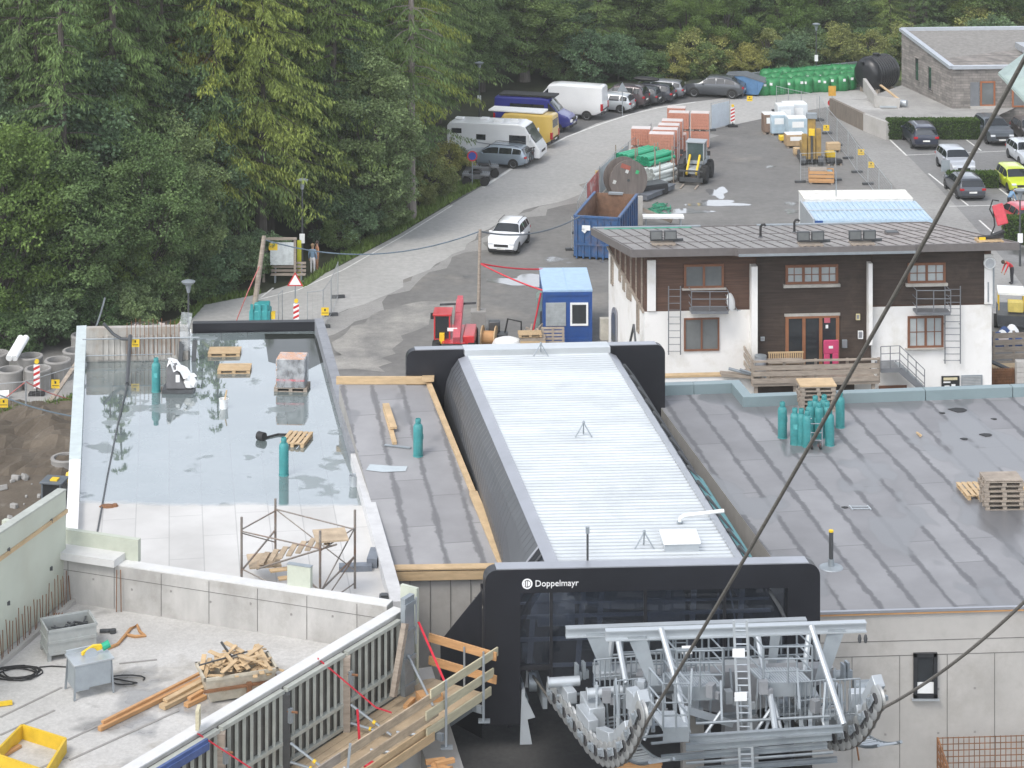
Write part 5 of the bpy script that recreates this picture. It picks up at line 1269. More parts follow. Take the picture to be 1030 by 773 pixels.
mb=MB();mb.bar((K.x,K.y,TZ+.015),(K.x+aD.x*22,K.y+aD.y*22,TZ+.015),.34,.03);mb.build('cast_top',M_ptop,fw)
mb=MB();a,b=K+bD*.05,K+aD*22+bD*.05;mb.bar((a.x,a.y,4.2),(b.x,b.y,4.2),.30,8.4);mb.build('lower_wall',M_conc,fb)
for(x0,y0,x1,y1)in[(0,722,62,692),(0,740,55,715),(68,745,200,682),(70,765,180,715),(40,773,68,762),(120,668,158,664)]:
 mb=MB();a,b=P(x0,y0,RZ),P(x1,y1,RZ);mb.bar(a+Z*.006,b+Z*.006,.07,.014);mb.build('cast_in_rail',M_conc_dk,fb)
M_fgrey=mat('formwork_frame',(.43,.45,.41),.6,metal=.1,var=.15,dirt=(.30,.30,.26),dirtamt=.5)
M_fskin=mat('formwork_skin',(.16,.155,.14),.8,var=.3)
PW,PH,PZ=2.30,1.9,8.62
def q3(s,o,z):p=K+aD*s+bD*o;return Vector((p.x,p.y,z))
for k in range(7):
 s0=.35+2.42*k
 t=thing('wall_formwork',['ribbed formwork panel nearest the corner of the concrete parapet','ribbed formwork panel second from the parapet corner','ribbed formwork panel third from the parapet corner','ribbed formwork panel beside the blue bracket below the debris tub','ribbed formwork panel at the bottom edge of the photo','ribbed formwork panel behind the lowest red strap','last ribbed formwork panel of the row'][k],'formwork',(0,0,0),0,'formwork panels on the outer parapet')
 mb=MB();mb.bar(q3(s0,.17,PZ+PH/2),q3(s0+PW,.17,PZ+PH/2),.03,PH-.02);mb.build('plywood_skin',M_fskin,t)
 n=8
 for i in range(n+1):
  s_=s0+.03+(PW-.06)*i/n;mb=MB();mb.bar(q3(s_,.25,PZ+.05),q3(s_,.25,PZ+PH-.04),.10 if i in(0,n)else .07,.12);mb.build('rib',M_fgrey,t)
 for z_ in(PZ+.05,PZ+.62,PZ+PH-.05):
  mb=MB();mb.bar(q3(s0,.26,z_),q3(s0+PW,.26,z_),.135,.09);mb.build('cross_rib',M_fgrey,t)
 mb=MB();mb.bar(q3(s0+PW+.05,.33,PZ-.1),q3(s0+PW+.05,.33,PZ+PH-.1),.17,.22);
 tag(mb.build('upright_beam',[M_timber_old,M_dkmetal,M_timber_old][k%3]),['weathered upright beam beside the formwork corner','steel upright between the second and third formwork panel','weathered upright beam above the yellow-collared prop','weathered upright near the blue bracket','steel upright in the lower formwork row','weathered upright in the lower formwork row','upright at the end of the formwork row'][k],'beam','uprights between the formwork panels')
 for j,(h,o)in enumerate(((.62,1.55),(.16,1.35))):
  t2=thing('push_pull_prop',('upper' if j==0 else 'lower')+' grey prop with yellow collar bracing the '+['corner','second','third','fourth','fifth','sixth','last'][k]+' formwork panel','prop',(0,0,0),0,'props of the formwork')
  a,b=q3(s0+PW+.05,.45,PZ+h),q3(s0+PW-.15,o,PZ+.06)
  mb=MB();mb.tube(a,b,.035,8);mb.build('tube',M_galv,t2);mb=MB();c=a.lerp(b,.55);mb.tube(c,c+(b-a)*.06,.05,8);mb.build('collar',M_yellow,t2)
for k in range(5):
 t=thing('panel_clamp',['clamp','second clamp','third clamp','fourth clamp','fifth clamp'][k]+' on the formwork joints counted from the parapet corner','clamp');mb=MB();a=q3(.3+2.42*(k+1),.42,PZ+1.3);mb.box(a,(.1,.2,.35),.8);mb.build('body',M_galv,t);mb=MB();mb.tube(a+Vector((-.1,0,.1)),a+Vector((.22,-.1,.1)),.03,6);mb.build('bolt',M_rust,t)
t=thing('blue_bracket','blue steel bracket on the top edge of the formwork by the debris tub','bracket');mb=MB();mb.bar(q3(8.1,.3,TZ-.14),q3(10.2,.3,TZ-.14),.2,.1);mb.bar(q3(8.1,.42,TZ-.25),q3(10.2,.42,TZ-.25),.05,.16);mb.build('rail',mat('blue_paint',(.07,.11,.26),.5,var=.3),t)
mb=MB();mb.bar(q3(8.1,.1,TZ+.1),q3(8.1,.1,TZ+.55),.08,.35);mb.build('board',M_timber_pale,t)
t=thing('corner_formwork','tall narrow steel formwork panels standing at the end of the parapet','formwork')
mb=MB();mb.bar(q3(-.25,-.1,9.9),q3(-.25,.42,9.9),.1,2.5);mb.build('green_panel',mat('form_panel_green',(.47,.50,.42),.6),t)
mb=MB();mb.bar(q3(.0,.42,9.8),q3(.42,.42,9.8),.14,2.6);mb.build('steel_panel',M_galv,t)
for z_ in(8.8,9.5,10.2,10.9):mb=MB();mb.bar(q3(-.05,.5,z_),q3(.45,.5,z_),.05,.1);mb.build('rib',M_galv,t)
mb=MB();mb.bar(q3(-.05,.51,9.8),q3(-.05,.51,11.0),.05,.08);mb.build('edge_rib',M_galv,t)
a3=K+wD*3.05+wN*.42
t=thing('loose_formwork','small pale green panel standing on the back parapet in front of the stair tower','panel',(a3.x,a3.y,TZ),math.atan2(wD.y,wD.x));mb=MB();mb.box((0,0,.28),(.68,.14,.6));mb.build('board',mat('form_panel_green',(.47,.50,.42),.6),t);mb=MB();mb.box((0,0,.59),(.7,.16,.02));mb.build('edge',M_galv,t)
PLZ=PZ-.05
M_timber_wx=mat('timber_grey_brown',(.46,.36,.25),.8,var=.3,scale=2,stretch=(1,1,6),dirt=(.26,.21,.16),dirtamt=.6)
t=thing('working_platform','timber working platform with plank guard rail hung outside the parapet','scaffold platform')
mb=MB();
for i in range(8):mb.bar(q3(-.9+0,.42+.235*i,PLZ-.03),q3(17,.42+.235*i,PLZ-.03),.225,.05)
mb.build('deck',mat('deck_timber',(.44,.34,.225),.8,var=.25,scale=1.5,stretch=(1,1,6),dirt=(.3,.24,.17),dirtamt=.5),t)
for s0_,s1_,z_,m_,o_ in[(-1.15,1.9,1.05,M_timber_pale,2.32),(-.95,2.1,.58,M_timber_pale,2.32),(-.80,2.1,.16,M_timber_pale,2.34),(1.4,6.3,.95,M_timber_wx,2.27),(1.5,6.6,.50,M_timber_wx,2.27),(1.8,7.0,.16,M_timber,2.24),(1.8,7.2,.02,M_timber,2.36),(5.6,11.5,1.0,M_timber_old,2.30),(6.4,11.5,.45,M_timber_pale,2.30),(11,17,.98,M_timber,2.28)]:
 mb=MB();mb.bar(q3(s0_,o_,PLZ+z_),q3(s1_,o_,PLZ+z_+.03),.045,.22);mb.build('guard_plank',m_,t)
for s_,tilt in[(-.4,0),(1.3,0),(5.6,-.3),(7.4,0),(10.5,0),(13,0)]:
 mb=MB();mb.bar(q3(s_,2.38,PLZ-.45),q3(s_+tilt,2.38,PLZ+1.22),.06,.09);mb.box(q3(s_,2.4,PLZ-.45),(.3,.2,.04));mb.build('guard_post',M_galv,t)
for k in range(9):
 s_=-.4+1.8*k;mb=MB();mb.bar(q3(s_,.4,PLZ-.18),q3(s_,2.35,PLZ-.18),.1,.18);mb.bar(q3(s_,.25,PLZ-1.7),q3(s_,2.0,PLZ-.28),.09,.09);mb.build('bracket',M_galv,t)
for z_,m_ in((1.02,M_timber_red),(.42,M_timber_red)):
 mb=MB();mb.bar(q3(-.72,.45,PLZ+z_+.12),q3(-.95,2.42,PLZ+z_-.02),.05,.22);mb.build('end_plank',m_,t)
for o_ in(1.5,2.1):mb=MB();mb.bar(q3(-.82,o_,PLZ-.2),q3(-.82,o_,PLZ+1.1),.05,.06);mb.build('end_post',M_galv,t)
for i in range(7):
 mb=MB();mb.tube(q3(2.2+1.1*i,1.5,PLZ+.05),q3(2.0+1.1*i,2.15,PLZ+.05),.04,6);mb.build('deck_tube',M_galv,t)
def strap(label,pts_,w_=.06):
 pts_=[Vector(p)for p in pts_];mb=MB()
 for a,b in zip(pts_,pts_[1:]):mb.bar(a,b,w_,.012)
 return tag(mb.build('tension_strap',M_red),label,'strap')
strap('red ratchet strap from the parapet corner panel down to the platform end',[q3(-.1,.55,TZ-.25),q3(1.0,2.2,PLZ+.9)])
strap('red ratchet strap running from the parapet top across the upper formwork',[q3(3.6,.1,TZ+.05),q3(2.8,1.3,PLZ+.85),q3(2.55,1.6,PLZ+.7)],.08)
strap('short red strap hanging down to the platform deck',[q3(3.3,1.1,PLZ+.95),q3(3.4,1.25,PLZ+.1)])
strap('red strap from the parapet top beside the blue bracket to the platform',[q3(8.2,.15,TZ+.02),q3(6.6,1.9,PLZ+.3)],.07)
strap('lowest red strap at the bottom edge of the photo',[q3(12.0,.15,TZ+.02),q3(11.2,1.8,PLZ+.4)],.08)
t=thing('fallen_coil','small red coil lying on the platform deck','coil',q3(3.9,1.9,PLZ));mb=MB();mb.lathe([(.05,0),(.14,.01),(.15,.07),(.10,.10),(.05,.08)],14);mb.build('coil',M_red,t)
t=thing('timber_offcuts','block of timber offcuts on the platform near the corner','timber',q3(.2,1.1,PLZ));mb=MB();mb.box((0,0,.1),(.6,.4,.2),.4);mb.box((-.5,-.3,.06),(.5,.12,.1),1.2);mb.build('block',M_timber_red,t)
mb=MB();mb.bar(q3(.5,.55,PZ+1.9),q3(1.1,.6,PZ+.25),.14,.16);tag(mb.build('leaning_beam',M_timber_old),'weathered beam leaning on the formwork close to the corner','beam')
mb=MB();mb.tube(q3(.3,.5,PZ+1.0),q3(.6,1.5,PLZ+.1),.035,8);tag(mb.build('brace_tube',M_galv),'thin grey brace tube below the corner formwork','tube')
t=thing('abutment','pale sloping concrete abutment below the platform end','concrete block');p=P(455,740,6.5)
mb=MB();A_,B_=PY(412,660,60.4),PY(452,790,57);mb.bar(A_-Z*1.2,B_-Z*1.2,.9,2.4);mb.build('block',M_conc,t)
t=thing('concrete_pier','pale concrete wall leg under the working platform','concrete block');p=PY(405,760,57.8);mb=MB();mb.box((p.x,p.y,5.2),(1.5,.5,5.6),.5);mb.build('block',M_conc,t)
t=thing('timber_stack','small stack of sawn timber ends below the platform','timber',PY(443,770,56));mb=MB()
for i in range(14):mb.box((rnd.uniform(-.35,.35),rnd.uniform(-.2,.2),rnd.uniform(-.3,.12)),(.5,.12,.1),rnd.uniform(0,3))
mb.build('offcut',M_timber_red,t)
t=thing('wall_formwork','tall pale green wall formwork with a timber strip at the left edge','formwork')
g0=Vector((-12.35,62.75,0));gd=Vector((-.27,-.963,0)).normalized();gn=Vector((gd.y,-gd.x,0));gn=-gn if gn.x>0 else gn
def g3(s,o,z):p=g0+gd*s+gn*o;return Vector((p.x,p.y,z))
mb=MB();mb.prism([g3(0,0,RZ+.02),g3(14,0,RZ+.02),g3(14,0,13.0),g3(0,0,12.4)],gn*.24);mb.build('panel',mat('form_panel_pale',(.50,.53,.45),.6,var=.07,scale=.5,dirt=(.42,.41,.33),dirtamt=.35),t)
mb=MB();mb.bar(g3(-.02,-.03,11.85),g3(10,-.03,12.1),.05,.10);mb.build('timber_strip',M_timber,t)
mb=MB();mb.bar(g3(-.01,.12,12.43),g3(14,.12,13.03),.26,.05);mb.build('edge_rail',M_fgrey,t)
mb=MB()
for s_,z_ in((.9,11.9),(.9,10.6),(3.3,12.0),(3.3,10.6)):mb.box(g3(s_,-.005,z_),(.09,.09,.09),.3)
mb.build('tie_hole',M_dkmetal,t)
mb=MB();mb.bar(g3(.8,2.2,12.9),g3(3.6,2.2,13.1),.12,.5);tag(mb.build('formwork_rail',M_fgrey),'grey formwork frame with red clip behind the pale wall panel','formwork')
sbx=thing('starter_bar_row','row of rusty starter bars with a kicker at the foot of the pale formwork','rebar')
mb=MB();mb.bar(g3(-.3,-.32,RZ+.06),g3(9,-.32,RZ+.06),.12,.12);mb.build('kicker',M_conc,sbx)
for k in range(34):
 s_=-.6+.17*k;mb=MB();h=.85+rnd.uniform(-.12,.2);mb.tube(g3(s_,-.26+rnd.uniform(-.05,.05),RZ),g3(s_+rnd.uniform(-.03,.03),-.22,RZ+h),.013,5);mb.build('starter_bar',M_rust,sbx)
p=K+wD*8.3;t=thing('rebar_pair','pair of rusty bars against the back parapet wall','rebar',(p.x,p.y-.12,RZ))
for dx in(-.05,.08):mb=MB();mb.tube((dx,0,0),(dx*.8,0,1.15),.014,5);mb.build('bar',M_rust,t)
p=P(55,640,RZ);t=thing('rebar_bundle','bundle of bent rusty rebar offcuts by the steel box','rebar',p)
for k in range(6):mb=MB();mb.path([(rnd.uniform(-.1,.1),rnd.uniform(-.1,.1),0),(rnd.uniform(-.1,.1),0,.45),(rnd.uniform(.0,.35),0,.62)],.014,5);mb.build('bar',M_rust,t)
def at(x,y):return P(x,y,RZ)
t=thing('steel_stacking_box','grey ribbed steel stacking box full of scrap on the concrete slab','steel box',at(69,655),R(24))
Ms=mat('stacking_box_grey',(.42,.44,.43),.5,metal=.3,var=.15,dirt=(.3,.27,.23),dirtamt=.4)
mb=MB()
for sx in(-.62,.62):mb.box((sx,0,.47),(.03,.84,.62))
for sy in(-.42,.42):mb.box((0,sy,.47),(1.27,.03,.62))
mb.box((0,0,.17),(1.24,.84,.03));mb.build('body',Ms,t)
mb=MB()
for z_ in(.18,.47,.77):
 for sy in(-.445,.445):mb.box((0,sy,z_),(1.3,.03,.07))
 for sx in(-.645,.645):mb.box((sx,0,z_),(.03,.92,.07))
mb.build('rim',Ms,t)
for sx in(-.6,.6):
 for sy in(-.4,.4):mb=MB();mb.box((sx,sy,.08),(.1,.1,.16));mb.build('leg',Ms,t)
mb=MB()
for k in range(26):mb.bar((rnd.uniform(-.55,.55),rnd.uniform(-.35,.35),rnd.uniform(.5,.68)),(rnd.uniform(-.55,.55),rnd.uniform(-.35,.35),rnd.uniform(.5,.7)),.04,.04)
mb.build('scrap',M_dkmetal,t)
t=thing('table_saw','grey site table saw with yellow blade guard on the concrete slab','table saw',at(90,695),R(28))
Mt=mat('saw_grey',(.30,.335,.36),.5,var=.12)
mb=MB();mb.box((0,0,.86),(1.05,.80,.05));mb.build('table_top',M_galv_lt,t,bevel=.01)
mb=MB();mb.box((-.30,-.05,.52),(.36,.66,.62));mb.box((-.02,-.37,.55),(.92,.03,.58));mb.build('housing',Mt,t,bevel=.01)
for sx in(-.45,.45):
 for sy in(-.33,.33):mb=MB();mb.bar((sx,sy,.84),(sx*1.12,sy*1.15,0),.05,.05);mb.build('leg',M_galv,t)
mb=MB();mb.prism([(-.2,-.02,.92),(.32,-.02,.98),(.36,-.02,1.10),(.1,-.02,1.13),(-.2,-.02,1.0)],(0,.08,0));mb.build('blade_guard',M_yellow,t,bevel=.01)
mb=MB();mb.lathe([(.01,-.004),(.17,-.004),(.17,.004),(.01,.004)],20,(.02,-.06,.92),Matrix.Rotation(R(90),4,'X'));mb.build('blade',M_galv_lt,t)
mb=MB();mb.tube((.34,.02,1.02),(.52,.02,1.08),.10,10);mb.build('dust_port',mat('green_cap',(.02,.35,.20),.5),t)
mb=MB();mb.bar((-.5,.34,.93),(.2,.34,.93),.05,.10);mb.build('fence_rail',M_galv_lt,t)
def coil_mesh(c,r,turns,m,name,label,cat,tail=None,th=.018):
 pts_=[]
 for k in range(turns*14):a=k*2*math.pi/14;q=r*(1+.25*math.sin(k*.37));pts_.append((c.x+q*math.cos(a)*1.5+.04*math.sin(k),c.y+q*math.sin(a)+.05*math.cos(k*.7),RZ+.02+.004*(k%9)))
 if tail:pts_+=[tuple(p)for p in tail]
 mb=MB();mb.path(pts_,th,5);return tag(mb.build(name,m),label,cat)
coil_mesh(at(18,678),.35,5,M_rubber,'cable_coil','black cable coil on the slab at the left edge, running to the saw','cable',[at(40,672)+Z*.02,at(52,671)+Z*.02,at(70,672)+Z*.02])
coil_mesh(at(127,686),.28,1,M_rubber,'cable_loop','black cable loop on the slab right of the saw','cable',[at(112,683)+Z*.02])
t=thing('tensioning_straps','orange-brown webbing straps lying in loops on the slab behind the saw','straps');mb=MB()
mb.path([at(108,654)+Z*.03,at(118,650)+Z*.04,at(126,641)+Z*.05,at(131,634)+Z*.03,at(138,631)+Z*.05,at(141,637)+Z*.03,at(146,641)+Z*.03,at(136,642)+Z*.04,at(128,640)+Z*.03],.045,5);mb.build('webbing',mat('webbing_orange',(.45,.24,.10),.8),t)
t=thing('scaffold_coupler','small dark steel couplers on the slab right of the stacking box','steel part',at(106,637));mb=MB();mb.tube((-.15,0,.06),(.15,.03,.06),.05,8);mb.lathe([(.09,0),(.09,.1),(.02,.12)],10,(.2,0,0));mb.build('coupler',M_dkmetal,t)
for(x0,y0,x1,y1,w_,lab)in[(100,736,206,684,.12,'long squared timber lying across the slab in front of the saw'),(163,714,205,693,.22,'short wide board beside the debris tub'),(187,712,206,703,.16,'short timber block next to the debris tub')]:
 mb=MB();mb.bar(at(x0,y0)+Z*.06,at(x1,y1)+Z*.06,w_,.10);mb.bar(at(x0+3,y0-3)+Z*.15,at(x1-2,y1-2)+Z*.15,w_*.7,.06);tag(mb.build('timber',M_timber_red if w_<.2 else M_timber),lab,'timber')
t=thing('debris_tub','dirty cream crane tub heaped with broken timber on the slab edge','tub',at(238,697),R(20))
Md=mat('tub_cream',(.50,.46,.37),.7,var=.25,dirt=(.25,.17,.10),dirtamt=.6)
mb=MB();bt=[(-.75,-.42),(.75,-.42),(.75,.42),(-.75,.42)];tp=[(-.92,-.5),(.92,-.5),(.92,.5),(-.92,.5)]
mb.add([(x,y,.06)for x,y in bt]+[(x,y,.66)for x,y in tp],[(3,2,1,0),(0,1,5,4),(1,2,6,5),(2,3,7,6),(3,0,4,7)]);mb.build('shell',Md,t)
mb=MB()
for sy in(-.5,.5):mb.box((0,sy,.66),(1.9,.06,.07))
for sx in(-.92,.92):mb.box((sx,0,.66),(.06,1.06,.07))
mb.build('rim',Md,t);mb=MB();mb.box((0,-.52,.38),(1.9,.08,.06));mb.box((.2,-.52,.3),(.12,.1,.3));mb.box((.94,0,.38),(.06,.9,.06));mb.build('reinforcement',M_rust,t)
mb=MB()
for k in range(60):
 x,y=rnd.uniform(-.8,.8),rnd.uniform(-.4,.4);z_=.55+.34*(1-(x/.9)**2)*rnd.random()+.05;a=rnd.uniform(0,3.14);l_=rnd.uniform(.25,.8)
 mb.bar((x-math.cos(a)*l_/2,y-math.sin(a)*l_/2,z_+rnd.uniform(-.1,.15)),(x+math.cos(a)*l_/2,y+math.sin(a)*l_/2,z_+rnd.uniform(-.1,.2)),rnd.uniform(.05,.14),.025)
mb.build('broken_timber',M_timber,t)
mb=MB();mb.bar((.0,.1,.7),(-.35,.2,1.25),.05,.05);mb.bar((-1.0,-.2,.92),(.3,.1,.95),.03,.03);mb.build('steel_rod',M_dkmetal,t)
t=thing('shutter_box','yellow rectangular timber frame lying on the slab at the bottom left','frame');Y0=mat('yellow_shutter',(.66,.44,.03),.6,var=.15)
c4=[at(-6,772),at(22,743),at(66,757),at(46,790)]
for a,b in zip(c4,c4[1:]+c4[:1]):mb=MB();mb.bar(a+Z*.17,b+Z*.17,.06,.34);mb.build('side_board',Y0,t)
mb=MB();mb.bar(at(0,764)+Z*.04,at(20,752)+Z*.04,.12,.06);mb.build('inner_batten',M_timber_red,t)
t=thing('yellow_offcut','small yellow plank at the left edge of the slab','plank',at(2,710));mb=MB();mb.box((0,0,.05),(.5,.16,.06),.3);mb.box((.1,.0,.09),(.3,.1,.03),.3);mb.build('board',M_yellow,t)
t=thing('rebar_mat_stack','rusty stack of reinforcement mats standing against the concrete wall at the bottom right','rebar mats')
a=PY(943,742,61.2);b=PY(1080,738,61.6);mb=MB();nn=26
for k in range(nn+1):p=a.lerp(b,k/nn);mb.tube(p,p-Z*3,.014,4)
for k in range(16):mb.tube(a-Z*(.02+.17*k),b-Z*(.02+.17*k),.014,4)
mb.build('front_mat',M_rust,t);mb=MB();o=Vector((.3,-.9,-.9))
for k in range(12):p=a.lerp(a+o*2,k/11);mb.tube(p,p-Z*3,.03,4)
for k in range(12):mb.tube(a-Z*.2*k,a+o*2-Z*.2*k,.03,4)
mb.build('side_mat',M_rust,t)
mb=MB();p=PY(864,765,61.3);mb.tube(p,p+Z*1.0+Vector((-.15,0,0)),.025,5);tag(mb.build('bent_bar',M_rust),'single rusty bar against the concrete wall below the right roller train','rebar')
t=thing('scaffold_stair_tower','scaffold stair tower of rusty tubes and timber treads standing on the flooded roof','scaffold')
b4=[P(243,594,RZ),P(277,572,RZ),P(357,592,RZ),P(322,615,RZ)]
M_sc=mat('scaffold_tube',(.26,.235,.21),.6,metal=.3,var=.3,dirt=(.24,.12,.06),dirtamt=.7)
for i,p in enumerate(b4):
 h=[2.05,2.0,2.2,2.2][i];mb=MB();mb.tube(p,p+Z*h,.035,8);mb.build('standard',M_sc,t)
mb=MB()
for i in range(4):
 p,q=b4[i],b4[(i+1)%4]
 mb.tube(p+Z*(1.7),q+Z*1.65,.022,6)
 if i in(1,):mb.tube(p+Z*1.7,q+Z*.5,.018,6)
 if i in(0,):mb.tube(p+Z*1.6,q+Z*.75,.018,6);mb.tube(p+Z*.55,q+Z*1.1,.03,6)
 if i==2:mb.tube(p+Z*1.7,q+Z*.5,.02,6);mb.tube(p+Z*.9,q+Z*.55,.03,6);mb.tube(p+Z*.15,q+Z*.1,.02,6);mb.tube(p+Z*.9,q+Z*.1,.02,6)
 if i==3:mb.tube(p+Z*.1,q+Z*.6,.02,6)
mb.build('brace',M_sc,t)
s0_,s1_=b4[0].lerp(b4[1],.5)+Z*.55,b4[2].lerp(b4[3],.5)+Z*1.75
for k in range(8):
 p=s0_.lerp(s1_,(k+.6)/8.5);mb=MB();mb.bar(p+Vector((-.05,-.42,0)),p+Vector((.05,.42,0)),.15,.04);mb.build('tread',M_timber_wx,t)
for o_ in(-.45,.45):
 mb=MB();mb.tube(s0_+Vector((0,o_,-.08)),s1_+Vector((0,o_,-.05)),.03,6);mb.build('stringer',M_sc,t)
for c,sz in((s0_+Vector((.15,0,-.02)),(.9,1.0,.05)),(s1_+Vector((-.2,0,.03)),(.9,.9,.05))):mb=MB();mb.box(c,sz,.2);mb.build('landing',M_timber_wx,t)
for k in range(5):
 p=b4[0].lerp(b4[3],.35+.11*k)+Z*(.62-.16*k)+Vector((.3,.4,0));mb=MB();mb.bar(p+Vector((-.3,-.1,0)),p+Vector((.3,.1,0)),.22,.04);mb.build('tread',M_timber,t)
mb=MB();a=b4[0].lerp(b4[3],.35)+Z*.65+Vector((.6,.5,0));mb.tube(a,a+Vector((1.1,-.4,-.75)),.03,6);mb.build('stringer',M_sc,t)
t=thing('blue_tarp','crumpled blue sheet at the foot of the stair tower','tarpaulin',P(331,611,RZ));mb=MB();mb.lathe([(.5,0),(.42,.1),(.2,.2),(.02,.16)],9,M=Matrix.Diagonal((1,.6,1)).to_4x4());mb.build('sheet',mat('blue_sheet',(.03,.10,.30),.6),t,smooth=0)
t=thing('insulation_roll','dark grey boards lying on the roof edge beside the stair tower','boards');mb=MB();mb.bar(P(341,574,RZ)+Z*.08,P(374,573,RZ)+Z*.08,.3,.16);mb.bar(P(374,572,RZ)+Z*.12,P(378,560,RZ)+Z*.12,.3,.3);mb.build('board',mat('slate_board',(.17,.19,.22),.6),t)
t=thing('roof_drain_block','dark block beside the pale parapet near the corner formwork','block',P(387,608,RZ));mb=MB();mb.box((0,0,.12),(.3,.3,.24));mb.box((0,0,.26),(.2,.2,.04));mb.build('block',M_dkmetal,t)
def make_bottle(loc,label,group,rz=0):
 t=thing('gas_bottle',label,'gas bottle',loc,rz,group)
 mb=MB();mb.lathe([(.13,0),(.15,.03),(.155,.07),(.155,.90),(.145,.97),(.11,1.03),(.05,1.055)],20);mb.build('body',M_teal,t)
 mb=MB();mb.lathe([(.085,1.04),(.09,1.10),(.09,1.18),(.078,1.20),(.078,1.11),(.05,1.06)],14);mb.build('collar',M_teal,t)
 mb=MB();mb.lathe([(.025,1.04),(.025,1.14),(.03,1.15),(.01,1.17)],8);mb.build('valve',M_galv,t)
 mb=MB();mb.lathe([(.157,.03),(.165,.02),(.165,0),(.12,0)],18);mb.build('foot_ring',M_teal,t)
 mb=MB();mb.box((0,-.155,.62),(.13,.012,.16));mb.build('paper_label',M_blabel,t);return t
M_blabel=mat('bottle_label',(.10,.40,.40),.5,var=.4,scale=12)
bp=make_bottle(P(157,394,RZ),'single teal gas bottle standing in the water near the concrete upstand','single gas bottles')
dup(bp,apt(420.5,459),2.0,'teal gas bottle standing on the narrow felt roof of the annex','single gas bottles')
for x,y,lab in[(285.5,478,'teal gas bottle mirrored in the water in the middle of the flooded roof'),(787,440.5,'teal gas bottle standing alone left of the bottle cluster'),(845,430,'teal gas bottle standing alone right of the pallet stack')]:
 dup(bp,P(x,y,RZ),x,lab,'single gas bottles')
for i,(x,y)in enumerate([(799.5,447),(806,447.5),(812,449.5),(834.5,448),(815,440),(824,441),(832,440),(820,434),(829,433)]):
 q=dup(bp,P(x,y,RZ),i,'teal gas bottle in the tight cluster around the hand truck in front of the pallets','gas bottles of the cluster')
ht=thing('hand_truck','steel hand truck with two red wheels among the clustered gas bottles','hand truck',P(820,449,RZ)+Vector((.02,-.18,0)))
mb=MB()
for sx in(-.19,.19):mb.tube((sx,0,.05),(sx,.06,.95),.018,6)
for z_ in(.25,.5,.8):mb.tube((-.19,.01,z_),(.19,.01,z_),.015,6)
mb.tube((.19,.06,.95),(.19,-.12,1.02),.018,6);mb.tube((-.19,.06,.95),(-.19,-.12,1.02),.018,6);mb.build('frame',M_greymet,ht)
for sx in(-.2,.08):mb=MB();mb.lathe([(.03,-.04),(.11,-.04),(.12,0),(.11,.04),(.03,.04)],14,(sx,-.12,.12),Matrix.Rotation(R(70),4,'Y'));w_=mb.build('wheel',M_rubber,ht);mb=MB();mb.lathe([(.01,-.045),(.06,-.045),(.06,.045),(.01,.045)],10,(sx,-.12,.12),Matrix.Rotation(R(70),4,'Y'));mb.build('rim',M_redp,w_)
pal_mesh=None
def pallet(loc,rz,label,group=None,m=M_timber,kind='pallet',tilt=0):
 global pal_mesh
 o=pallet_mb().build('pallet',m);o.location=loc;o.rotation_euler=(tilt,0,rz);return tag(o,label,'pallet',group)
def pallet_stack(x,y,z,n,rz,where,m=M_timber_old,ground=RZ):
 base=P(x,y,ground);first=None
 for k in range(n):
  pos=['lowest','second','third','fourth','fifth','topmost','seventh','eighth'][k]if k<n-1 else 'topmost'
  lab=pos+' pallet of the stack '+where
  loc=base+Vector((rnd.uniform(-.03,.03),rnd.uniform(-.03,.03),.146*k));r_=rz+rnd.uniform(-.04,.04)
  if first is None:first=pallet(loc,r_,lab,'pallets stacked '+where,m)
  else:
   o=first.copy();COL.objects.link(o);o.location=loc;o.rotation_euler=(0,0,r_);o['label']=lab
 return base
bs=pallet_stack(1007,509,RZ,6,R(2),'on the felt roof at the right')
o=MB();o.box((0,0,.02),(1.15,.78,.03),R(3));oo=o.build('loose_board',M_timber_old);oo.location=bs+Z*(.146*6+.01);tag(oo,'weathered board covering the pallet stack at the right','board')
pallet(P(980,496,RZ),R(96),'loose pallet lying flat left of the pallet stack at the right');pallet(P(1032,497,RZ),R(90),'loose pallet lying right of the pallet stack at the photo edge')
b2=pallet_stack(821,411,RZ,6,R(3),'behind the gas bottle cluster')
o=MB();o.box((0,0,.02),(1.28,.84,.05),R(3));oo=o.build('loose_board',M_timber);oo.location=b2+Z*(.146*6+.01);tag(oo,'clean board covering the pallet stack behind the gas bottles','board')
pallet(P(226,356,RZ),R(2),'fresh pallet lying in the water, the further one of two');pallet(P(236,373,RZ),R(2),'fresh pallet lying in the water, the nearer one of two')
pallet(P(298.5,444,RZ),R(80),'pallet lying in the water beside the bottle in the middle of the flooded roof')
t=thing('felt_roll_pallet','pallet of dark roofing rolls in orange-printed film on the flooded roof','roll pallet',P(294,391,RZ),R(-4))
pl=pallet_mb().build('pallet',M_timber_old,t)
Mr=mat('roofing_roll',(.12,.12,.125),.6,var=.2);Mo=mat('orange_label',(.62,.24,.04),.6,var=.15)
mb=MB()
for i in range(5):
 for j in range(4):mb.lathe([(.095,.15),(.10,.17),(.10,1.13),(.06,1.15)],10,(-.4+.2*i,-.3+.2*j,0))
mb.build('rolls',Mr,t)
for k in range(3):mb=MB();mb.box((-.515,-.1,.34+.33*k),(.012,.55,.22));mb.build('orange_label',Mo,t)
mb=MB();mb.box((0,0,1.17),(.98,.78,.03));mb.build('orange_label',Mo,t);mb=MB();mb.box((.0,-.412,.42),(1.0,.01,.07));mb.build('red_band',M_red,t)
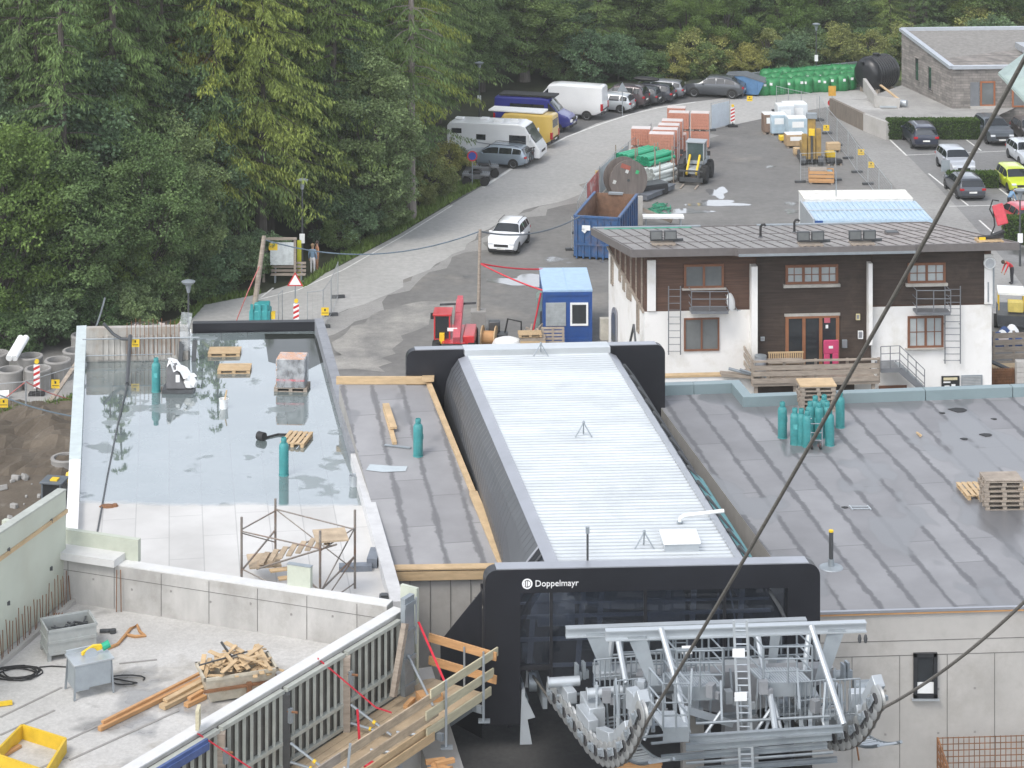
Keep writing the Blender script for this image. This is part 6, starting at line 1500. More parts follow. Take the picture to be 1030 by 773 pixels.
def film():
 m,nt,b=nodes_of('wrapping_film');b.inputs['Base Color'].default_value=(.62,.65,.67,1);b.inputs['Roughness'].default_value=.2
 tr=nt.nodes.new('ShaderNodeBsdfTransparent');mx=nt.nodes.new('ShaderNodeMixShader');f,_=noise_fac(nt,3,4);nt.links.new(ramp(nt,f,[(.3,(.35,)*3),(.7,(.85,)*3)]),mx.inputs[0])
 nt.links.new(b.outputs[0],mx.inputs[1]);nt.links.new(tr.outputs[0],mx.inputs[2]);nt.links.new(mx.outputs[0],nt.nodes['Material Output'].inputs[0]);return m
M_film=film()
mb=MB();mb.box((0,0,.66),(1.06,.86,1.06));mb.build('film',M_film,t,bevel=.05)
t=thing('covered_bundle','grey bundle half covered by a crumpled white sheet in the water beside the gas bottle','bundle',P(180,393,RZ))
mb=MB();mb.box((0,0,.07),(1.1,.8,.13));mb.build('pallet',M_dkmetal,t);mb=MB();mb.prism([(-.42,-.3,.14),(.3,-.3,.14),(-.1,-.3,.95),(-.4,-.3,1.05)],(0,.55,0));mb.build('bundle',mat('bundle_grey',(.15,.15,.155),.6),t,bevel=.03)
mb=MB();vs=[];nx=9
for i in range(nx):
 for j in range(5):
  x=-.38+.95*i/(nx-1);zz=1.12-.72*(i/(nx-1))**1.1+.05*math.sin(i*2.2+j);y=-.36+.66*j/4
  vs.append((x+.05*math.sin(j*2),y+.03*math.sin(i*3),zz-(.22 if j==0 else 0)*rnd.random()))
mb.add(vs,[(i*5+j,i*5+j+1,(i+1)*5+j+1,(i+1)*5+j)for i in range(nx-1)for j in range(4)])
mb.lathe([(.02,.15),(.22,.18),(.26,.35),(.15,.5),(.02,.55)],9,(.42,-.1,0));mb.build('white_sheet',M_whitep,t)
mb=MB();mb.box((.0,-.305,.52),(.14,.012,.26));mb.build('paper_label',M_whitep,t)
t=thing('hanging_film','tall crumpled clear film hanging from a post at the back of the flooded roof','film',P(187,363,RZ))
mb=MB();mb.tube((.1,.1,0),(.1,.1,1.3),.03,6);mb.build('post',M_dkmetal,t);mb=MB();vs=[]
for i in range(9):
 for j in range(4):vs.append((-.22+.14*j+.05*math.sin(i+j*2),.08*math.sin(i*1.7+j),.35+1.45*i/8))
mb.add(vs,[(i*4+j,i*4+j+1,(i+1)*4+j+1,(i+1)*4+j)for i in range(8)for j in range(3)]);mb.build('film',M_film,t)
for(dx,h)in((-.2,.7),(.3,.75)):mb=MB();mb.bar((dx,-.05,0),(dx+.03,.05,h),.16,.12);mb.build('dark_board',M_dkmetal,t)
for nm,lab,x,y,s_,stick in[('bucket','white bucket with a wooden stick standing in the water',225,411,1.0,1),('bucket','grey-white bucket on the right edge of the flooded roof',356,489,1.0,0)]:
 t=thing(nm,lab,'bucket',P(x,y,RZ));mb=MB();mb.lathe([(.13,0),(.16,.32),(.17,.34),(.15,.34),(.12,.05)],16);mb.build('pail',M_whitep if stick else M_galv_lt,t);mb=MB();mb.path([(-.16,0,.33),(-.1,-.12,.22),(.1,-.12,.22),(.16,0,.33)],.008,5);mb.build('handle',M_galv,t)
 if stick:mb=MB();mb.bar((0,0,.1),(.1,.05,.62),.07,.03);mb.build('stick',M_timber,t)
t=thing('pipe_stub','short black pipe end lying in the water behind the lying pallet','pipe',P(263,443,RZ));mb=MB();mb.tube((-.12,.1,.13),(.1,-.05,.13),.14,14);mb.build('pipe',M_rubber,t);mb=MB();mb.path([(.05,.15,.02),(.5,.5,.03),(1.2,.45,.03),(1.5,.2,.02)],.04,6);mb.build('hose',M_rubber,t)
t=thing('rag','brown crumpled rag on the pale dry part of the flooded roof','rag',P(108,510,RZ));mb=MB();mb.lathe([(.22,0),(.16,.06),(.05,.07)],8,M=Matrix.Diagonal((1.2,.7,1)).to_4x4());mb.lathe([(.12,0),(.08,.07),(.02,.08)],7,(.22,.05,0));mb.build('cloth',M_rust,t,smooth=0)
t=thing('drain_hose','dark grey hose and pipe running from the upstand rail down across the flooded roof','hose');mb=MB();a=P(128,389,RZ);mb.path([P(131,368,RZ)+Z*1.1,P(128,389,RZ)+Z*.1],.075,8);mb.build('pipe',M_dkmetal,t)
mb=MB();mb.path([P(128,389,RZ)+Z*.1,P(118,430,RZ)+Z*.02,P(108,480,RZ)+Z*.02,P(99,530,RZ)+Z*.02,P(93,560,RZ)+Z*.02],.028,6);mb.build('hose',M_dkmetal,t)
mb=MB();mb.path([P(131,368,RZ)+Z*.98,P(122,366,RZ)+Z*.92,P(114,366,RZ)+Z*1.1,P(104,366,RZ)+Z*1.5],.06,8);mb.build('pipe',M_dkmetal,t)
p=P(137,366,RZ);t=thing('warning_sign','square yellow warning sign hung on the rail of the concrete upstand','sign',(p.x,p.y-.2,RZ+.82));mb=MB();mb.box((0,0,0),(.30,.015,.28));mb.build('board',M_yellow,t);mb=MB();mb.box((0,-.01,-.06),(.22,.006,.02));mb.box((0,-.01,0.07),(.05,.006,.09));mb.build('print',M_rubber,t)
t=thing('plank_pair','two fresh timber planks lying on the narrow felt roof of the annex','planks');mb=MB();mb.bar(apt(387,412)+Z*.06,apt(397,448)+Z*.06,.14,.10);mb.build('plank',M_timber,t);mb=MB();mb.bar(apt(388,412)+Z*.17,apt(396,436)+Z*.17,.22,.08);mb.build('plank',M_timber,t)
mb=MB();mb.bar(apt(387,449)+Z*.04,apt(413,452)+Z*.04,.12,.03);mb.bar(apt(388,450)+Z*.06,apt(412,452.5)+Z*.06,.03,.02);tag(mb.build('metal_strip',M_galv),'grey metal strip lying in front of the planks on the annex roof','metal strip')
t=thing('small_trestle','small pale metal frame lying on the felt roof at the right','frame',P(866,512,RZ));mb=MB()
for sx in(-.28,.28):mb.bar((sx,-.15,.03),(sx-.05,.18,.03),.04,.04)
for y_ in(-.08,.1):mb.bar((-.28,y_,.035),(.26,y_,.035),.035,.03)
mb.build('frame',M_galv_lt,t)
mb=MB();mb.bar(P(922,436,RZ)+Z*.03,P(926,440,RZ)+Z*.03,.05,.04);mb.bar(P(923,437,RZ)+Z*.06,P(927,440,RZ)+Z*.06,.03,.03);tag(mb.build('batten',M_timber),'tiny pale batten lying on the felt roof near the parapet','batten')
t=thing('black_patch','small black scraps of felt on the damp felt roof near the parapet','felt scraps');
for x,y,s_ in[(964,413,.3),(992,438,.2),(970,442,.12),(948,416,.1),(1000,422,.1),(850,511,.1)]:
 mb=MB();p=P(x,y,RZ);mb.slab([(p.x+s_*math.cos(k)*(1+.3*math.sin(3*k)),p.y+.8*s_*math.sin(k))for k in[i*.9 for i in range(7)]],RZ+.004,RZ+.02);mb.build('scrap',M_rubber,t)
def paint(name,col,metal=.0,rough=.3):return mat('paint_'+name,col,rough,metal,var=.06,scale=.6,coat=.6)
M_tyre=mat('tyre',(.018,.018,.018),.85);M_rim=mat('alloy_rim',(.42,.43,.44),.35,metal=.6,var=.1);M_cglass=mat('car_glass',(.018,.022,.026),.05,var=.1,spec=.9)
M_tail=mat('tail_light',(.42,.012,.02),.25,var=.1);M_head=mat('head_light',(.72,.74,.76),.15,var=.1);M_plate=mat('number_plate',(.74,.74,.70),.5);M_trim=mat('black_trim',(.022,.022,.024),.6)
TOPS={'wagon':([(0,.42),(.012,.60),(.06,.86),(.10,.955),(.2,.99),(.45,1.0),(.56,.97),(.70,.68),(.72,.665),(.9,.60),(.97,.52),(1,.40)],[(.075,.20),(.215,.40),(.415,.66)],(.55,.69),(.02,.075),.61),'suv':([(0,.42),(.012,.62),(.05,.86),(.09,.96),(.2,.995),(.45,1),(.57,.965),(.70,.70),(.72,.685),(.9,.635),(.975,.56),(1,.42)],[(.08,.20),(.215,.40),(.415,.66)],(.57,.69),(.015,.065),.63),'coupe':([(0,.44),(.01,.62),(.06,.68),(.20,.90),(.34,.985),(.48,1),(.58,.965),(.71,.70),(.73,.685),(.92,.62),(.98,.54),(1,.42)],[(.15,.30),(.31,.44),(.455,.67)],(.58,.70),(.07,.20),.63),'mpv':([(0,.4),(.01,.6),(.04,.86),(.07,.96),(.2,1),(.5,.99),(.60,.94),(.79,.66),(.81,.645),(.93,.56),(.98,.48),(1,.38)],[(.07,.25),(.265,.46),(.475,.72)],(.61,.78),(.015,.055),.58),'van':([(0,.28),(.003,.5),(.010,.95),(.03,.985),(.6,1.0),(.70,.965),(.83,.60),(.85,.575),(.95,.48),(.99,.38),(1,.26)],[(.70,.80)],(.72,.825),None,.50),}
def interp(tab,x):
 for(a,b),(c,d)in zip(tab,tab[1:]):
  if a<=x<=c:return b+(d-b)*(x-a)/max(1e-6,c-a)
 return tab[-1][1]
def car(name,cat,label,loc,head,L,W,H,typ,pm,glass=True,R_=None,group=None,zb_off=.0,tum=.25,rear_glass=True,wheels=(.185,.80),roof=None):
 t=thing(name,label,cat,loc,R(head),group);top,sides,ws,rw,zbelt=TOPS[typ];hw=W/2;RR=R_ or .33
 if typ=='van':tum=.10
 def sec(xf):
  zt=interp(top,xf)*H;zb=min(zt-.012,(zbelt+.03*(1-xf))*H)
  plan=1-.10*max(0,(abs(xf-.5)-.36)/.14)**2-(.05 if xf>.86 else 0)*((xf-.86)/.14)
  w=hw*plan;k=max(0,min(1,(zt-zb)/(H-zbelt*H)));wr=w*(.965-tum*k)
  zl=.16*H+.10*H*max(0,(abs(xf-.5)-.40)/.10)
  er=.05*H*k+.006
  return[(0,zl),(w*.90,zl),(w*.985,zl+.07*H),(w,min(.42*H,zb)),(w*.985,zb),(wr+(w*.985-wr)*.5,(zb+zt-er)/2),(wr,zt-er),(wr*.86,zt-er*.25),(wr*.45,zt),(0,zt+.004)]
 xs=sorted(set([p[0]for p in top]+[i/36 for i in range(37)]))
 vs=[];fs=[];m=10;ring=2*m-2
 for xf in xs:
  s=sec(xf);x=(xf-.5)*L;pts=[(x,y,z)for y,z in s]+[(x,-y,z)for y,z in reversed(s[1:-1])];vs+=pts
 for i in range(len(xs)-1):
  for k in range(ring):fs.append((i*ring+k,i*ring+(k+1)%ring,(i+1)*ring+(k+1)%ring,(i+1)*ring+k))
 fs.append(tuple(range(ring)));fs.append(tuple(range((len(xs)-1)*ring,len(xs)*ring)))
 mb=MB();mb.add(vs,fs);body=mb.build('body',pm,t,smooth=42)
 def side(mb,x0,x1,sg):
  n=8;v=[]
  for i in range(n+1):
   xf=x0+(x1-x0)*i/n;s=sec(xf);(y4,z4),(y6,z6)=s[4],s[6]
   for f in(.10,.5,.88):v.append(((xf-.5)*L,sg*(y4+(y6-y4)*f+.010),z4+(z6-z4)*f))
  mb.add(v,[(3*i+j,3*i+j+1,3*i+j+4,3*i+j+3)for i in range(n)for j in range(2)])
 if glass:
  for sg in(-1,1):
   for x0,x1 in sides:mb=MB();side(mb,x0,x1,sg);mb.build('side_window',M_cglass,t)
 def topglass(x0,x1,nm,dirx):
  n=6;v=[]
  for i in range(n+1):
   xf=x0+(x1-x0)*i/n;s=sec(xf)
   row=[(s[6][0]*.97,s[6][1]),s[7],s[8],s[9]];pts=row+[(-y,z)for y,z in reversed(row[:-1])]
   v+=[((xf-.5)*L+.010*dirx,y,z+.012)for y,z in pts]
  k=7;mb=MB();mb.add(v,[(k*i+j,k*i+j+1,k*(i+1)+j+1,k*(i+1)+j)for i in range(n)for j in range(k-1)]);return mb.build(nm,M_cglass,t)
 topglass(ws[0],ws[1],'windscreen',1)
 if rw and rear_glass:topglass(rw[0],rw[1],'rear_window',-1)
 for xf in wheels:
  for sg in(-1,1):
   x=(xf-.5)*L;Mx=Matrix.Rotation(R(90),4,'X');c=(x,sg*(hw-.10),RR)
   mb=MB();mb.lathe([(.6*RR,-.10),(.93*RR,-.11),(RR,-.08),(RR,.08),(.93*RR,.11),(.6*RR,.10)],20,c,Mx);w_=mb.build('wheel',M_tyre,t)
   mb=MB();mb.lathe([(.02,-.075),(.2*RR,-.09),(.22*RR,-.075),(.62*RR,-.105),(.62*RR,.105),(.22*RR,.075),(.2*RR,.09),(.02,.075)],20,c,Mx);mb.build('rim',M_rim,w_)
   mb=MB();v=[(x,sg*(hw+.004),RR)];n=16
   for i in range(n+1):a=R(-15+210*i/n);v.append((x+1.16*RR*math.cos(a),sg*(hw+.004),RR+1.16*RR*math.sin(a)))
   mb.add(v,[(0,i,i+1)for i in range(1,n+1)]);mb.build('wheel_arch',M_trim,t,smooth=0)
 zl=H*(.50 if typ!='van' else .36);xr=-.5*L;xq=.5*L
 for sg in(-1,1):
  mb=MB();mb.box((xr+.055+(.02 if typ=='van' else 0),sg*(hw*.80),zl+.03*H),(.16,hw*.30,(.09 if typ!='van' else .20)*H));mb.build('tail_light',M_tail,t,bevel=.02)
  mb=MB();mb.box((xq-.085,sg*hw*.70,H*(.46 if typ!='van' else .36)),(.22,hw*.34,.075*H));mb.build('headlight',M_head,t,bevel=.02)
  xm=(ws[1]-.045-.5)*L;mb=MB();mb.box((xm,sg*(hw+.08),zbelt*H+.06),(.12,.2,.14 if typ!='van' else .32));mb.build('mirror',pm if typ!='van' else M_trim,t,bevel=.03)
 mb=MB();mb.box((xr-.005,0,zl-.10*H),(.03,.52,.11));mb.build('number_plate',M_plate,t);mb=MB();mb.box((xq+.005,0,H*.28),(.05,.52,.11));mb.build('number_plate',M_plate,t)
 mb=MB();mb.box((xq-.03,0,H*.385),(.11,hw*.95,.10*H));mb.box((xq-.03,0,H*.215),(.10,hw*1.2,.06*H));mb.build('grille',M_trim,t,bevel=.02)
 mb=MB();mb.box((xr+.06,0,H*.22),(.14,W*.88,.10*H));mb.build('rear_bumper',M_trim,t,bevel=.02)
 mb=MB();mb.box((xq-.10,0,H*.20),(.16,W*.82,.07*H));mb.build('front_bumper',M_trim,t,bevel=.02)
 if roof=='rails':
  for sg in(-1,1):
   mb=MB();mb.path([(-.38*L,sg*hw*.68,H*.975),(-.3*L,sg*hw*.66,H*1.02),(0,sg*hw*.66,H*1.03),(.06*L,sg*hw*.66,H*.99)],.02,6);mb.build('roof_rail',M_trim,t)
 if typ!='van' and name!='x':
  mb=MB()
  for sg in(-1,1):
   for xf in(.38,.60):mb.box(((xf-.5)*L,sg*(hw*.985+.008),H*(zbelt-.055)),(.2,.025,.035))
  mb.build('door_handle',pm,t)
 return t
def end(x,y,head,L):p=P(x,y);a=R(head);return(p.x+math.cos(a)*L/2,p.y+math.sin(a)*L/2,0)
c_=P(512,249);car('parked_car','car','white compact crossover parked alone on the yard facing the camera',(c_.x,c_.y,0),257,4.3,1.86,1.6,'suv',paint('white',(.80,.81,.82)),roof='rails')
c_=P(499,166);car('parked_car','car','silver-blue estate car with bicycles on its tail, in front of the motorhome',(c_.x,c_.y,0),162,5.0,1.9,1.55,'wagon',paint('silver_blue',(.30,.36,.42),.4),roof='rails')
car('parked_car','car','silver estate car between the white van and the maroon car',end(637,113,162,4.5),162,4.5,1.8,1.5,'wagon',paint('silver',(.52,.55,.57),.4))
car('parked_car','car','dark maroon-grey off-roader with red tail lights beside the warning triangle',end(651,109,160,4.6),160,4.6,1.9,1.85,'suv',paint('maroon_grey',(.075,.055,.06),.3),roof='rails')
car('parked_car','car','small dark car squeezed between the maroon off-roader and the roof-box car',end(664,106,158,4.2),158,4.2,1.8,1.5,'wagon',paint('graphite',(.05,.055,.062),.3))
rbx=end(678,103.5,162,4.7);car('parked_car','car','dark car with white roof carrying a black roof box',rbx,162,4.7,1.85,1.55,'wagon',paint('black_blue',(.035,.038,.05),.3))
t=thing('roof_box','long black roof box on the car at the end of the row','roof box',(rbx[0],rbx[1],1.62),R(162));mb=MB();v=[]
for i in range(9):
 x=-1.05+2.2*i/8;k=math.sin(math.pi*min(1,(i+.6)/8.6))**.5
 for a in range(12):th=2*math.pi*a/12;v.append((x,.42*k*math.cos(th),.2+.2*k*math.sin(th)))
mb.add(v,[(12*i+a,12*i+(a+1)%12,12*i+12+(a+1)%12,12*i+12+a)for i in range(8)for a in range(12)]+[tuple(range(12)),tuple(range(96,108))]);mb.build('shell',M_trim,t);mb=MB();mb.box((-.5,0,-.02),(.06,1.0,.06));mb.box((.5,0,-.02),(.06,1.0,.06));mb.build('crossbar',M_galv,t)
car('parked_car','car','grey car half hidden behind the roof-box car',end(689,99,165,4.3),165,4.3,1.8,1.5,'wagon',paint('mid_grey',(.22,.23,.25),.4))
c_=P(718.5,97);car('parked_car','car','large grey sloping-back off-roader parked crosswise before the blue skip',(c_.x,c_.y,0),166,5.15,2.05,1.78,'coupe',paint('dark_grey',(.075,.082,.092),.4),R_=.40)
car('parked_car','car','dark blue people carrier parked against the long hedge',end(932,152,92,4.9),92,4.9,1.95,1.78,'mpv',paint('night_blue',(.035,.04,.065),.3),roof='rails')
c_=P(999,141);car('parked_car','car','slate grey off-roader facing the camera right of the long hedge',(c_.x,c_.y,0),-86,4.9,2.0,1.75,'suv',paint('slate',(.10,.115,.13),.4),R_=.37)
c_=P(1036,141);car('parked_car','car','brown-grey car cut by the right edge beside the slate off-roader',(c_.x,c_.y,0),-86,4.5,1.9,1.6,'wagon',paint('brown_grey',(.10,.09,.085),.3))
c_=P(961,172);car('parked_car','car','silver-white car facing the camera behind the low hedge',(c_.x,c_.y,0),-86,4.6,1.85,1.6,'suv',paint('silver_white',(.50,.52,.55),.4))
car('parked_car','car','dark grey estate car seen from behind beside the low hedge',end(979,203,94,4.7),94,4.7,1.84,1.48,'wagon',paint('anthracite',(.07,.078,.092),.35),roof='rails')
c_=P(1021,190);car('parked_car','car','bright yellow-green small car at the right edge of the car park',(c_.x,c_.y,0),-86,3.9,1.8,1.55,'mpv',paint('lime',(.48,.56,.03)))
c_=P(1032,163);car('parked_car','car','white car cut by the right edge above the lime car',(c_.x,c_.y,0),-86,4.4,1.85,1.5,'wagon',paint('pale',(.62,.65,.68),.2))
c_=P(1025,226);car('parked_car','car','red car at the right edge behind the chalet roof corner',(c_.x,c_.y,0),100,4.1,1.8,1.5,'wagon',paint('red',(.45,.02,.03)))
car('delivery_van','van','long white high-roof panel van parked with its tail to the road',end(609,120,163,6.3),163,6.3,2.1,2.72,'van',paint('van_white',(.74,.75,.75)),R_=.36,wheels=(.20,.82))
bv=P(578,134);a=R(-16);bc=(bv.x-math.cos(a)*3.1,bv.y-math.sin(a)*3.1+.6,0)
t=car('camper_van','van','dark blue camper van with black roof rack, facing the road',bc,-16,6.2,2.05,2.6,'van',paint('blue_van',(.025,.03,.20)),R_=.37,wheels=(.2,.82))
mb=MB();mb.box((-.5,0,2.68),(4.4,1.5,.12));mb.build('roof_rack',M_trim,t);mb=MB();mb.box((-.4,-1.005,1.85),(2.7,.03,.5));mb.build('side_window',M_cglass,t);mb=MB();mb.box((-.4,1.005,1.85),(2.7,.03,.5));mb.build('side_window',M_cglass,t)
t=car('camper_van','van','yellow panel van with white roof box beside the motorhome',end(559,148,163,5.4),163,5.4,2.1,2.5,'van',paint('van_yellow',(.62,.43,.10)),R_=.36,wheels=(.2,.82))
mb=MB();mb.box((.2,0,2.58),(4.2,1.5,.14));mb.build('roof_panel',M_whitep,t,bevel=.03);mb=MB();mb.box((-2.66,0,1.75),(.03,1.3,.7));mb.build('rear_window',M_cglass,t)
mc=P(500,160);t=thing('motorhome','white motorhome with dark side windows, front towards the road','motorhome',(mc.x,mc.y,0),R(-15));Mw=paint('motorhome_white',(.76,.77,.77))
prof=[(-3.45,.42),(-3.45,2.45),(-3.25,2.72),(1.9,2.78),(2.35,2.62),(2.75,1.95),(3.15,1.45),(3.45,1.0),(3.45,.42)]
mb=MB();mb.prism([(x,-1.12,z)for x,z in prof],(0,2.24,0));mb.build('body',Mw,t,bevel=.06)
mb=MB();mb.prism([(2.37,-.98,2.58),(2.74,-.98,1.97),(3.13,-.98,1.5),(3.17,-.98,1.52),(2.80,-.98,2.0),(2.42,-.98,2.6)],(0,1.96,0));mb.build('windscreen',M_cglass,t)
for sg in(-1,1):
 for x0,x1,z0,z1 in[(-3.1,-2.35,1.95,2.3),(-1.25,-.55,1.55,1.95),(1.2,2.45,1.25,2.0)]:mb=MB();mb.box(((x0+x1)/2,sg*1.125,(z0+z1)/2),(x1-x0,.03,z1-z0));mb.build('side_window',M_cglass,t,bevel=.01)
 mb=MB();mb.bar((-1.3,sg*1.128,1.38),(3.1,sg*1.128,.95),.02,.07);mb.build('stripe',M_greymet,t)
 for x in(-1.7,2.3):
  mb=MB();Mx=Matrix.Rotation(R(90),4,'X');mb.lathe([(.2,-.1),(.34,-.1),(.36,0),(.34,.1),(.2,.1)],18,(x,sg*1.0,.36),Mx);w_=mb.build('wheel',M_tyre,t);mb=MB();mb.lathe([(.02,-.11),(.2,-.12),(.2,.12),(.02,.11)],14,(x,sg*1.0,.36),Mx);mb.build('rim',M_rim,w_)
 mb=MB();mb.box((3.42,sg*.8,.95),(.1,.35,.2));mb.build('headlight',M_head,t);mb=MB();mb.box((2.75,sg*1.25,1.9),(.12,.2,.5));mb.build('mirror',Mw,t,bevel=.04)
mb=MB();mb.box((3.45,0,.85),(.06,1.0,.16));mb.build('grille',M_trim,t);mb=MB();mb.box((0,0,.42),(6.7,2.15,.1));mb.build('skirt',M_trim,t)
for x,y in((-2.8,0),(-1.0,.3),(.2,-.2),(1.3,.2)):mb=MB();mb.box((x,y,2.82),(.6,.55,.14));mb.build('roof_hatch',M_whitep,t,bevel=.03)
def wheel_part(t,c,r,name='wheel',axis='X',w=.03,hub=True,m=None):
 Mx=Matrix.Rotation(R(90),4,axis);mb=MB();mb.path([Vector(c)+(Mx@Vector((r*math.cos(2*math.pi*k/22),r*math.sin(2*math.pi*k/22),0)))for k in range(22)],w,6,closed=True)
 for k in range(6):a=math.pi*k/6;q=Mx@Vector((r*math.cos(a),r*math.sin(a),0));mb.tube(Vector(c)-q,Vector(c)+q,.006,4)
 return mb.build(name,m or M_tyre,t)
def bike(loc,rz,label,z=0):
 t=thing('bicycle',label,'bicycle',(loc[0],loc[1],z),rz);
 for x in(-.52,.52):wheel_part(t,(x,0,.34),.33)
 mb=MB();F={'bb':(-.08,0,.3),'st':(-.2,0,.78),'hd':(.36,0,.82),'r':(-.52,0,.34),'f':(.52,0,.34)}
 for a,b in(('bb','st'),('bb','hd'),('st','hd'),('r','bb'),('r','st'),('hd','f')):mb.tube(F[a],F[b],.022,6)
 mb.build('frame',M_dkmetal,t);mb=MB();mb.tube((.34,-.28,.95),(.34,.28,.95),.015,6);mb.tube((.36,0,.82),(.34,0,.95),.018,6);mb.build('handlebar',M_trim,t);mb=MB();mb.box((-.24,0,.84),(.24,.12,.05));mb.build('saddle',M_trim,t,bevel=.02)
bp_=P(533,167);bike((bp_.x,bp_.y),R(250),'nearer bicycle on the tail carrier of the silver-blue estate car',.35);bike((bp_.x+.2,bp_.y+.1),R(254),'farther bicycle on the tail carrier of the silver-blue estate car',.4)
def quad(loc,rz,label):
 t=thing('quad_bike',label,'quad bike',loc,rz,'quad bikes');Mq=mat('quad_grey',(.16,.165,.17),.5,var=.2)
 for x in(-.62,.62):
  for y in(-.42,.42):mb=MB();mb.lathe([(.12,-.13),(.27,-.14),(.31,-.08),(.31,.08),(.27,.14),(.12,.13)],16,(x,y,.31),Matrix.Rotation(R(90),4,'X'));w_=mb.build('wheel',M_tyre,t);mb=MB();mb.lathe([(.02,-.1),(.13,-.12),(.13,.12),(.02,.1)],10,(x,y,.31),Matrix.Rotation(R(90),4,'X'));mb.build('rim',M_rim,w_)
 mb=MB();mb.box((0,0,.55),(1.3,.34,.3));mb.box((.62,0,.72),(.62,1.0,.1));mb.box((-.62,0,.72),(.62,1.0,.1));mb.build('body',Mq,t,bevel=.04)
 mb=MB();mb.box((-.12,0,.84),(.75,.3,.14));mb.build('seat',M_trim,t,bevel=.05);mb=MB();mb.tube((.32,-.4,1.05),(.32,.4,1.05),.02,6);mb.tube((.4,0,.75),(.32,0,1.05),.03,6);mb.build('handlebar',M_trim,t)
 mb=MB()
 for x in(.62,-.62):
  for k in range(5):mb.tube((x-.28+.14*k,-.42,.83),(x-.28+.14*k,.42,.83),.014,5)
  for y in(-.42,.42):mb.tube((x-.3,y,.83),(x+.3,y,.83),.016,5)
 mb.build('rack',M_galv,t)
quad(tuple(P(479,186)),R(-5),'grey quad bike nearest to the no-stopping sign');quad(tuple(P(488,178)),R(8),'grey quad bike behind the nearer one, before the estate car')
def big_wheel(t,c,r,w_,rim=None):
 Mx=Matrix.Rotation(R(90),4,'X');mb=MB();mb.lathe([(.5*r,-w_/2),(.92*r,-w_/2),(r,-w_/3),(r,w_/3),(.92*r,w_/2),(.5*r,w_/2)],22,c,Mx)
 for k in range(18):
  a=2*math.pi*k/18;mb.box((c[0]+r*math.cos(a),c[1]+(w_/6 if k%2 else-w_/6),c[2]+r*math.sin(a)),(.06,w_*.5,.05),M=Matrix.Rotation(-a+math.pi/2,4,'Y'))
 w=mb.build('wheel',M_tyre,t);mb=MB();mb.lathe([(.02,-w_*.3),(.5*r,-w_*.42),(.5*r,w_*.42),(.02,w_*.3)],14,c,Mx);mb.build('rim',rim or M_galv,w)
def cab(t,c,d,m,gm=M_cglass):
 x,y,z=d;mb=MB()
 for sx in(-1,1):
  for sy in(-1,1):mb.box((c[0]+sx*(x/2-.04),c[1]+sy*(y/2-.04),c[2]+z/2),(.08,.08,z))
 mb.box((c[0],c[1],c[2]+z+.04),(x+.1,y+.1,.09));mb.box((c[0],c[1],c[2]+.12),(x,y,.24));o=mb.build('cab',m,t,bevel=.02)
 g=MB();g.box((c[0],c[1],c[2]+z/2+.1),(x-.03,y-.03,z-.22));g.build('cab_glass',gm,o);return o
t=thing('wheel_loader','grey and yellow wheel loader with pallet forks on the yard','wheel loader',tuple(P(700,181)),R(-105));Mlg=mat('loader_grey',(.34,.37,.39),.5,var=.12)
for x in(-1.0,.95):
 for y in(-.78,.78):big_wheel(t,(x,y,.62),.62,.46,M_galv)
mb=MB();mb.box((-1.2,0,1.15),(1.3,1.3,.8));mb.box((.3,0,.85),(2.2,.9,.4));mb.build('body',Mlg,t,bevel=.06);cab(t,(-.25,0,1.15),(1.1,1.25,1.45),Mlg,mat('loader_glass',(.06,.09,.09),.08,spec=.8))
for y in(-.34,.34):mb=MB();mb.bar((.35,y,1.75),(1.75,y,.75),.12,.2);mb.bar((.7,y,1.2),(1.6,y,.95),.07,.1);mb.build('lift_arm',M_yellow,t)
mb=MB();mb.box((1.85,0,.4),(.12,1.6,.3));mb.bar((1.9,-.5,.4),(1.9,-.5,1.0),.1,.1);mb.bar((1.9,.5,.4),(1.9,.5,1.0),.1,.1);mb.bar((1.9,-.8,1.0),(1.9,.8,1.0),.1,.1);mb.build('fork_carriage',M_dkmetal,t)
for y in(-.5,.5):mb=MB();mb.box((2.5,y,.06),(1.2,.12,.05));mb.build('fork',M_timber_old,t)
for y in(-.95,.95):mb=MB();mb.box((.3,y,1.95),(.06,.22,.32));mb.build('mirror',M_trim,t)
t=thing('drill_rig','ochre tracked drilling machine with upright mast on the yard','drill rig',tuple(P(815,163)),R(-92));Mdr=mat('rig_ochre',(.34,.22,.06),.6,var=.25,dirt=(.12,.09,.06),dirtamt=.6)
for y in(-.62,.62):
 mb=MB();mb.box((0,y,.33),(2.2,.38,.4));mb.lathe([(.05,-.19),(.33,-.19),(.33,.19),(.05,.19)],14,(1.1,y,.33),Matrix.Rotation(R(90),4,'X'));mb.lathe([(.05,-.19),(.33,-.19),(.33,.19),(.05,.19)],14,(-1.1,y,.33),Matrix.Rotation(R(90),4,'X'));mb.build('track',M_dkmetal,t)
mb=MB();mb.box((-.3,0,.95),(1.9,1.3,.75));mb.box((.2,0,1.5),(.7,.9,.6));mb.build('body',Mdr,t,bevel=.04)
mb=MB();mb.box((.9,0,1.9),(.4,.55,3.0));mb.box((.95,.5,1.5),(.3,.35,2.2));mb.box((.95,-.5,1.3),(.3,.35,1.8));mb.build('mast',Mdr,t,bevel=.03);mb=MB();mb.box((1.13,0,2.35),(.12,.42,.5));mb.build('drive_head',M_yellow,t,bevel=.02);mb=MB();mb.box((.95,0,3.5),(.5,.75,.35));mb.build('mast_head',M_galv,t);mb=MB();mb.tube((1.15,0,.2),(1.15,0,2.1),.08,10);mb.build('drill_rod',M_dkmetal,t)
t=thing('telehandler','red telehandler with raised boom behind the far black portal','telehandler',tuple(P(458,358)),R(-92))
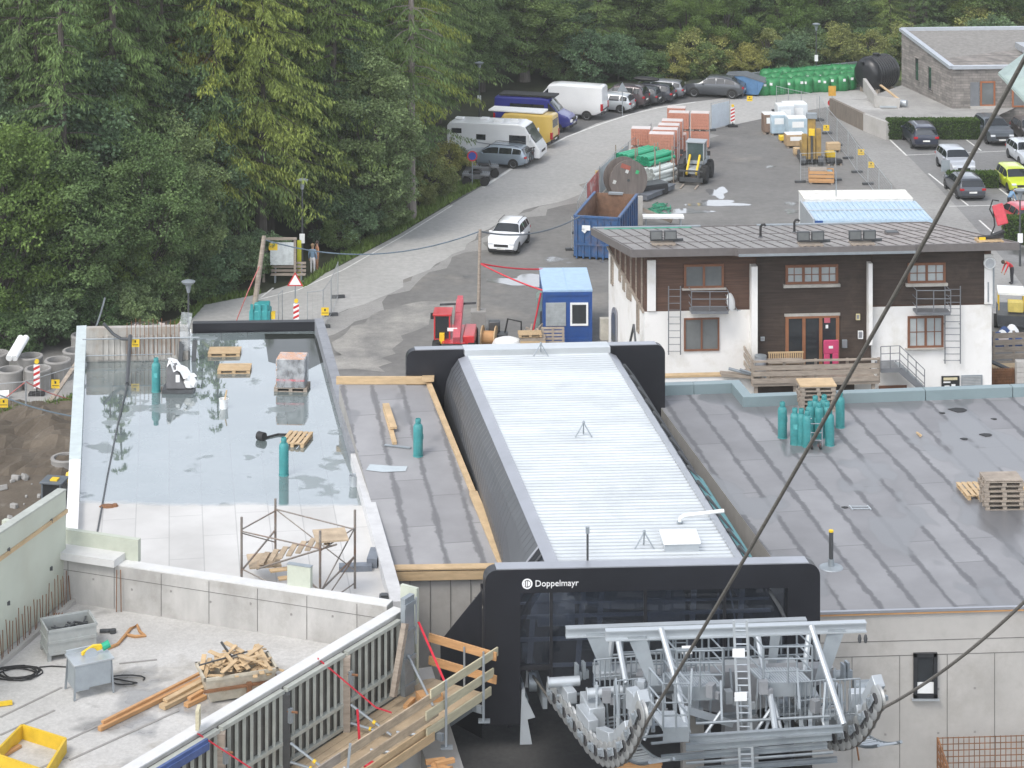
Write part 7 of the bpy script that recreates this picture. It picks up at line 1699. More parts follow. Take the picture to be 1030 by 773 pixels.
for x in(-1.2,1.1):
 for y in(-.9,.9):big_wheel(t,(x,y,.55),.55,.4,M_whitep)
mb=MB();mb.box((0,0,.85),(3.6,1.2,.5));mb.box((.2,.75,1.1),(2.2,.6,.6));mb.build('chassis',M_redp,t,bevel=.05);cab(t,(.3,-.62,.9),(1.3,.85,1.4),M_redp)
mb=MB();mb.bar((-1.6,.15,2.3),(1.6,.15,1.25),.38,.40);mb.bar((-.4,.15,2.0),(-1.9,.15,2.45),.30,.3);mb.build('boom',mat('telehandler_pink_red',(.50,.10,.12),.45),t,bevel=.02);mb=MB();mb.bar((-1.5,-.9,2.2),(-1.5,1.0,2.3),.08,.1);mb.build('light_bar',M_dkmetal,t);mb=MB();mb.bar((1.75,-.6,.8),(1.75,.7,.8),.2,.6);mb.build('carriage',M_dkmetal,t)
mb=MB();mb.box((-.1,-1.2,2.0),(.1,.16,.3));mb.build('mirror',M_trim,t);mb=MB();mb.box((1.0,-.62,1.2),(.3,.25,.5));mb.build('yellow_box',M_yellow,t);mb=MB();mb.box((.96,-.1,1.62),(.06,.5,.16));mb.build('label_plate',M_whitep,t)
t=thing('concrete_pump','teal machine with leaning pole and pink hose beside the closed road','machine',tuple(P(262,336)),0);Mtl=mat('machine_teal',(.04,.30,.31),.5,var=.2)
mb=MB();mb.box((0,0,.8),(1.1,1.0,1.1));mb.box((.1,-.1,1.5),(.8,.7,.4));mb.build('body',Mtl,t,bevel=.05)
for sx in(-.4,0,.35):mb=MB();mb.box((sx,-.5,1.1),(.15,.12,1.2));mb.build('cylinder',Mtl,t)
mb=MB();mb.box((.7,-.2,1.05),(.2,.3,.35));mb.build('yellow_box',M_yellow,t)
for sx in(-.45,.45):mb=MB();mb.box((sx,0,.14),(.25,1.3,.28));mb.build('skid',M_dkmetal,t)
mb=MB();mb.tube((-.35,0,1.2),(.15,.4,5.1),.16,10,r1=.11);mb.build('pole',M_timber_old,t);mb=MB();mb.path([(-.05,-.1,3.6),(-.6,-.2,2.4),(-1.2,-.1,.9),(-1.5,0,.05)],.03,6);mb.build('pink_hose',mat('pink_hose',(.5,.16,.15),.6),t)
t=thing('mini_excavator','grey and yellow mini excavator half hidden behind the pale formwork','excavator',tuple(P(56,536)),R(80))
for y in(-.4,.4):
 mb=MB();mb.box((0,y,.25),(1.5,.28,.34));mb.lathe([(.05,-.14),(.24,-.14),(.24,.14),(.05,.14)],12,(.75,y,.25),Matrix.Rotation(R(90),4,'X'));mb.lathe([(.05,-.14),(.24,-.14),(.24,.14),(.05,.14)],12,(-.75,y,.25),Matrix.Rotation(R(90),4,'X'));mb.build('track',M_rubber,t)
mb=MB();mb.box((-.1,0,.78),(1.2,1.0,.55));mb.build('house',mat('excavator_grey',(.12,.14,.16),.5),t,bevel=.08);mb=MB();mb.box((-.72,0,.7),(.06,.7,.3));mb.box((.1,0,.55),(1.2,1.02,.1));mb.build('yellow_trim',M_yellow,t);cab(t,(.0,.05,1.0),(.8,.85,1.1),mat('excavator_grey',(.12,.14,.16),.5));mb=MB();mb.box((-.1,0,2.2),(.3,.3,.1));mb.build('yellow_cap',M_yellow,t)
mb=MB();mb.bar((.55,0,.7),(1.5,0,1.9),.18,.22);mb.bar((1.5,0,1.9),(2.3,0,.9),.14,.18);mb.build('arm',M_yellow,t);mb=MB();mb.prism([(2.2,-.25,.9),(2.5,-.25,.6),(2.2,-.25,.3),(1.95,-.25,.5)],(0,.5,0));mb.build('bucket',M_dkmetal,t)
def gp(x,y):return P(x,y)
M_brick=mat('clay_block',(.52,.235,.165),.8,var=.16,scale=3,stretch=(4,4,4));M_bfilm=mat('milky_film',(.64,.56,.53),.3,var=.1,scale=1.2)
def brick_stack(x,y,z,label,full=True,film=True,wdt=1.35,hgt=1.25,dep=1.1):
 t=thing('block_pallet',label,'brick pallet',gp(x,y)+Z*z,R(-8),'pallets of pink clay blocks')
 mb=MB();n=8;m_=5
 for j in range(m_):
  for i in range(n):mb.box((-wdt/2+(i+.5)*wdt/n,-dep/2+.12,.13+(j+.5)*hgt/m_),(wdt/n-.012,.24,hgt/m_-.012))
 mb.box((0,.06,.13+hgt/2),(wdt-.03,dep-.16,hgt-.01));mb.build('blocks',M_brick,t)
 if film:
  mb=MB();mb.box((wdt/2+.008,.08,.13+hgt/2),(.02,dep-.1,hgt));mb.box((0,.08,.13+hgt+.012),(wdt,dep-.1,.02));mb.build('film',M_bfilm,t,bevel=.01)
 mb=MB()
 for sx in(-.5,0,.5):mb.box((sx,0,.055),(.14,dep,.10))
 mb.build('pallet',M_timber_old,t);return t
B0=gp(662,171);rows_=[]
bl_=0
ordn=['nearest','second','third','fourth','fifth','sixth','farthest']
for i in range(6):
 p=B0+Vector((.25+.36*i,1.55*i,0))
 for lv in(0,1):
  if lv==1 and i==4:continue
  t=brick_stack(662,171,0,ordn[i]+(' pallet of pink clay blocks at ground level beside the wheel loader' if lv==0 else ' pallet of pink clay blocks in the upper layer of the long row'),wdt=1.75 if i<2 else 1.5,hgt=1.15);t.location=p+Z*1.30*lv
for i,(dx,dy,lv,lab)in enumerate([(-1.7,.1,0,'pallet of clay blocks in white film left of the row, behind the green pipes'),(-1.1,1.9,1,'upper pallet of clay blocks at the road side of the row'),(-1.1,1.9,0,'lower pallet of clay blocks at the road side of the row'),(3.6,7.6,0,'pallet of pink blocks right of the far end of the row'),(3.6,7.6,1,'pallet of pink blocks stacked on top right of the far end of the row'),(2.0,9.6,1,'upper pallet with red printing at the far end of the block row'),(2.0,9.6,0,'lower pallet under the red-printed one at the far end of the block row')]):
 t=brick_stack(662,171,0,lab,hgt=1.15);t.location=B0+Vector((dx,dy,1.30*lv))
 if i in(0,5):
  mb=MB();mb.box((0,-.56,.85),(.85,.01,.35));mb.build('red_print',mat('red_print',(.5,.06,.08),.6),t)
def pipes(label,o,d,n,rows,r,L_,m,grp=None):
 t=thing('pipe_stack',label,'pipes',o,math.atan2(d.y,d.x));k=0
 for j in range(rows):
  for i in range(n-j%2):mb=MB();y=(i+.5*(j%2))*2.05*r;z=r+j*1.85*r+.12;mb.tube((0,y,z),(L_,y,z),r,12);mb.tube((0,y,z),(.16,y,z),r*1.12,12);mb.build('pipe',m,t)
 for x in(.5,L_-.5):
  mb=MB();mb.box((x,n*r,.05),(.1,n*2.1*r,.1))
  for y in(-r-.05,n*2.05*r):mb.box((x,y,rows*r+.2),(.07,.06,rows*2*r+.6))
  mb.build('stake_frame',M_timber_old,t)
 return t
Mgp=mat('green_pipe',(.03,.36,.19),.4,var=.12);Mwp=mat('white_pipe',(.62,.66,.64),.45,var=.1)
dpp=Vector((math.cos(R(50)),math.sin(R(50)),0))
pipes('white pipes bundled under the right stack of green pipes',gp(657,189),dpp,4,4,.15,2.6,Mwp)
pipes('right stack of green pipes lying on the white pipes',gp(652,187)+Z*1.2,dpp,4,2,.16,3.0,Mgp)
pipes('left stack of green pipes behind the cable reel',gp(632,184)+Z*1.1,dpp,4,2,.18,3.6,Mgp)
pipes('white pipes under the left stack of green pipes',gp(634,184),dpp,4,3,.18,3.0,Mwp)
t=thing('cable_reel','big weathered wooden cable reel standing behind the open container','cable reel',gp(629,200),R(18))
Mre=mat('reel_wood',(.17,.145,.13),.85,var=.3,scale=1.2,stretch=(5,1,.6))
for y in(-.55,.55):
 mb=MB();mb.lathe([(.08,-.05),(1.35,-.05),(1.35,.05),(.08,.05)],36,(0,y,1.35),Matrix.Rotation(R(90),4,'X'));mb.build('flange',Mre,t)
mb=MB();mb.lathe([(.7,-.5),(.7,.5)],24,(0,0,1.35),Matrix.Rotation(R(90),4,'X'));mb.build('drum',M_timber_old,t);mb=MB();mb.lathe([(.02,-.62),(.1,-.62),(.1,.62),(.02,.62)],12,(0,0,1.35),Matrix.Rotation(R(90),4,'X'));mb.build('hub',M_dkmetal,t)
for x,z,c in((-.1,1.95,(.66,.66,.64)),(.62,1.85,(.04,.42,.16)),(-.2,2.25,(.35,.10,.07)),(-1.0,1.3,(.6,.6,.57))):mb=MB();mb.box((x,-.605,z),(.22 if c[0]!=.35 else .7,.01,.24 if c[0]!=.35 else .3),M=Matrix.Rotation(.4,4,'Y'));mb.build('sticker',mat('sticker_%d'%int(c[0]*100+c[1]*10),c,.6),t)
t=thing('rolloff_container','open blue roll-off container with rusty inside','container',(5.78,138.7,0),R(77));Mbl=mat('container_blue',(.035,.10,.235),.5,var=.25,dirt=(.16,.10,.07),dirtamt=.5);Mri=mat('container_rust',(.21,.12,.075),.85,var=.35,dirt=(.11,.06,.04),dirtamt=.6)
CLn,CWd,CH=6.4,2.65,2.4
for sg in(-1,1):
 mb=MB();mb.box((0,sg*(CWd/2-.03),CH/2+.15),(CLn,.06,CH));w_=mb.build('side_wall',Mbl,t)
 mb=MB();mb.box((0,sg*(CWd/2-.068),CH/2+.2),(CLn-.1,.012,CH-.12));mb.build('rusty_lining',Mri,w_)
 mb=MB()
 for k in range(9):mb.box((-CLn/2+.1+k*(CLn-.2)/8,sg*(CWd/2+.03),CH/2+.1),(.10,.10,CH-.1))
 mb.box((0,sg*(CWd/2+.01),CH+.15),(CLn,.16,.12));mb.build('stiffener',Mbl,w_)
mb=MB();mb.box((-CLn/2+.03,0,CH/2+.15),(.06,CWd-.12,CH));w_=mb.build('end_wall',Mbl,t)
mb=MB()
for k in range(7):mb.box((-CLn/2-.04,-CWd/2+.12+k*(CWd-.24)/6,CH/2),(.1,.09,CH-.1))
mb.box((-CLn/2-.02,0,CH+.15),(.14,CWd,.12));mb.box((-CLn/2-.06,0,.9),(.1,CWd,.12));mb.build('stiffener',Mbl,w_)
mb=MB();mb.box((-CLn/2-.10,.62,1.9),(.02,.5,.3));mb.box((-CLn/2-.10,.75,1.72),(.02,.26,.18),M=Matrix.Rotation(.7,4,'X'));mb.build('white_emblem',M_whitep,w_)
mb=MB();mb.box((CLn/2-.03,0,CH/2+.15),(.06,CWd-.12,CH));mb.build('end_wall',Mri,t);mb=MB();mb.box((0,0,.18),(CLn-.1,CWd-.1,.08));mb.build('floor',Mri,t)
mb=MB();mb.box((CLn/2,0,CH+.15),(.3,.9,.12));mb.build('hook_bar',M_galv,t)
for sx in(-2.8,2.8):mb=MB();mb.tube((sx,-.9,.09),(sx,.9,.09),.09,10);mb.build('roller',M_dkmetal,t)
t=thing('steel_trough','black plastic trough beside the pipe stacks','trough',gp(655,196),R(30));mb=MB();mb.slab([(-1.0,-.6),(1.0,-.6),(1.1,.6),(-.9,.6)],.05,.75);mb.build('tub',M_trim,t,bevel=.08);mb=MB();mb.box((0,0,.78),(2.1,1.2,.06));mb.build('rim',M_dkmetal,t)
t=thing('steel_beam','dark steel channel lying between the cable reel and the loader','beam');mb=MB();a,b=gp(646,203),gp(674,191);mb.bar(a+Z*.25,b+Z*.25,.7,.3);mb.bar(a+Z*.42,b+Z*.42,.9,.05);mb.build('beam',mat('slate_steel',(.15,.165,.19),.5,metal=.3),t)
t=thing('green_net','tangled green net on the ground beside the open container','net');mb=MB()
for k in range(16):c=gp(662+rnd.uniform(-6,8),212+rnd.uniform(-6,8));mb.path([c+Vector((rnd.uniform(-.5,.5),rnd.uniform(-.8,.8),.03+.1*rnd.random()))for _ in range(5)],.04,4)
mb.build('net',mat('net_green',(.05,.28,.17),.8),t)
t=thing('timber_posts','pale timber frame and concrete post at the right rear corner of the open container','post');p=gp(644,226);mb=MB();mb.box((p.x,p.y,.9),(.3,.3,1.8));mb.build('post',M_conc,t);mb=MB();mb.bar(p+Z*1.0,gp(676,226)+Z*.2,.06,.25);mb.build('board',M_timber_old,t)
t=thing('trestle_table','white trestle panel lying behind the left end of the chalet roof','panel',gp(667,229));mb=MB();mb.box((0,0,.7),(2.6,.8,.12));mb.build('top',M_whitep,t)
for sx in(-1.1,1.1):mb=MB();mb.box((sx,0,.32),(.08,.6,.64));mb.build('trestle',M_galv,t)
t=thing('site_cabin','blue site cabin with pale blue roof, one shuttered and one dark window','cabin',gp(571,346),R(2));Mcb=mat('cabin_blue',(.02,.075,.27),.45,var=.15,dirt=(.05,.1,.2),dirtamt=.4)
CW_,CD_,CHh=2.55,4.4,2.62
mb=MB();mb.box((0,CD_/2,CHh/2+.1),(CW_,CD_,CHh));mb.build('body',Mcb,t,bevel=.03)
mb=MB();mb.box((0,CD_/2,CHh+.15),(CW_+.06,CD_+.06,.12));mb.box((0,CD_/2,CHh+.215),(.05,CD_,.03));mb.build('roof',mat('cabin_roof',(.36,.52,.70),.4,var=.12,metal=.1),t,bevel=.02)
for sx in(-1,1):mb=MB();mb.box((sx*(CW_/2-.06),-.015,CHh/2+.1),(.14,.05,CHh));mb.build('corner_post',Mcb,t)
mb=MB();mb.box((0,-.02,.2),(CW_,.06,.2));mb.box((0,-.02,CHh),(CW_,.06,.18));mb.build('edge_beam',Mcb,t)
mb=MB();mb.box((-.62,-.02,1.55),(1.05,.05,1.22))
for k in range(14):mb.box((-.62,-.05,1.0+.085*k),(1.0,.02,.06))
mb.build('shutter',mat('shutter_grey',(.38,.41,.42),.5),t)
mb=MB();
for dx,dz,w2,h2 in((-.42,0,.1,1.2),(.42,0,.1,1.2),(0,.55,.74,.1),(0,-.55,.74,.1)):mb.box((.60+dx,-.03,1.55+dz),(w2,.07,h2))
w_=mb.build('window',M_whitep,t);mb=MB();mb.box((.60,-.01,1.55),(.76,.03,1.02));mb.build('pane',M_glass,w_)
t=thing('leaning_cover','grey-green tipped box standing close to the left side of the blue cabin','box',gp(546,338));mb=MB();mb.prism([(-.35,0,0),(.5,0,0),(.5,0,2.4),(.2,0,2.5),(-.35,0,2.0)],(0,1.0,0));mb.build('shell',mat('dusty_green',(.20,.26,.24),.5),t,bevel=.05);mb=MB();mb.box((.1,-.02,.9),(.5,.03,.8));mb.build('front',M_dkmetal,t)
t=thing('firewood','heap of dark scrap and timber at the left foot of the blue cabin','scrap');mb=MB()
for k in range(26):c=gp(539+rnd.uniform(-7,5),347+rnd.uniform(-4,4));a=rnd.uniform(0,3.1);mb.bar(c+Vector((-.3*math.cos(a),-.3*math.sin(a),rnd.uniform(.1,.7))),c+Vector((.3*math.cos(a),.3*math.sin(a),rnd.uniform(.1,.9))),.1,.1)
mb.build('scrap',M_timber_old,t)
p=gp(481,335);t=thing('timber_pole','thin timber pole in a concrete foot with red straps and a cable','pole',p);mb=MB();mb.tube((0,0,0),(.1,0,5.5),.10,10,r1=.08);mb.build('pole',M_timber_old,t);mb=MB();mb.box((0,0,.6),(.8,.8,1.2));mb.build('concrete_foot',M_conc_dk,t)
ptop=p+Vector((.1,0,5.4));pm_=p+Vector((.08,0,3.7))
def line(name,label,a,b,sag,r,m,cat='cable',n=14):
 pts_=[Vector(a).lerp(Vector(b),k/n)-Z*sag*4*(k/n)*(1-k/n)for k in range(n+1)];mb=MB();mb.path(pts_,r,5);return tag(mb.build(name,m),label,cat)
M_cab=mat('grey_cable',(.12,.14,.16),.6);M_cabb=mat('blue_grey_cable',(.10,.14,.175),.6)
line('overhead_cable','sagging grey cable from the timber pole to the leaning pole by the notice board',ptop,P(262,336)+Vector((.15,.4,4.9)),1.0,.035,M_cabb)
line('overhead_cable','sagging grey cable from the timber pole to the open container',ptop,gp(583,262)+Z*2.6,.55,.045,M_cab)
line('red_guy_strap','red guy strap from the timber pole to the top of the blue cabin',pm_,gp(571,346)+Vector((-1.25,4.2,2.8)),.1,.045,M_red,'strap')
line('red_guy_strap','red guy strap from the timber pole to the near corner of the blue cabin',pm_,gp(571,346)+Vector((-1.25,.3,2.7)),.1,.045,M_red,'strap')
line('red_guy_strap','red strap hanging down at the left side of the blue cabin',gp(571,346)+Vector((-1.4,.2,2.6)),gp(534,346)+Z*.1,.0,.05,M_red,'strap')
t=thing('cable_drum','small wooden cable drum beside the concrete foot of the timber pole','cable drum',gp(492,352),R(80))
for y in(-.35,.35):mb=MB();mb.lathe([(.05,-.03),(.62,-.03),(.62,.03),(.05,.03)],22,(0,y,.62),Matrix.Rotation(R(90),4,'X'));mb.build('flange',M_timber,t)
mb=MB();mb.lathe([(.36,-.33),(.36,.33)],16,(0,0,.62),Matrix.Rotation(R(90),4,'X'));mb.build('core',M_timber_red,t)
t=thing('plate_compactor','black generator-like machine with tube handle behind the far portal','machine',gp(503,350));mb=MB();mb.box((0,0,.5),(.8,.6,.6));mb.box((-.3,.2,1.1),(.6,.5,.5));mb.build('engine',M_dkmetal,t,bevel=.05);mb=MB();mb.path([(.2,0,.5),(.4,0,1.5),(1.1,0,1.35),(1.1,0,.9)],.05,6);mb.build('handle',M_rubber,t);mb=MB();mb.box((0,0,.1),(.9,.7,.2));mb.build('plate',M_dkmetal,t)
t=thing('white_bag','full white sand bag behind the far end of the metal roof','bag',gp(510,357));mb=MB();mb.lathe([(.5,0),(.75,.25),(.8,.7),(.65,1.05),(.3,1.2),(.04,1.22)],14,M=Matrix.Diagonal((1.0,.8,.75)).to_4x4());mb.build('bag',M_whitep,t)
pallet(gp(533,356)+Z*.95,R(4),'pale pallet on the heap just behind the far end of the metal roof');pallet(gp(556,353)+Z*.8,R(2),'brown pallet leaning in front of the blue cabin',None,M_timber_old,tilt=R(70))
t=thing('crate_base','timber crate under the pale pallet behind the far end of the metal roof','crate',gp(536,356));mb=MB();mb.box((0,0,.45),(1.3,.8,.9));mb.build('box',M_timber_old,t);mb=MB();mb.box((0,-.41,.7),(1.3,.03,.12));mb.box((0,-.41,.25),(1.3,.03,.12));mb.build('batten',M_timber,t)
t=thing('steel_container','pale blue ribbed containers side by side behind the chalet roof','container',(21.5,137.6,0),R(2))
mb=MB();mb.box((0,0,1.25),(7.1,4.7,2.4))
for k in range(24):mb.box((-3.42+.297*k,0,2.475),(.14,4.6,.05))
mb.build('body',mat('container_pale_blue',(.40,.53,.64),.45,var=.15,dirt=(.5,.58,.62),dirtamt=.6),t);mb=MB();mb.box((-3.6,0,1.28),(.1,4.8,2.56));mb.box((0,0,2.51),(7.1,.12,.05));mb.build('edge',M_galv_lt,t)
mb=MB();mb.box((-3.3,-2.36,1.3),(.5,.03,2.3));mb.build('blue_panel',Mcb,t)
t=thing('steel_container','white-roofed container standing behind the pale blue ones','container',(21.4,141.3,0),R(2));mb=MB();mb.box((0,0,1.28),(6.7,2.4,2.5));mb.build('body',M_whitep,t,bevel=.03);mb=MB();mb.box((0,0,2.57),(6.75,2.44,.07));mb.box((0,0,.06),(6.7,2.4,.11));mb.build('frame',mat('cream',(.74,.72,.66),.6),t)
t=thing('roof_rod','thin upright rod standing in front of the pale blue containers','rod',gp(841,240));mb=MB();mb.tube((0,0,0),(0,0,4.1),.03,6);mb.build('rod',M_galv,t);mb=MB();mb.box((0,0,.1),(.5,.5,.2));mb.build('foot',M_conc,t)
def goods(x,y,w_,d_,h,m,label,cat='goods pallet',film=True,name='goods_pallet',rz=.1):
 t=thing(name,label,cat,gp(x,y),rz);mb=MB();mb.box((0,0,.14+(h-.14)/2),(w_,d_,h-.14));mb.build('load',m,t,bevel=.05)
 mb=MB()
 for sx in(-w_*.4,0,w_*.4):mb.box((sx,0,.06),(.12,d_,.12))
 mb.build('pallet',M_timber_old,t)
 if film:mb=MB();mb.box((0,0,h+.01),(w_*.96,d_*.96,.06));mb.box((0,-d_/2-.006,h*.7),(w_*.6,.012,h*.3));mb.build('white_cover',M_whitep,t,bevel=.02)
 return t
Mfb=mat('pale_blue_film',(.42,.53,.60),.35,var=.2,scale=1.5);Mfw=mat('white_film',(.64,.68,.70),.35,var=.15,scale=1.5);Mbx=mat('cardboard',(.40,.28,.16),.8)
goods(773,134,.9,1.1,1.5,mat('brown_goods',(.22,.15,.11),.7),'narrow brown wrapped pallet at the left of the wrapped goods');goods(782,135,1.2,1.2,1.55,Mfb,'pale blue wrapped pallet at the front of the goods group');goods(789,130,1.3,1.2,1.9,Mfw,'tall white wrapped pallet behind the pale blue one');goods(801,138,1.5,1.2,1.5,Mfb,'blue-white wrapped pallet beside the drilling machine');goods(799,127,1.8,1.4,1.8,Mfw,'white wrapped pallet at the back of the goods group')
goods(799,148,1.4,1.0,1.0,Mbx,'cardboard box with white label in front of the wrapped goods','box');goods(789,143,.8,.6,.5,M_yellow,'small yellow and green heap beside the cardboard box','goods',False);goods(803,157,.7,.6,.6,M_timber,'small timber crate left of the drilling machine','crate',False)
goods(838,153,1.0,.6,.7,M_timber,'timber-coloured crate right of the drilling machine','crate',False);goods(835,160,.7,.6,.55,M_yellow,'yellow crate right of the drilling machine','crate',False);goods(839,166,1.1,.6,.4,M_rubber,'flat black crate at the foot of the mesh fence','crate',False)
t=thing('wooden_crate','open wooden crate with blue goods standing alone in front of the drilling machine','crate',gp(826,184),R(-6));mb=MB();mb.box((0,0,.16),(1.7,1.1,.1))
for y in(-.55,.55):
 for z_ in(.3,.55,.8):mb.box((0,y,z_),(1.7,.04,.2))
for x in(-.85,.85):
 for z_ in(.3,.55,.8):mb.box((x,0,z_),(.04,1.1,.2))
mb.build('box',M_timber_red,t);mb=MB();mb.box((.55,-.02,.55),(.5,.9,.6));mb.build('blue_goods',mat('blue_goods',(.16,.30,.38),.5),t,bevel=.1);mb=MB();mb.box((-.2,0,.93),(1.2,1.1,.05));mb.build('lid',M_timber_old,t)
for sx in(-.7,.7):mb=MB();mb.box((sx,0,.05),(.12,1.0,.1));mb.build('skid',M_timber_old,t)
M_wire=mat('fence_wire',(.42,.44,.45),.5,metal=.4)
def fence(pts_,label,h=2.0,lines=9,sheet_m=None,name='mesh_fence'):
 t=thing(name,label,'fence');pts_=[Vector(p)for p in pts_]
 for i,(a,b)in enumerate(zip(pts_,pts_[1:])):
  d=(b-a);n_=max(3,int(d.length/.28));mb=MB();a_,b_=a+d*.01,b-d*.01
  for z_ in(.12,h):mb.tube(a_+Z*z_,b_+Z*z_,.022,6)
  for e_ in(a_,b_):mb.tube(e_,e_+Z*(h+.05),.024,6)
  for k in range(1,n_):q=a_.lerp(b_,k/n_);mb.tube(q+Z*.12,q+Z*h,.0045,3,cap=False)
  for k in range(1,lines):mb.tube(a_+Z*(.12+(h-.12)*k/lines),b_+Z*(.12+(h-.12)*k/lines),.0045,3,cap=False)
  pn=mb.build('mesh_panel',M_wire,t)
  if sheet_m and i in sheet_m:mb=MB();mb.bar(a_+Z*h/2+d*.03,b_+Z*h/2-d*.03,.012,h-.25);mb.build('cover_sheet',sheet_m[i],pn,smooth=0)
 for p in pts_:mb=MB();mb.box((p.x,p.y,.08),(.75,.24,.15),.2);mb.build('foot_block',M_dkmetal,t)
 return t
Msh=mat('banner_grey',(.50,.54,.56),.6,var=.12);Msr=mat('banner_red',(.50,.13,.12),.6,var=.5,scale=.9,dirt=(.6,.6,.58),dirtamt=.9);Msb=mat('banner_beige',(.50,.46,.36),.6,var=.15)
fence([gp(x,y)for x,y in[(581,235),(590,215),(603,198),(618,183),(632,172),(645,162),(655,152)]],'mesh fence with banners along the road behind the cable reel',sheet_m={1:Msr,2:Msh,3:Msh,5:Msb})
fence([gp(715,132),gp(734,127)],'pale covered mesh fence panel at the far end of the yard',2.1,sheet_m={0:mat('banner_pale',(.55,.61,.66),.6,var=.1)})
fence([gp(x,y)for x,y in[(781,112),(793,115),(806,118),(822,121)]],'mesh fence behind the white wrapped goods at the far end of the yard')
fence([gp(x,y)for x,y in[(824,122),(832,135),(842,147),(853,160),(862,174),(873,186),(884,200),(897,218)]],'long mesh fence between the yard and the lane',h=2.0)
fence([gp(805,184),gp(841,182)],'single mesh fence panel beside the wooden crate')
fence([gp(309,332),gp(325,330),gp(333,318),gp(340,300)],'angled mesh fence panels closing the road behind the flooded roof')
fence([gp(280,334),gp(284,330)],'narrow mesh fence left of the warning beacon')
fence([gp(575,252),gp(583,258)],'short mesh fence left of the open container');fence([gp(-20,420),gp(26,416),gp(78,399)],'rusty-strapped mesh fence in front of the concrete rings',1.5,lines=2)
k=0
for x,y,z_,lab in[(629,165,1.3,'on the banner fence beside the road'),(602,190,1.4,'on the red banner fence panel'),(831,140,1.2,'second along the lane fence'),(866,165,1.2,'halfway along the lane fence'),(876,178,1.2,'near the front end of the lane fence'),(754,115,1.6,'hanging alone between the two far fences'),(725,127,1.4,'on the pale covered panel'),(56,406,1.3,'on the fence before the concrete rings'),(4,417,.9,'at the left edge before the concrete rings'),(327,333,1.4,'on the angled panels closing the road')]:
 p=gp(x,y);t=thing('yellow_sign','small square yellow sign '+lab,'sign',(p.x,p.y-.06,z_-.35));mb=MB();mb.box((0,0,0),(.45 if y<300 else .40,.02,.42));mb.build('board',M_yellow,t);mb=MB();mb.box((0,-.012,-.08),(.34,.006,.03));mb.box((0,-.012,.08),(.08,.006,.12));mb.build('print',M_rubber,t)
def beacon(x,y,label,yellow=False,h=1.15):
 t=thing('warning_beacon',label,'beacon',gp(x,y));mb=MB();mb.box((0,0,.35+h/2),(.30,.05,h));mb.build('board',M_whitep,t);mb=MB()
 for k in range(4):mb.prism([(-.15,-.03,.4+.27*k),(.15,-.03,.55+.27*k),(.15,-.03,.68+.27*k),(-.15,-.03,.53+.27*k)],(0,.003,0))
 mb.build('red_stripes',mat('sign_red',(.55,.03,.03),.5),t);mb=MB();mb.box((0,0,.08),(.75,.38,.14));mb.box((0,0,.25),(.06,.06,.25));mb.build('foot',M_rubber,t)
 mb=MB();mb.lathe([(.02,-.05),(.11,-.05),(.11,.05),(.02,.05)],14,(0,0,.5+h),Matrix.Rotation(R(90),4,'X'));mb.build('lamp',M_yellow,t)
 if yellow:mb=MB();mb.box((0,0,.1),(.8,.4,.04));mb.build('trim',M_yellow,t)
beacon(737,128,'red and white warning beacon beside the pale covered fence panel');beacon(891,91,'orange-framed warning beacon in front of the black tank');beacon(298,334,'red and white warning beacon with yellow lamp closing the road');beacon(37,398,'leaning red and yellow beacon in front of the concrete rings')
def post_sign(x,y,h,label,shape,col,r=.4,name='road_sign',back=False):
 t=thing(name,label,'sign',gp(x,y));mb=MB();mb.tube((0,0,0),(0,0,h),.035,8);mb.build('post',M_galv,t);Rx=Matrix.Rotation(R(90),4,'X')
 n=3 if shape=='tri' else 24;ph=R(-30)if shape=='tri' else 0
 def face(rad,y_,m_,nm):mb=MB();mb.prism([(rad*math.cos(ph+2*math.pi*k/n),y_,h+rad*math.sin(ph+2*math.pi*k/n)*1)for k in range(n)],(0,.012,0));mb.build(nm,m_,t)
 if shape=='tri':ph=R(90)
 if shape=='rect':mb=MB();mb.box((0,-.04,h-.2),(.6,.02,.8));mb.build('board',col,t);return t
 face(r,-.05,M_galv if back else mat('sign_red',(.55,.03,.03),.5),'plate')
 if not back:face(r*.74,-.062,col,'field')
 return t
post_sign(475,188,2.1,'round no-stopping sign on a post in front of the quad bikes','round',mat('sign_blue',(.03,.07,.35),.5),.36)
post_sign(626,117,2.2,'grey back of a triangular warning sign on an orange foot','tri',M_galv,.5,back=True);post_sign(297,330,2.5,'triangular roadworks warning sign above the beacon closing the road','tri',M_whitep,.5)
post_sign(837,113,1.9,'small orange and white sign at the left end of the retaining wall','rect',mat('sign_orange',(.60,.33,.05),.5));post_sign(836,115,.9,'red round marker low at the left end of the retaining wall','round',mat('sign_red',(.55,.03,.03),.5),.28,'round_marker')
post_sign(951,186,1.5,'thin grey sign post beside the low hedge','rect',M_galv)
def lamp(x,y,h,label,base=0):
 t=thing('street_lamp',label,'street lamp',gp(x,y));mb=MB();mb.tube((0,0,0),(0,0,h),.07,10,r1=.045);mb.build('pole',M_dkmetal,t);mb=MB();mb.lathe([(.08,h-.05),(.16,h+.35),(.3,h+.42),(.36,h+.52),(.1,h+.6)],16);mb.build('lamp_head',M_galv,t);mb=MB();mb.lathe([(.07,h-.02),(.14,h+.32),(.02,h+.33)],12);mb.build('glass',M_whitep,t)
 mb=MB();mb.box((.0,-.07,h*.42),(.3,.04,.55));mb.build('plate',M_whitep,t)
lamp(304,276,5.0,'street lamp beside the notice board on the forest edge');lamp(482,121,4.0,'street lamp behind the motorhome in front of the trees');lamp(821,79,4.2,'street lamp behind the green sacks');lamp(189.5,368,3.75,'street lamp rising behind the flooded roof');lamp(1026,268,4.0,'street lamp behind the red car at the right edge')
t=thing('notice_board','dark-framed notice board with pale map behind the bench by the road','notice board',gp(281,284));mb=MB()
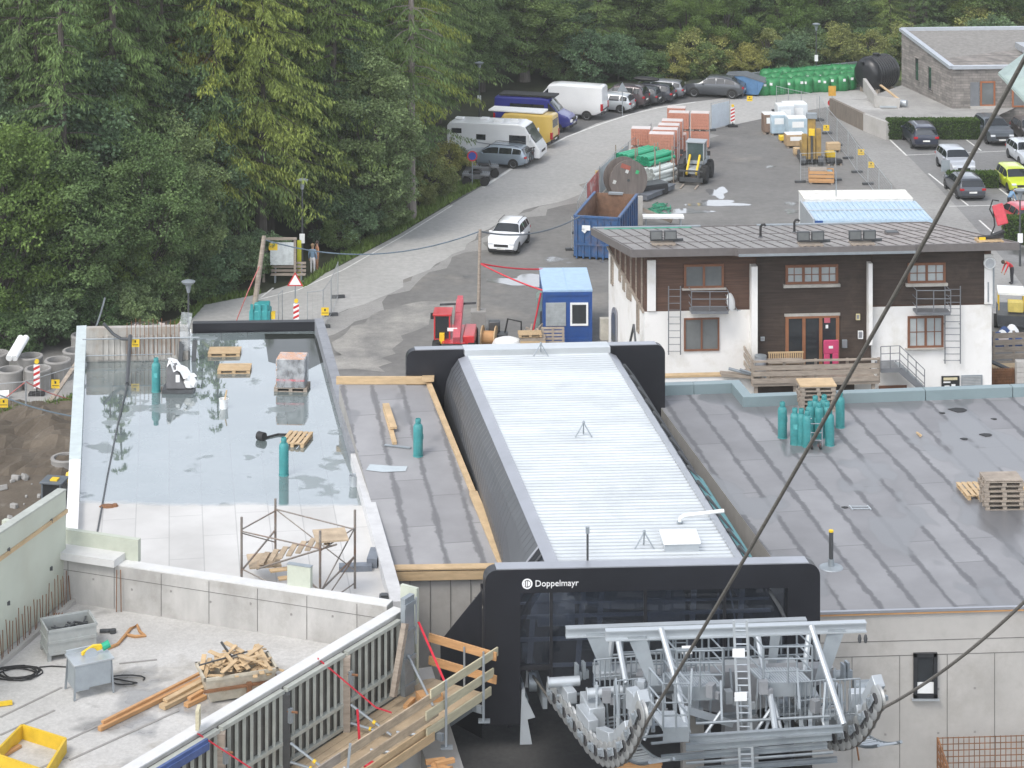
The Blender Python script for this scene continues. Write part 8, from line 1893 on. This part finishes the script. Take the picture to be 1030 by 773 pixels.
for sx in(-.9,.9):mb.box((sx,0,1.25),(.14,.14,2.5))
mb.box((0,0,2.5),(2.0,.2,.12));mb.build('frame',M_timber_old,t);mb=MB();mb.box((.15,-.03,1.65),(1.35,.05,1.3));mb.build('map',mat('map_paper',(.56,.60,.60),.5,var=.3,scale=3),t);mb=MB();mb.box((-.35,-.06,2.05),(.5,.01,.4));mb.build('poster',M_yellow,t)
t=thing('park_bench','grey slatted bench at the bend of the road','bench',gp(290,284));mb=MB()
for z_ in(.62,.84,1.05):mb.box((0,.2,z_),(2.0,.04,.14))
mb.build('backrest',M_timber_old,t);mb=MB()
for y in(-.2,-.04,.12):mb.box((0,y,.46),(2.0,.13,.04))
mb.build('seat',M_timber_old,t)
for sx in(-.75,.75):mb=MB();mb.box((sx,.0,.22),(.08,.4,.44));mb.box((sx,.23,.55),(.07,.05,1.1));mb.build('leg',M_galv,t)
t=thing('yellow_post','bright yellow marker post right of the bench','post',gp(301,282));mb=MB();mb.box((0,0,1.15),(.24,.08,2.3));mb.build('board',mat('lime_yellow',(.55,.55,.03),.5),t);mb=MB();mb.box((0,0,.05),(.3,.3,.1));mb.build('foot',M_conc,t)
def bag_mesh():
 mb=MB();n=5;v=[]
 mb.lathe([(.50,0),(.60,.15),(.62,.7),(.56,1.0),(.40,1.12),(.05,1.08)],12);return mb
Mgb=mat('sack_green',(.03,.22,.075),.5,var=.45,scale=2.2,bmp=.4)
first=None
for r_ in range(3):
 for i in range(11):
  x=768+i*8.6+r_*2;y=95.5-i*.55-r_*5.2
  if first is None:
   first=thing('green_sack','bulging green bulk sack in the row behind the road','sack',gp(x,y),0,'green bulk sacks');b_=bag_mesh().build('sack',Mgb,first,smooth=50);b_.scale=(1.05,1.05,1.15)
   mb=MB();mb.box((.05,-.66,.92),(.22,.02,.2));mb.build('white_tag',M_whitep,first);mb=MB();mb.path([(-.4,-.3,1.1),(-.3,-.3,1.4),(-.1,-.3,1.1)],.03,5);mb.build('lifting_loop',Mgb,first);mb=MB();mb.path([(.4,.3,1.1),(.3,.3,1.4),(.1,.3,1.1)],.03,5);mb.build('lifting_loop',Mgb,first)
  else:dup(first,gp(x,y)+Vector((rnd.uniform(-.05,.05),rnd.uniform(-.2,.2),0)),rnd.uniform(-.5,.5),scale=rnd.uniform(.94,1.06))
t=thing('blue_skip','blue skip with sloping dark lid behind the grey off-roader','skip',gp(752,95),R(-14));mb=MB();mb.prism([(-1.5,-.9,.15),(1.0,-.9,.15),(1.5,-.9,1.15),(-.2,-.9,1.65),(-1.7,-.9,1.55)],(0,1.8,0));mb.build('body',mat('skip_blue',(.09,.20,.36),.5,var=.2),t);mb=MB();mb.prism([(-.25,-.95,1.66),(1.6,-.95,1.15),(1.65,-.95,1.22),(-.2,-.95,1.78),(-1.75,-.95,1.66),(-1.75,-.95,1.58)],(0,1.9,0));mb.build('lid',mat('skip_lid',(.13,.145,.16),.5),t)
for x in(-1.2,.9):mb=MB();mb.box((x,-.92,.7),(.1,.06,.9));mb.build('rib',mat('skip_blue',(.09,.20,.36),.5),t)
t=thing('black_tank','large black ribbed plastic tank lying on its side beside the stone building','tank',gp(882,92),R(42));Mtk=mat('tank_black',(.014,.015,.018),.35,var=.2)
Mx=Matrix.Rotation(R(90),4,'Y');pr=[(.05,-1.75),(.75,-1.72),(1.2,-1.5),(1.38,-1.2)]
for k in range(8):z0=-1.1+.3*k;pr+=[(1.38,z0),(1.45,z0+.04),(1.45,z0+.14),(1.38,z0+.18)]
pr+=[(1.38,1.35),(1.2,1.6),(.75,1.78),(.05,1.8)]
mb=MB();mb.lathe(pr,32,(0,0,1.6),Mx);mb.build('shell',Mtk,t,smooth=50);mb=MB();mb.lathe([(.3,0),(.3,.18),(.26,.22),(.02,.22)],16,(-.1,0,3.0));mb.lathe([(.16,-.1),(.16,.1)],12,(-1.72,.15,2.5),Mx);mb.build('manhole',Mtk,t)
for x in(-.9,.9):mb=MB();mb.box((x,0,.2),(.3,1.9,.4));mb.build('saddle_block',M_timber_old,t)
def ring(x,y,z,label,h=1.05,r=.64):
 t=thing('concrete_ring',label,'concrete ring',gp(x,y)+Z*z,x,'concrete manhole rings');mb=MB();v=[]
 n=26;prof=[(r-.12,.03),(r-.12,h),(r,h),(r+.02,h-.06),(r,h-.1),(r,0),(r-.10,0)]
 for rr_,z_ in prof:
  for k in range(n):a=2*math.pi*k/n;v.append((rr_*math.cos(a),rr_*math.sin(a),z_))
 m_=len(prof);mb.add(v,[(i*n+k,i*n+(k+1)%n,((i+1)%m_)*n+(k+1)%n,((i+1)%m_)*n+k)for i in range(m_)for k in range(n)]);mb.build('shell',M_conc_dk,t)
for x,y,z_,lab in[(38,391,0,'concrete manhole ring behind the red and yellow beacon'),(30,378,0,'concrete manhole ring behind the front row, left of the middle'),(58,382,0,'tall concrete manhole ring with the yellow sign before it'),(10,392,0,'concrete manhole ring under the white pipes'),(-4,375,0,'concrete manhole ring at the left edge'),(76,372,0,'concrete manhole ring close to the white parapet'),(84,356,0,'concrete manhole ring on the slope behind the concrete upstand'),(143,346,0,'concrete manhole ring among the nets behind the concrete upstand'),(66,470,0,'low concrete manhole ring lying in the brown soil')]:ring(x,y,z_,lab,h=.45 if y>400 else 1.0)
t=thing('white_pipe_pair','two white pipes standing on a concrete ring near the left edge','pipes');
for dx in(0,.26):mb=MB();a=gp(9,384)+Vector((dx,0,1.15));mb.tube(a,a+Vector((.25,1.6,.55)),.17,12);mb.build('pipe',M_whitep,t)
t=thing('white_pipe','white plastic pipe lying on the path at the left edge','pipe');mb=MB();a,b=gp(-8,402),gp(9,401);mb.tube(a+Z*.2,b+Z*.2,.2,12);mb.build('pipe',M_whitep,t);mb=MB();mb.tube(gp(-12,397)+Z*.2,gp(2,393)+Z*.3,.2,12);mb.build('pipe',M_whitep,t)
t=thing('net_heap','heap of white and green netting behind the concrete upstand','net');mb=MB()
for k in range(70):c=gp(152+rnd.uniform(-26,22),346+rnd.uniform(-3,5));mb.path([c+Vector((rnd.uniform(-.6,.6),rnd.uniform(-.4,.4),rnd.uniform(.1,1.0)))for _ in range(4)],.05,4)
mb.build('white_net',M_bfilm,t);mb=MB()
for k in range(80):c=gp(160+rnd.uniform(-24,22),347+rnd.uniform(-3,4));mb.path([c+Vector((rnd.uniform(-.6,.6),rnd.uniform(-.4,.4),rnd.uniform(.1,.9)))for _ in range(4)],.05,4)
mb.build('green_net',mat('net_green',(.05,.28,.17),.8),t)
t=thing('leaning_plank','long plank leaning from the path up to the white parapet','plank');mb=MB();mb.bar(gp(48,409)+Z*.05,gp(80,392)+Z*1.5,.22,.08);mb.build('board',M_timber_old,t)
line('pink_hose','pink hose drooping over the fence in front of the concrete rings',gp(4,408)+Z*.3,gp(26,416)+Z*1.5,.0,.03,mat('pink_hose',(.5,.16,.15),.6),'hose');line('pink_hose','pink hose running down from the fence to the path',gp(26,416)+Z*1.5,gp(72,404)+Z*.1,.1,.025,mat('pink_hose',(.5,.16,.15),.6),'hose')
line('grey_conduit','thin grey conduit sticking up behind the concrete upstand',gp(86,352),gp(94,350)+Vector((.6,0,2.6)),.3,.05,M_galv,'conduit')
line('rail_cable','blue-grey cable along the fence in front of the concrete rings',gp(-20,420)+Z*1.5,P(80,366,RZ)+Vector((0,0,-2)),.2,.03,M_cabb)
t=thing('soil_heap','heap of brown soil and stones left of the flooded roof','soil heap',gp(36,440));rg=random.Random(4);mb=MB();v=[];n=22
for i in range(n):
 for j in range(n):
  x=-4+8*i/(n-1);y=-5+10*j/(n-1);r_=max(0,1-(x/4)**2)*max(0,1-(y/5)**2);v.append((x+rg.uniform(-.1,.1),y+rg.uniform(-.1,.1),.42*r_*(1+.45*math.sin(x*2.1+y)+.3*math.sin(y*3.1))+(rg.uniform(0,.22)if r_>0 else 0)-.02))
mb.add(v,[(i*n+j,(i+1)*n+j,(i+1)*n+j+1,i*n+j+1)for i in range(n-1)for j in range(n-1)]);mb.build('soil',M_dirt,t,smooth=0)
t=thing('rubble','scattered stones on the brown soil left of the flooded roof','stones');t['kind']='stuff';mb=MB()
for k in range(80):c=gp(rg.uniform(-40,74),rg.uniform(424,560));r_=rg.uniform(.06,.24);mb.box((c.x,c.y,r_*.4),(r_*1.6,r_,r_),M=Matrix.Rotation(rg.uniform(0,3),4,'Z')@Matrix.Rotation(rg.uniform(-.5,.5),4,'X'))
mb.build('stones',M_gravel,t,bevel=.03)
t=thing('crash_barrier','grey crash barrier behind the parked cars and green sacks','barrier');pts_=[gp(x,y)for x,y in[(690,92),(740,84),(800,77),(862,70.5)]];mb=MB()
for z_ in(.55,.68):mb.path([p+Z*z_ for p in pts_],.09,6)
mb.build('rail',M_galv,t)
for k in range(16):q=pts_[0].lerp(pts_[-1],k/15);mb=MB();mb.box((q.x,q.y+.12,.35),(.1,.1,.7));mb.build('post',M_galv,t)
t=thing('site_trailer','trailer with white cover, hoses and yellow box right of the chalet','trailer',gp(1017,330),R(80));mb=MB();mb.box((0,0,.75),(2.6,1.5,.5));mb.build('bed',M_dkmetal,t);mb=MB();mb.box((.4,0,1.9),(1.5,1.4,.12));mb.build('white_cover',M_whitep,t);mb=MB();mb.box((-.6,-.2,1.35),(.6,.8,.55));mb.build('yellow_box',mat('pale_yellow',(.65,.52,.14),.5),t,bevel=.03)
for x in(-.3,1.0):
 for y in(-.65,.65):mb=MB();mb.tube((x,y,1.0),(x,y,1.85),.03,6);mb.build('stanchion',M_yellow,t)
for y in(-.8,.8):mb=MB();mb.lathe([(.15,-.1),(.36,-.1),(.36,.1),(.15,.1)],16,(0,y,.36),Matrix.Rotation(R(90),4,'X'));mb.build('wheel',M_tyre,t)
wheel_part(t,(.2,-.85,1.45),.35,'hose_coil','X',.05,m=M_rubber)
t=thing('bag_heap','heap of white and blue sacks beside the trailer','sacks');
for k in range(8):c=gp(1008+rnd.uniform(-4,14),345+rnd.uniform(-6,5));mb=MB();mb.lathe([(.3,0),(.42,.2),(.35,.5),(.15,.75),(.03,.8)],10,c,Matrix.Rotation(rnd.uniform(-.5,.5),4,'X')@Matrix.Diagonal((1,.8,1)).to_4x4());mb.build('sack',[M_whitep,mat('blue_sack',(.03,.07,.20),.6),M_bfilm][k%3],t)
t=thing('plank_fence','grey plank fence right of the chalet','fence');a,b=gp(1000,372),gp(1060,370)
for k in range(5):mb=MB();mb.bar(a+Z*(.3+.35*k),b+Z*(.3+.35*k),.04,.26);mb.build('plank',M_timber_old,t)
for k in range(4):q=a.lerp(b,k/3);mb=MB();mb.box((q.x,q.y+.08,.95),(.12,.12,1.9));mb.build('post',M_timber_old,t)
t=thing('timber_rack','stack of boards with a black drainpipe across it, right of the chalet','boards',gp(1014,386),R(4))
for k in range(4):mb=MB();mb.box((rnd.uniform(-.1,.1),0,.5+.12*k),(2.4,.7,.09));mb.build('board',M_timber,t)
mb=MB();mb.box((0,0,.22),(2.2,.6,.44));mb.build('plinth',M_timber_old,t);mb=MB();mb.tube((-1.2,-.5,1.35),(.7,-.6,.5),.1,8);mb.build('drainpipe',M_dkmetal,t);mb=MB();mb.tube((.7,-.6,.5),(1.1,-.6,-.1),.09,8);mb.build('metal_pipe',M_galv,t)
t=thing('rebar_mats','rusty brown reinforcement mats leaning right of the chalet','rebar mats',gp(1010,412),R(4));
for j in range(2):
 mb=MB()
 for k in range(22):mb.tube((-1.2+.12*k,.1*j,.0),(-1.2+.12*k,.1*j+.2,1.9),.014,4)
 for k in range(14):mb.tube((-1.2,.1*j+.2*k/14,.1+.13*k),(1.3,.1*j+.2*k/14,.1+.13*k),.014,4)
 mb.build('mat',M_rust,t)
mb=MB();mb.box((0,.45,.9),(2.6,.06,1.8));mb.build('backing_board',M_rust,t)
t=thing('concrete_post','pale concrete block post at the right edge beside the reinforcement mats','post',gp(1027,412));mb=MB()
for k in range(9):mb.box((0,0,.12+.26*k),(.5,.4,.245))
mb.build('blocks',M_conc,t)
M_skin=mat('skin',(.42,.25,.17),.6,var=.08);M_hair=mat('hair',(.05,.035,.025),.7);M_hair2=mat('hair_fair',(.22,.15,.08),.7)
def person(label,loc,rz,joints,top,bottom,shoe,hair=M_hair,kneeling=False):
 t=thing('person',label,'person',loc,rz)
 J=dict(pelvis=(0,0,.95),waist=(0,0,1.08),chest=(0,0,1.30),neck=(0,0,1.48),head0=(.01,0,1.56),head1=(.015,0,1.66),head2=(.01,0,1.73),shL=(0,.18,1.42),elL=(-.02,.24,1.14),wrL=(.05,.25,.90),haL=(.07,.25,.82),shR=(0,-.18,1.42),elR=(-.02,-.24,1.14),wrR=(.05,-.25,.90),haR=(.07,-.25,.82),hiL=(0,.09,.90),knL=(.02,.10,.50),anL=(0,.10,.09),toL=(.16,.11,.04),hiR=(0,-.09,.90),knR=(.02,-.10,.50),anR=(0,-.10,.09),toR=(.16,-.11,.04))
 J.update(joints);rad=dict(pelvis=.125,waist=.12,chest=.14,neck=.055,head0=.075,head1=.095,head2=.075,shL=.065,shR=.065,elL=.046,elR=.046,wrL=.032,wrR=.032,haL=.036,haR=.036,hiL=.095,hiR=.095,knL=.062,knR=.062,anL=.045,anR=.045,toL=.042,toR=.042)
 E=[('pelvis','waist'),('waist','chest'),('chest','neck'),('neck','head0'),('head0','head1'),('head1','head2')]
 for s in 'LR':E+=[('chest','sh'+s),('sh'+s,'el'+s),('el'+s,'wr'+s),('wr'+s,'ha'+s),('pelvis','hi'+s),('hi'+s,'kn'+s),('kn'+s,'an'+s),('an'+s,'to'+s)]
 for s in 'LR':
  h=Vector(J['ha'+s]);d=(h-Vector(J['wr'+s])).normalized();sd=Vector((1,0,0))if abs(d.x)<.8 else Vector((0,0,1));sd=(sd-d*sd.dot(d)).normalized()
  for k in range(4):
   n1,n2='f%s%d'%(s,k),'g%s%d'%(s,k);J[n1]=h+d*.045+sd*(.018*(k-1.5));J[n2]=h+d*(.085+.01*(k in(1,2)))+sd*(.02*(k-1.5))+d.cross(sd)*.015;rad[n1]=.011;rad[n2]=.009;E+=[('ha'+s,n1),(n1,n2)]
  J['t'+s]=h+sd*.045+d*.01;rad['t'+s]=.011;E+=[('wr'+s,'t'+s)]
 keys=list(J);me=bpy.data.meshes.new('body');me.from_pydata([tuple(J[k])for k in keys],[(keys.index(a),keys.index(b))for a,b in E],[])
 o=bpy.data.objects.new('body',me);COL.objects.link(o);o.parent=t;sk=o.modifiers.new('skin','SKIN');sk.use_smooth_shade=True
 for i,k in enumerate(keys):me.skin_vertices[0].data[i].radius=(rad[k],rad[k]);me.skin_vertices[0].data[i].use_root=(k=='pelvis')
 ss=o.modifiers.new('sub','SUBSURF');ss.levels=ss.render_levels=2
 bpy.context.view_layer.update();dg=bpy.context.evaluated_depsgraph_get();m2=bpy.data.meshes.new_from_object(o.evaluated_get(dg));o.modifiers.clear();o.data=m2
 m2.materials.clear()
 for m_ in(M_skin,top,bottom,shoe):m2.materials.append(m_)
 segs=[]
 for a,b in E:
  k=0 if(a in('neck','head0','head1')or b[0]in 'fgt' and b[:2]!='to' or a[:2]=='wr')else 1
  if a[:2]in('hi','kn')or b[:2]=='hi':k=2
  if b[:2]=='to':k=3
  segs.append((Vector(J[a]),Vector(J[b]),k))
 for p in m2.polygons:
  c=p.center;best=(9,0)
  for a,b,k in segs:
   ab=b-a;q=a+ab*max(0,min(1,(c-a).dot(ab)/ab.length_squared));dd=(c-q).length
   if dd<best[0]:best=(dd,k)
  p.material_index=best[1];p.use_smooth=True
 hd=Vector(J['head1']);up=(Vector(J['head2'])-Vector(J['head0'])).normalized();mb=MB();Mq=up.to_track_quat('Z','Y').to_matrix().to_4x4()
 mb.lathe([(.112,-.03),(.118,.03),(.10,.09),(.06,.125),(.01,.135)],14,hd+Vector((-.022,0,.012)),Mq);mb.build('hair',hair,t)
 mb=MB();fw=Vector((1,0,0));mb.box(hd+fw*.098+up*-.02,(.03,.022,.035));[mb.box(hd+Vector((-.01,s*.095,-.01)),(.035,.018,.05))for s in(-1,1)];mb.build('nose_and_ears',M_skin,t,bevel=.006)
 mb=MB();[mb.box(hd+fw*.087+Vector((0,s*.036,.008)),(.012,.02,.012))for s in(-1,1)];mb.box(hd+fw*.082+up*-.06,(.012,.045,.010));mb.build('eyes_and_mouth',M_hair,t)
 return t
M_denim=mat('denim',(.16,.24,.33),.8,var=.15);M_whc=mat('white_trousers',(.66,.65,.66),.8);M_pat=mat('patterned_dress',(.45,.22,.12),.8,var=.6,scale=9);M_dkc=mat('dark_clothes',(.03,.03,.035),.8);M_redc=mat('red_jacket',(.55,.03,.04),.7);M_bluec=mat('blue_shirt',(.16,.28,.42),.8)
person('person in denim jacket and white trousers standing by the bench',gp(314.5,276),R(70),{},M_denim,M_whc,M_dkc,M_hair2)
person('person in patterned orange clothes half hidden behind the one in denim',gp(319,273),R(200),{},M_pat,M_pat,M_dkc)
person('bending person in red jacket and dark trousers right of the chalet',gp(1018,286),R(190),dict(waist=(.05,0,1.06),chest=(.22,0,1.2),neck=(.38,0,1.28),head0=(.45,0,1.29),head1=(.54,0,1.29),head2=(.6,0,1.29),shL=(.28,.18,1.24),shR=(.28,-.18,1.24),elL=(.4,.22,.98),elR=(.4,-.22,.98),wrL=(.5,.2,.75),wrR=(.5,-.2,.75),haL=(.53,.2,.68),haR=(.53,-.2,.68)),M_redc,M_dkc,M_dkc)
person('person in blue shirt bending beside the lime-coloured car',gp(1015,214),R(20),dict(waist=(.05,0,1.06),chest=(.2,0,1.23),neck=(.33,0,1.35),head0=(.39,0,1.39),head1=(.46,0,1.43),head2=(.5,0,1.47),shL=(.24,.18,1.3),shR=(.24,-.18,1.3),elL=(.32,.24,1.02),elR=(.32,-.24,1.02),wrL=(.42,.2,.82),wrR=(.42,-.2,.82),haL=(.45,.2,.76),haR=(.45,-.2,.76)),M_bluec,M_dkc,M_dkc)
def haze():
 mb=MB();mb.box((0,670,26.5),(1500,1570,59));o=mb.build('haze',None,smooth=0);o['kind']='stuff'
 m=bpy.data.materials.new('air_haze');m.use_nodes=True;nt=m.node_tree;nt.nodes.remove(nt.nodes['Principled BSDF'])
 v=nt.nodes.new('ShaderNodeVolumePrincipled');v.inputs['Color'].default_value=(.93,.94,.90,1);v.inputs['Density'].default_value=.00030;v.inputs['Anisotropy'].default_value=.2
 nt.links.new(v.outputs[0],nt.nodes['Material Output'].inputs['Volume']);o.data.materials.clear();o.data.materials.append(m)
haze()
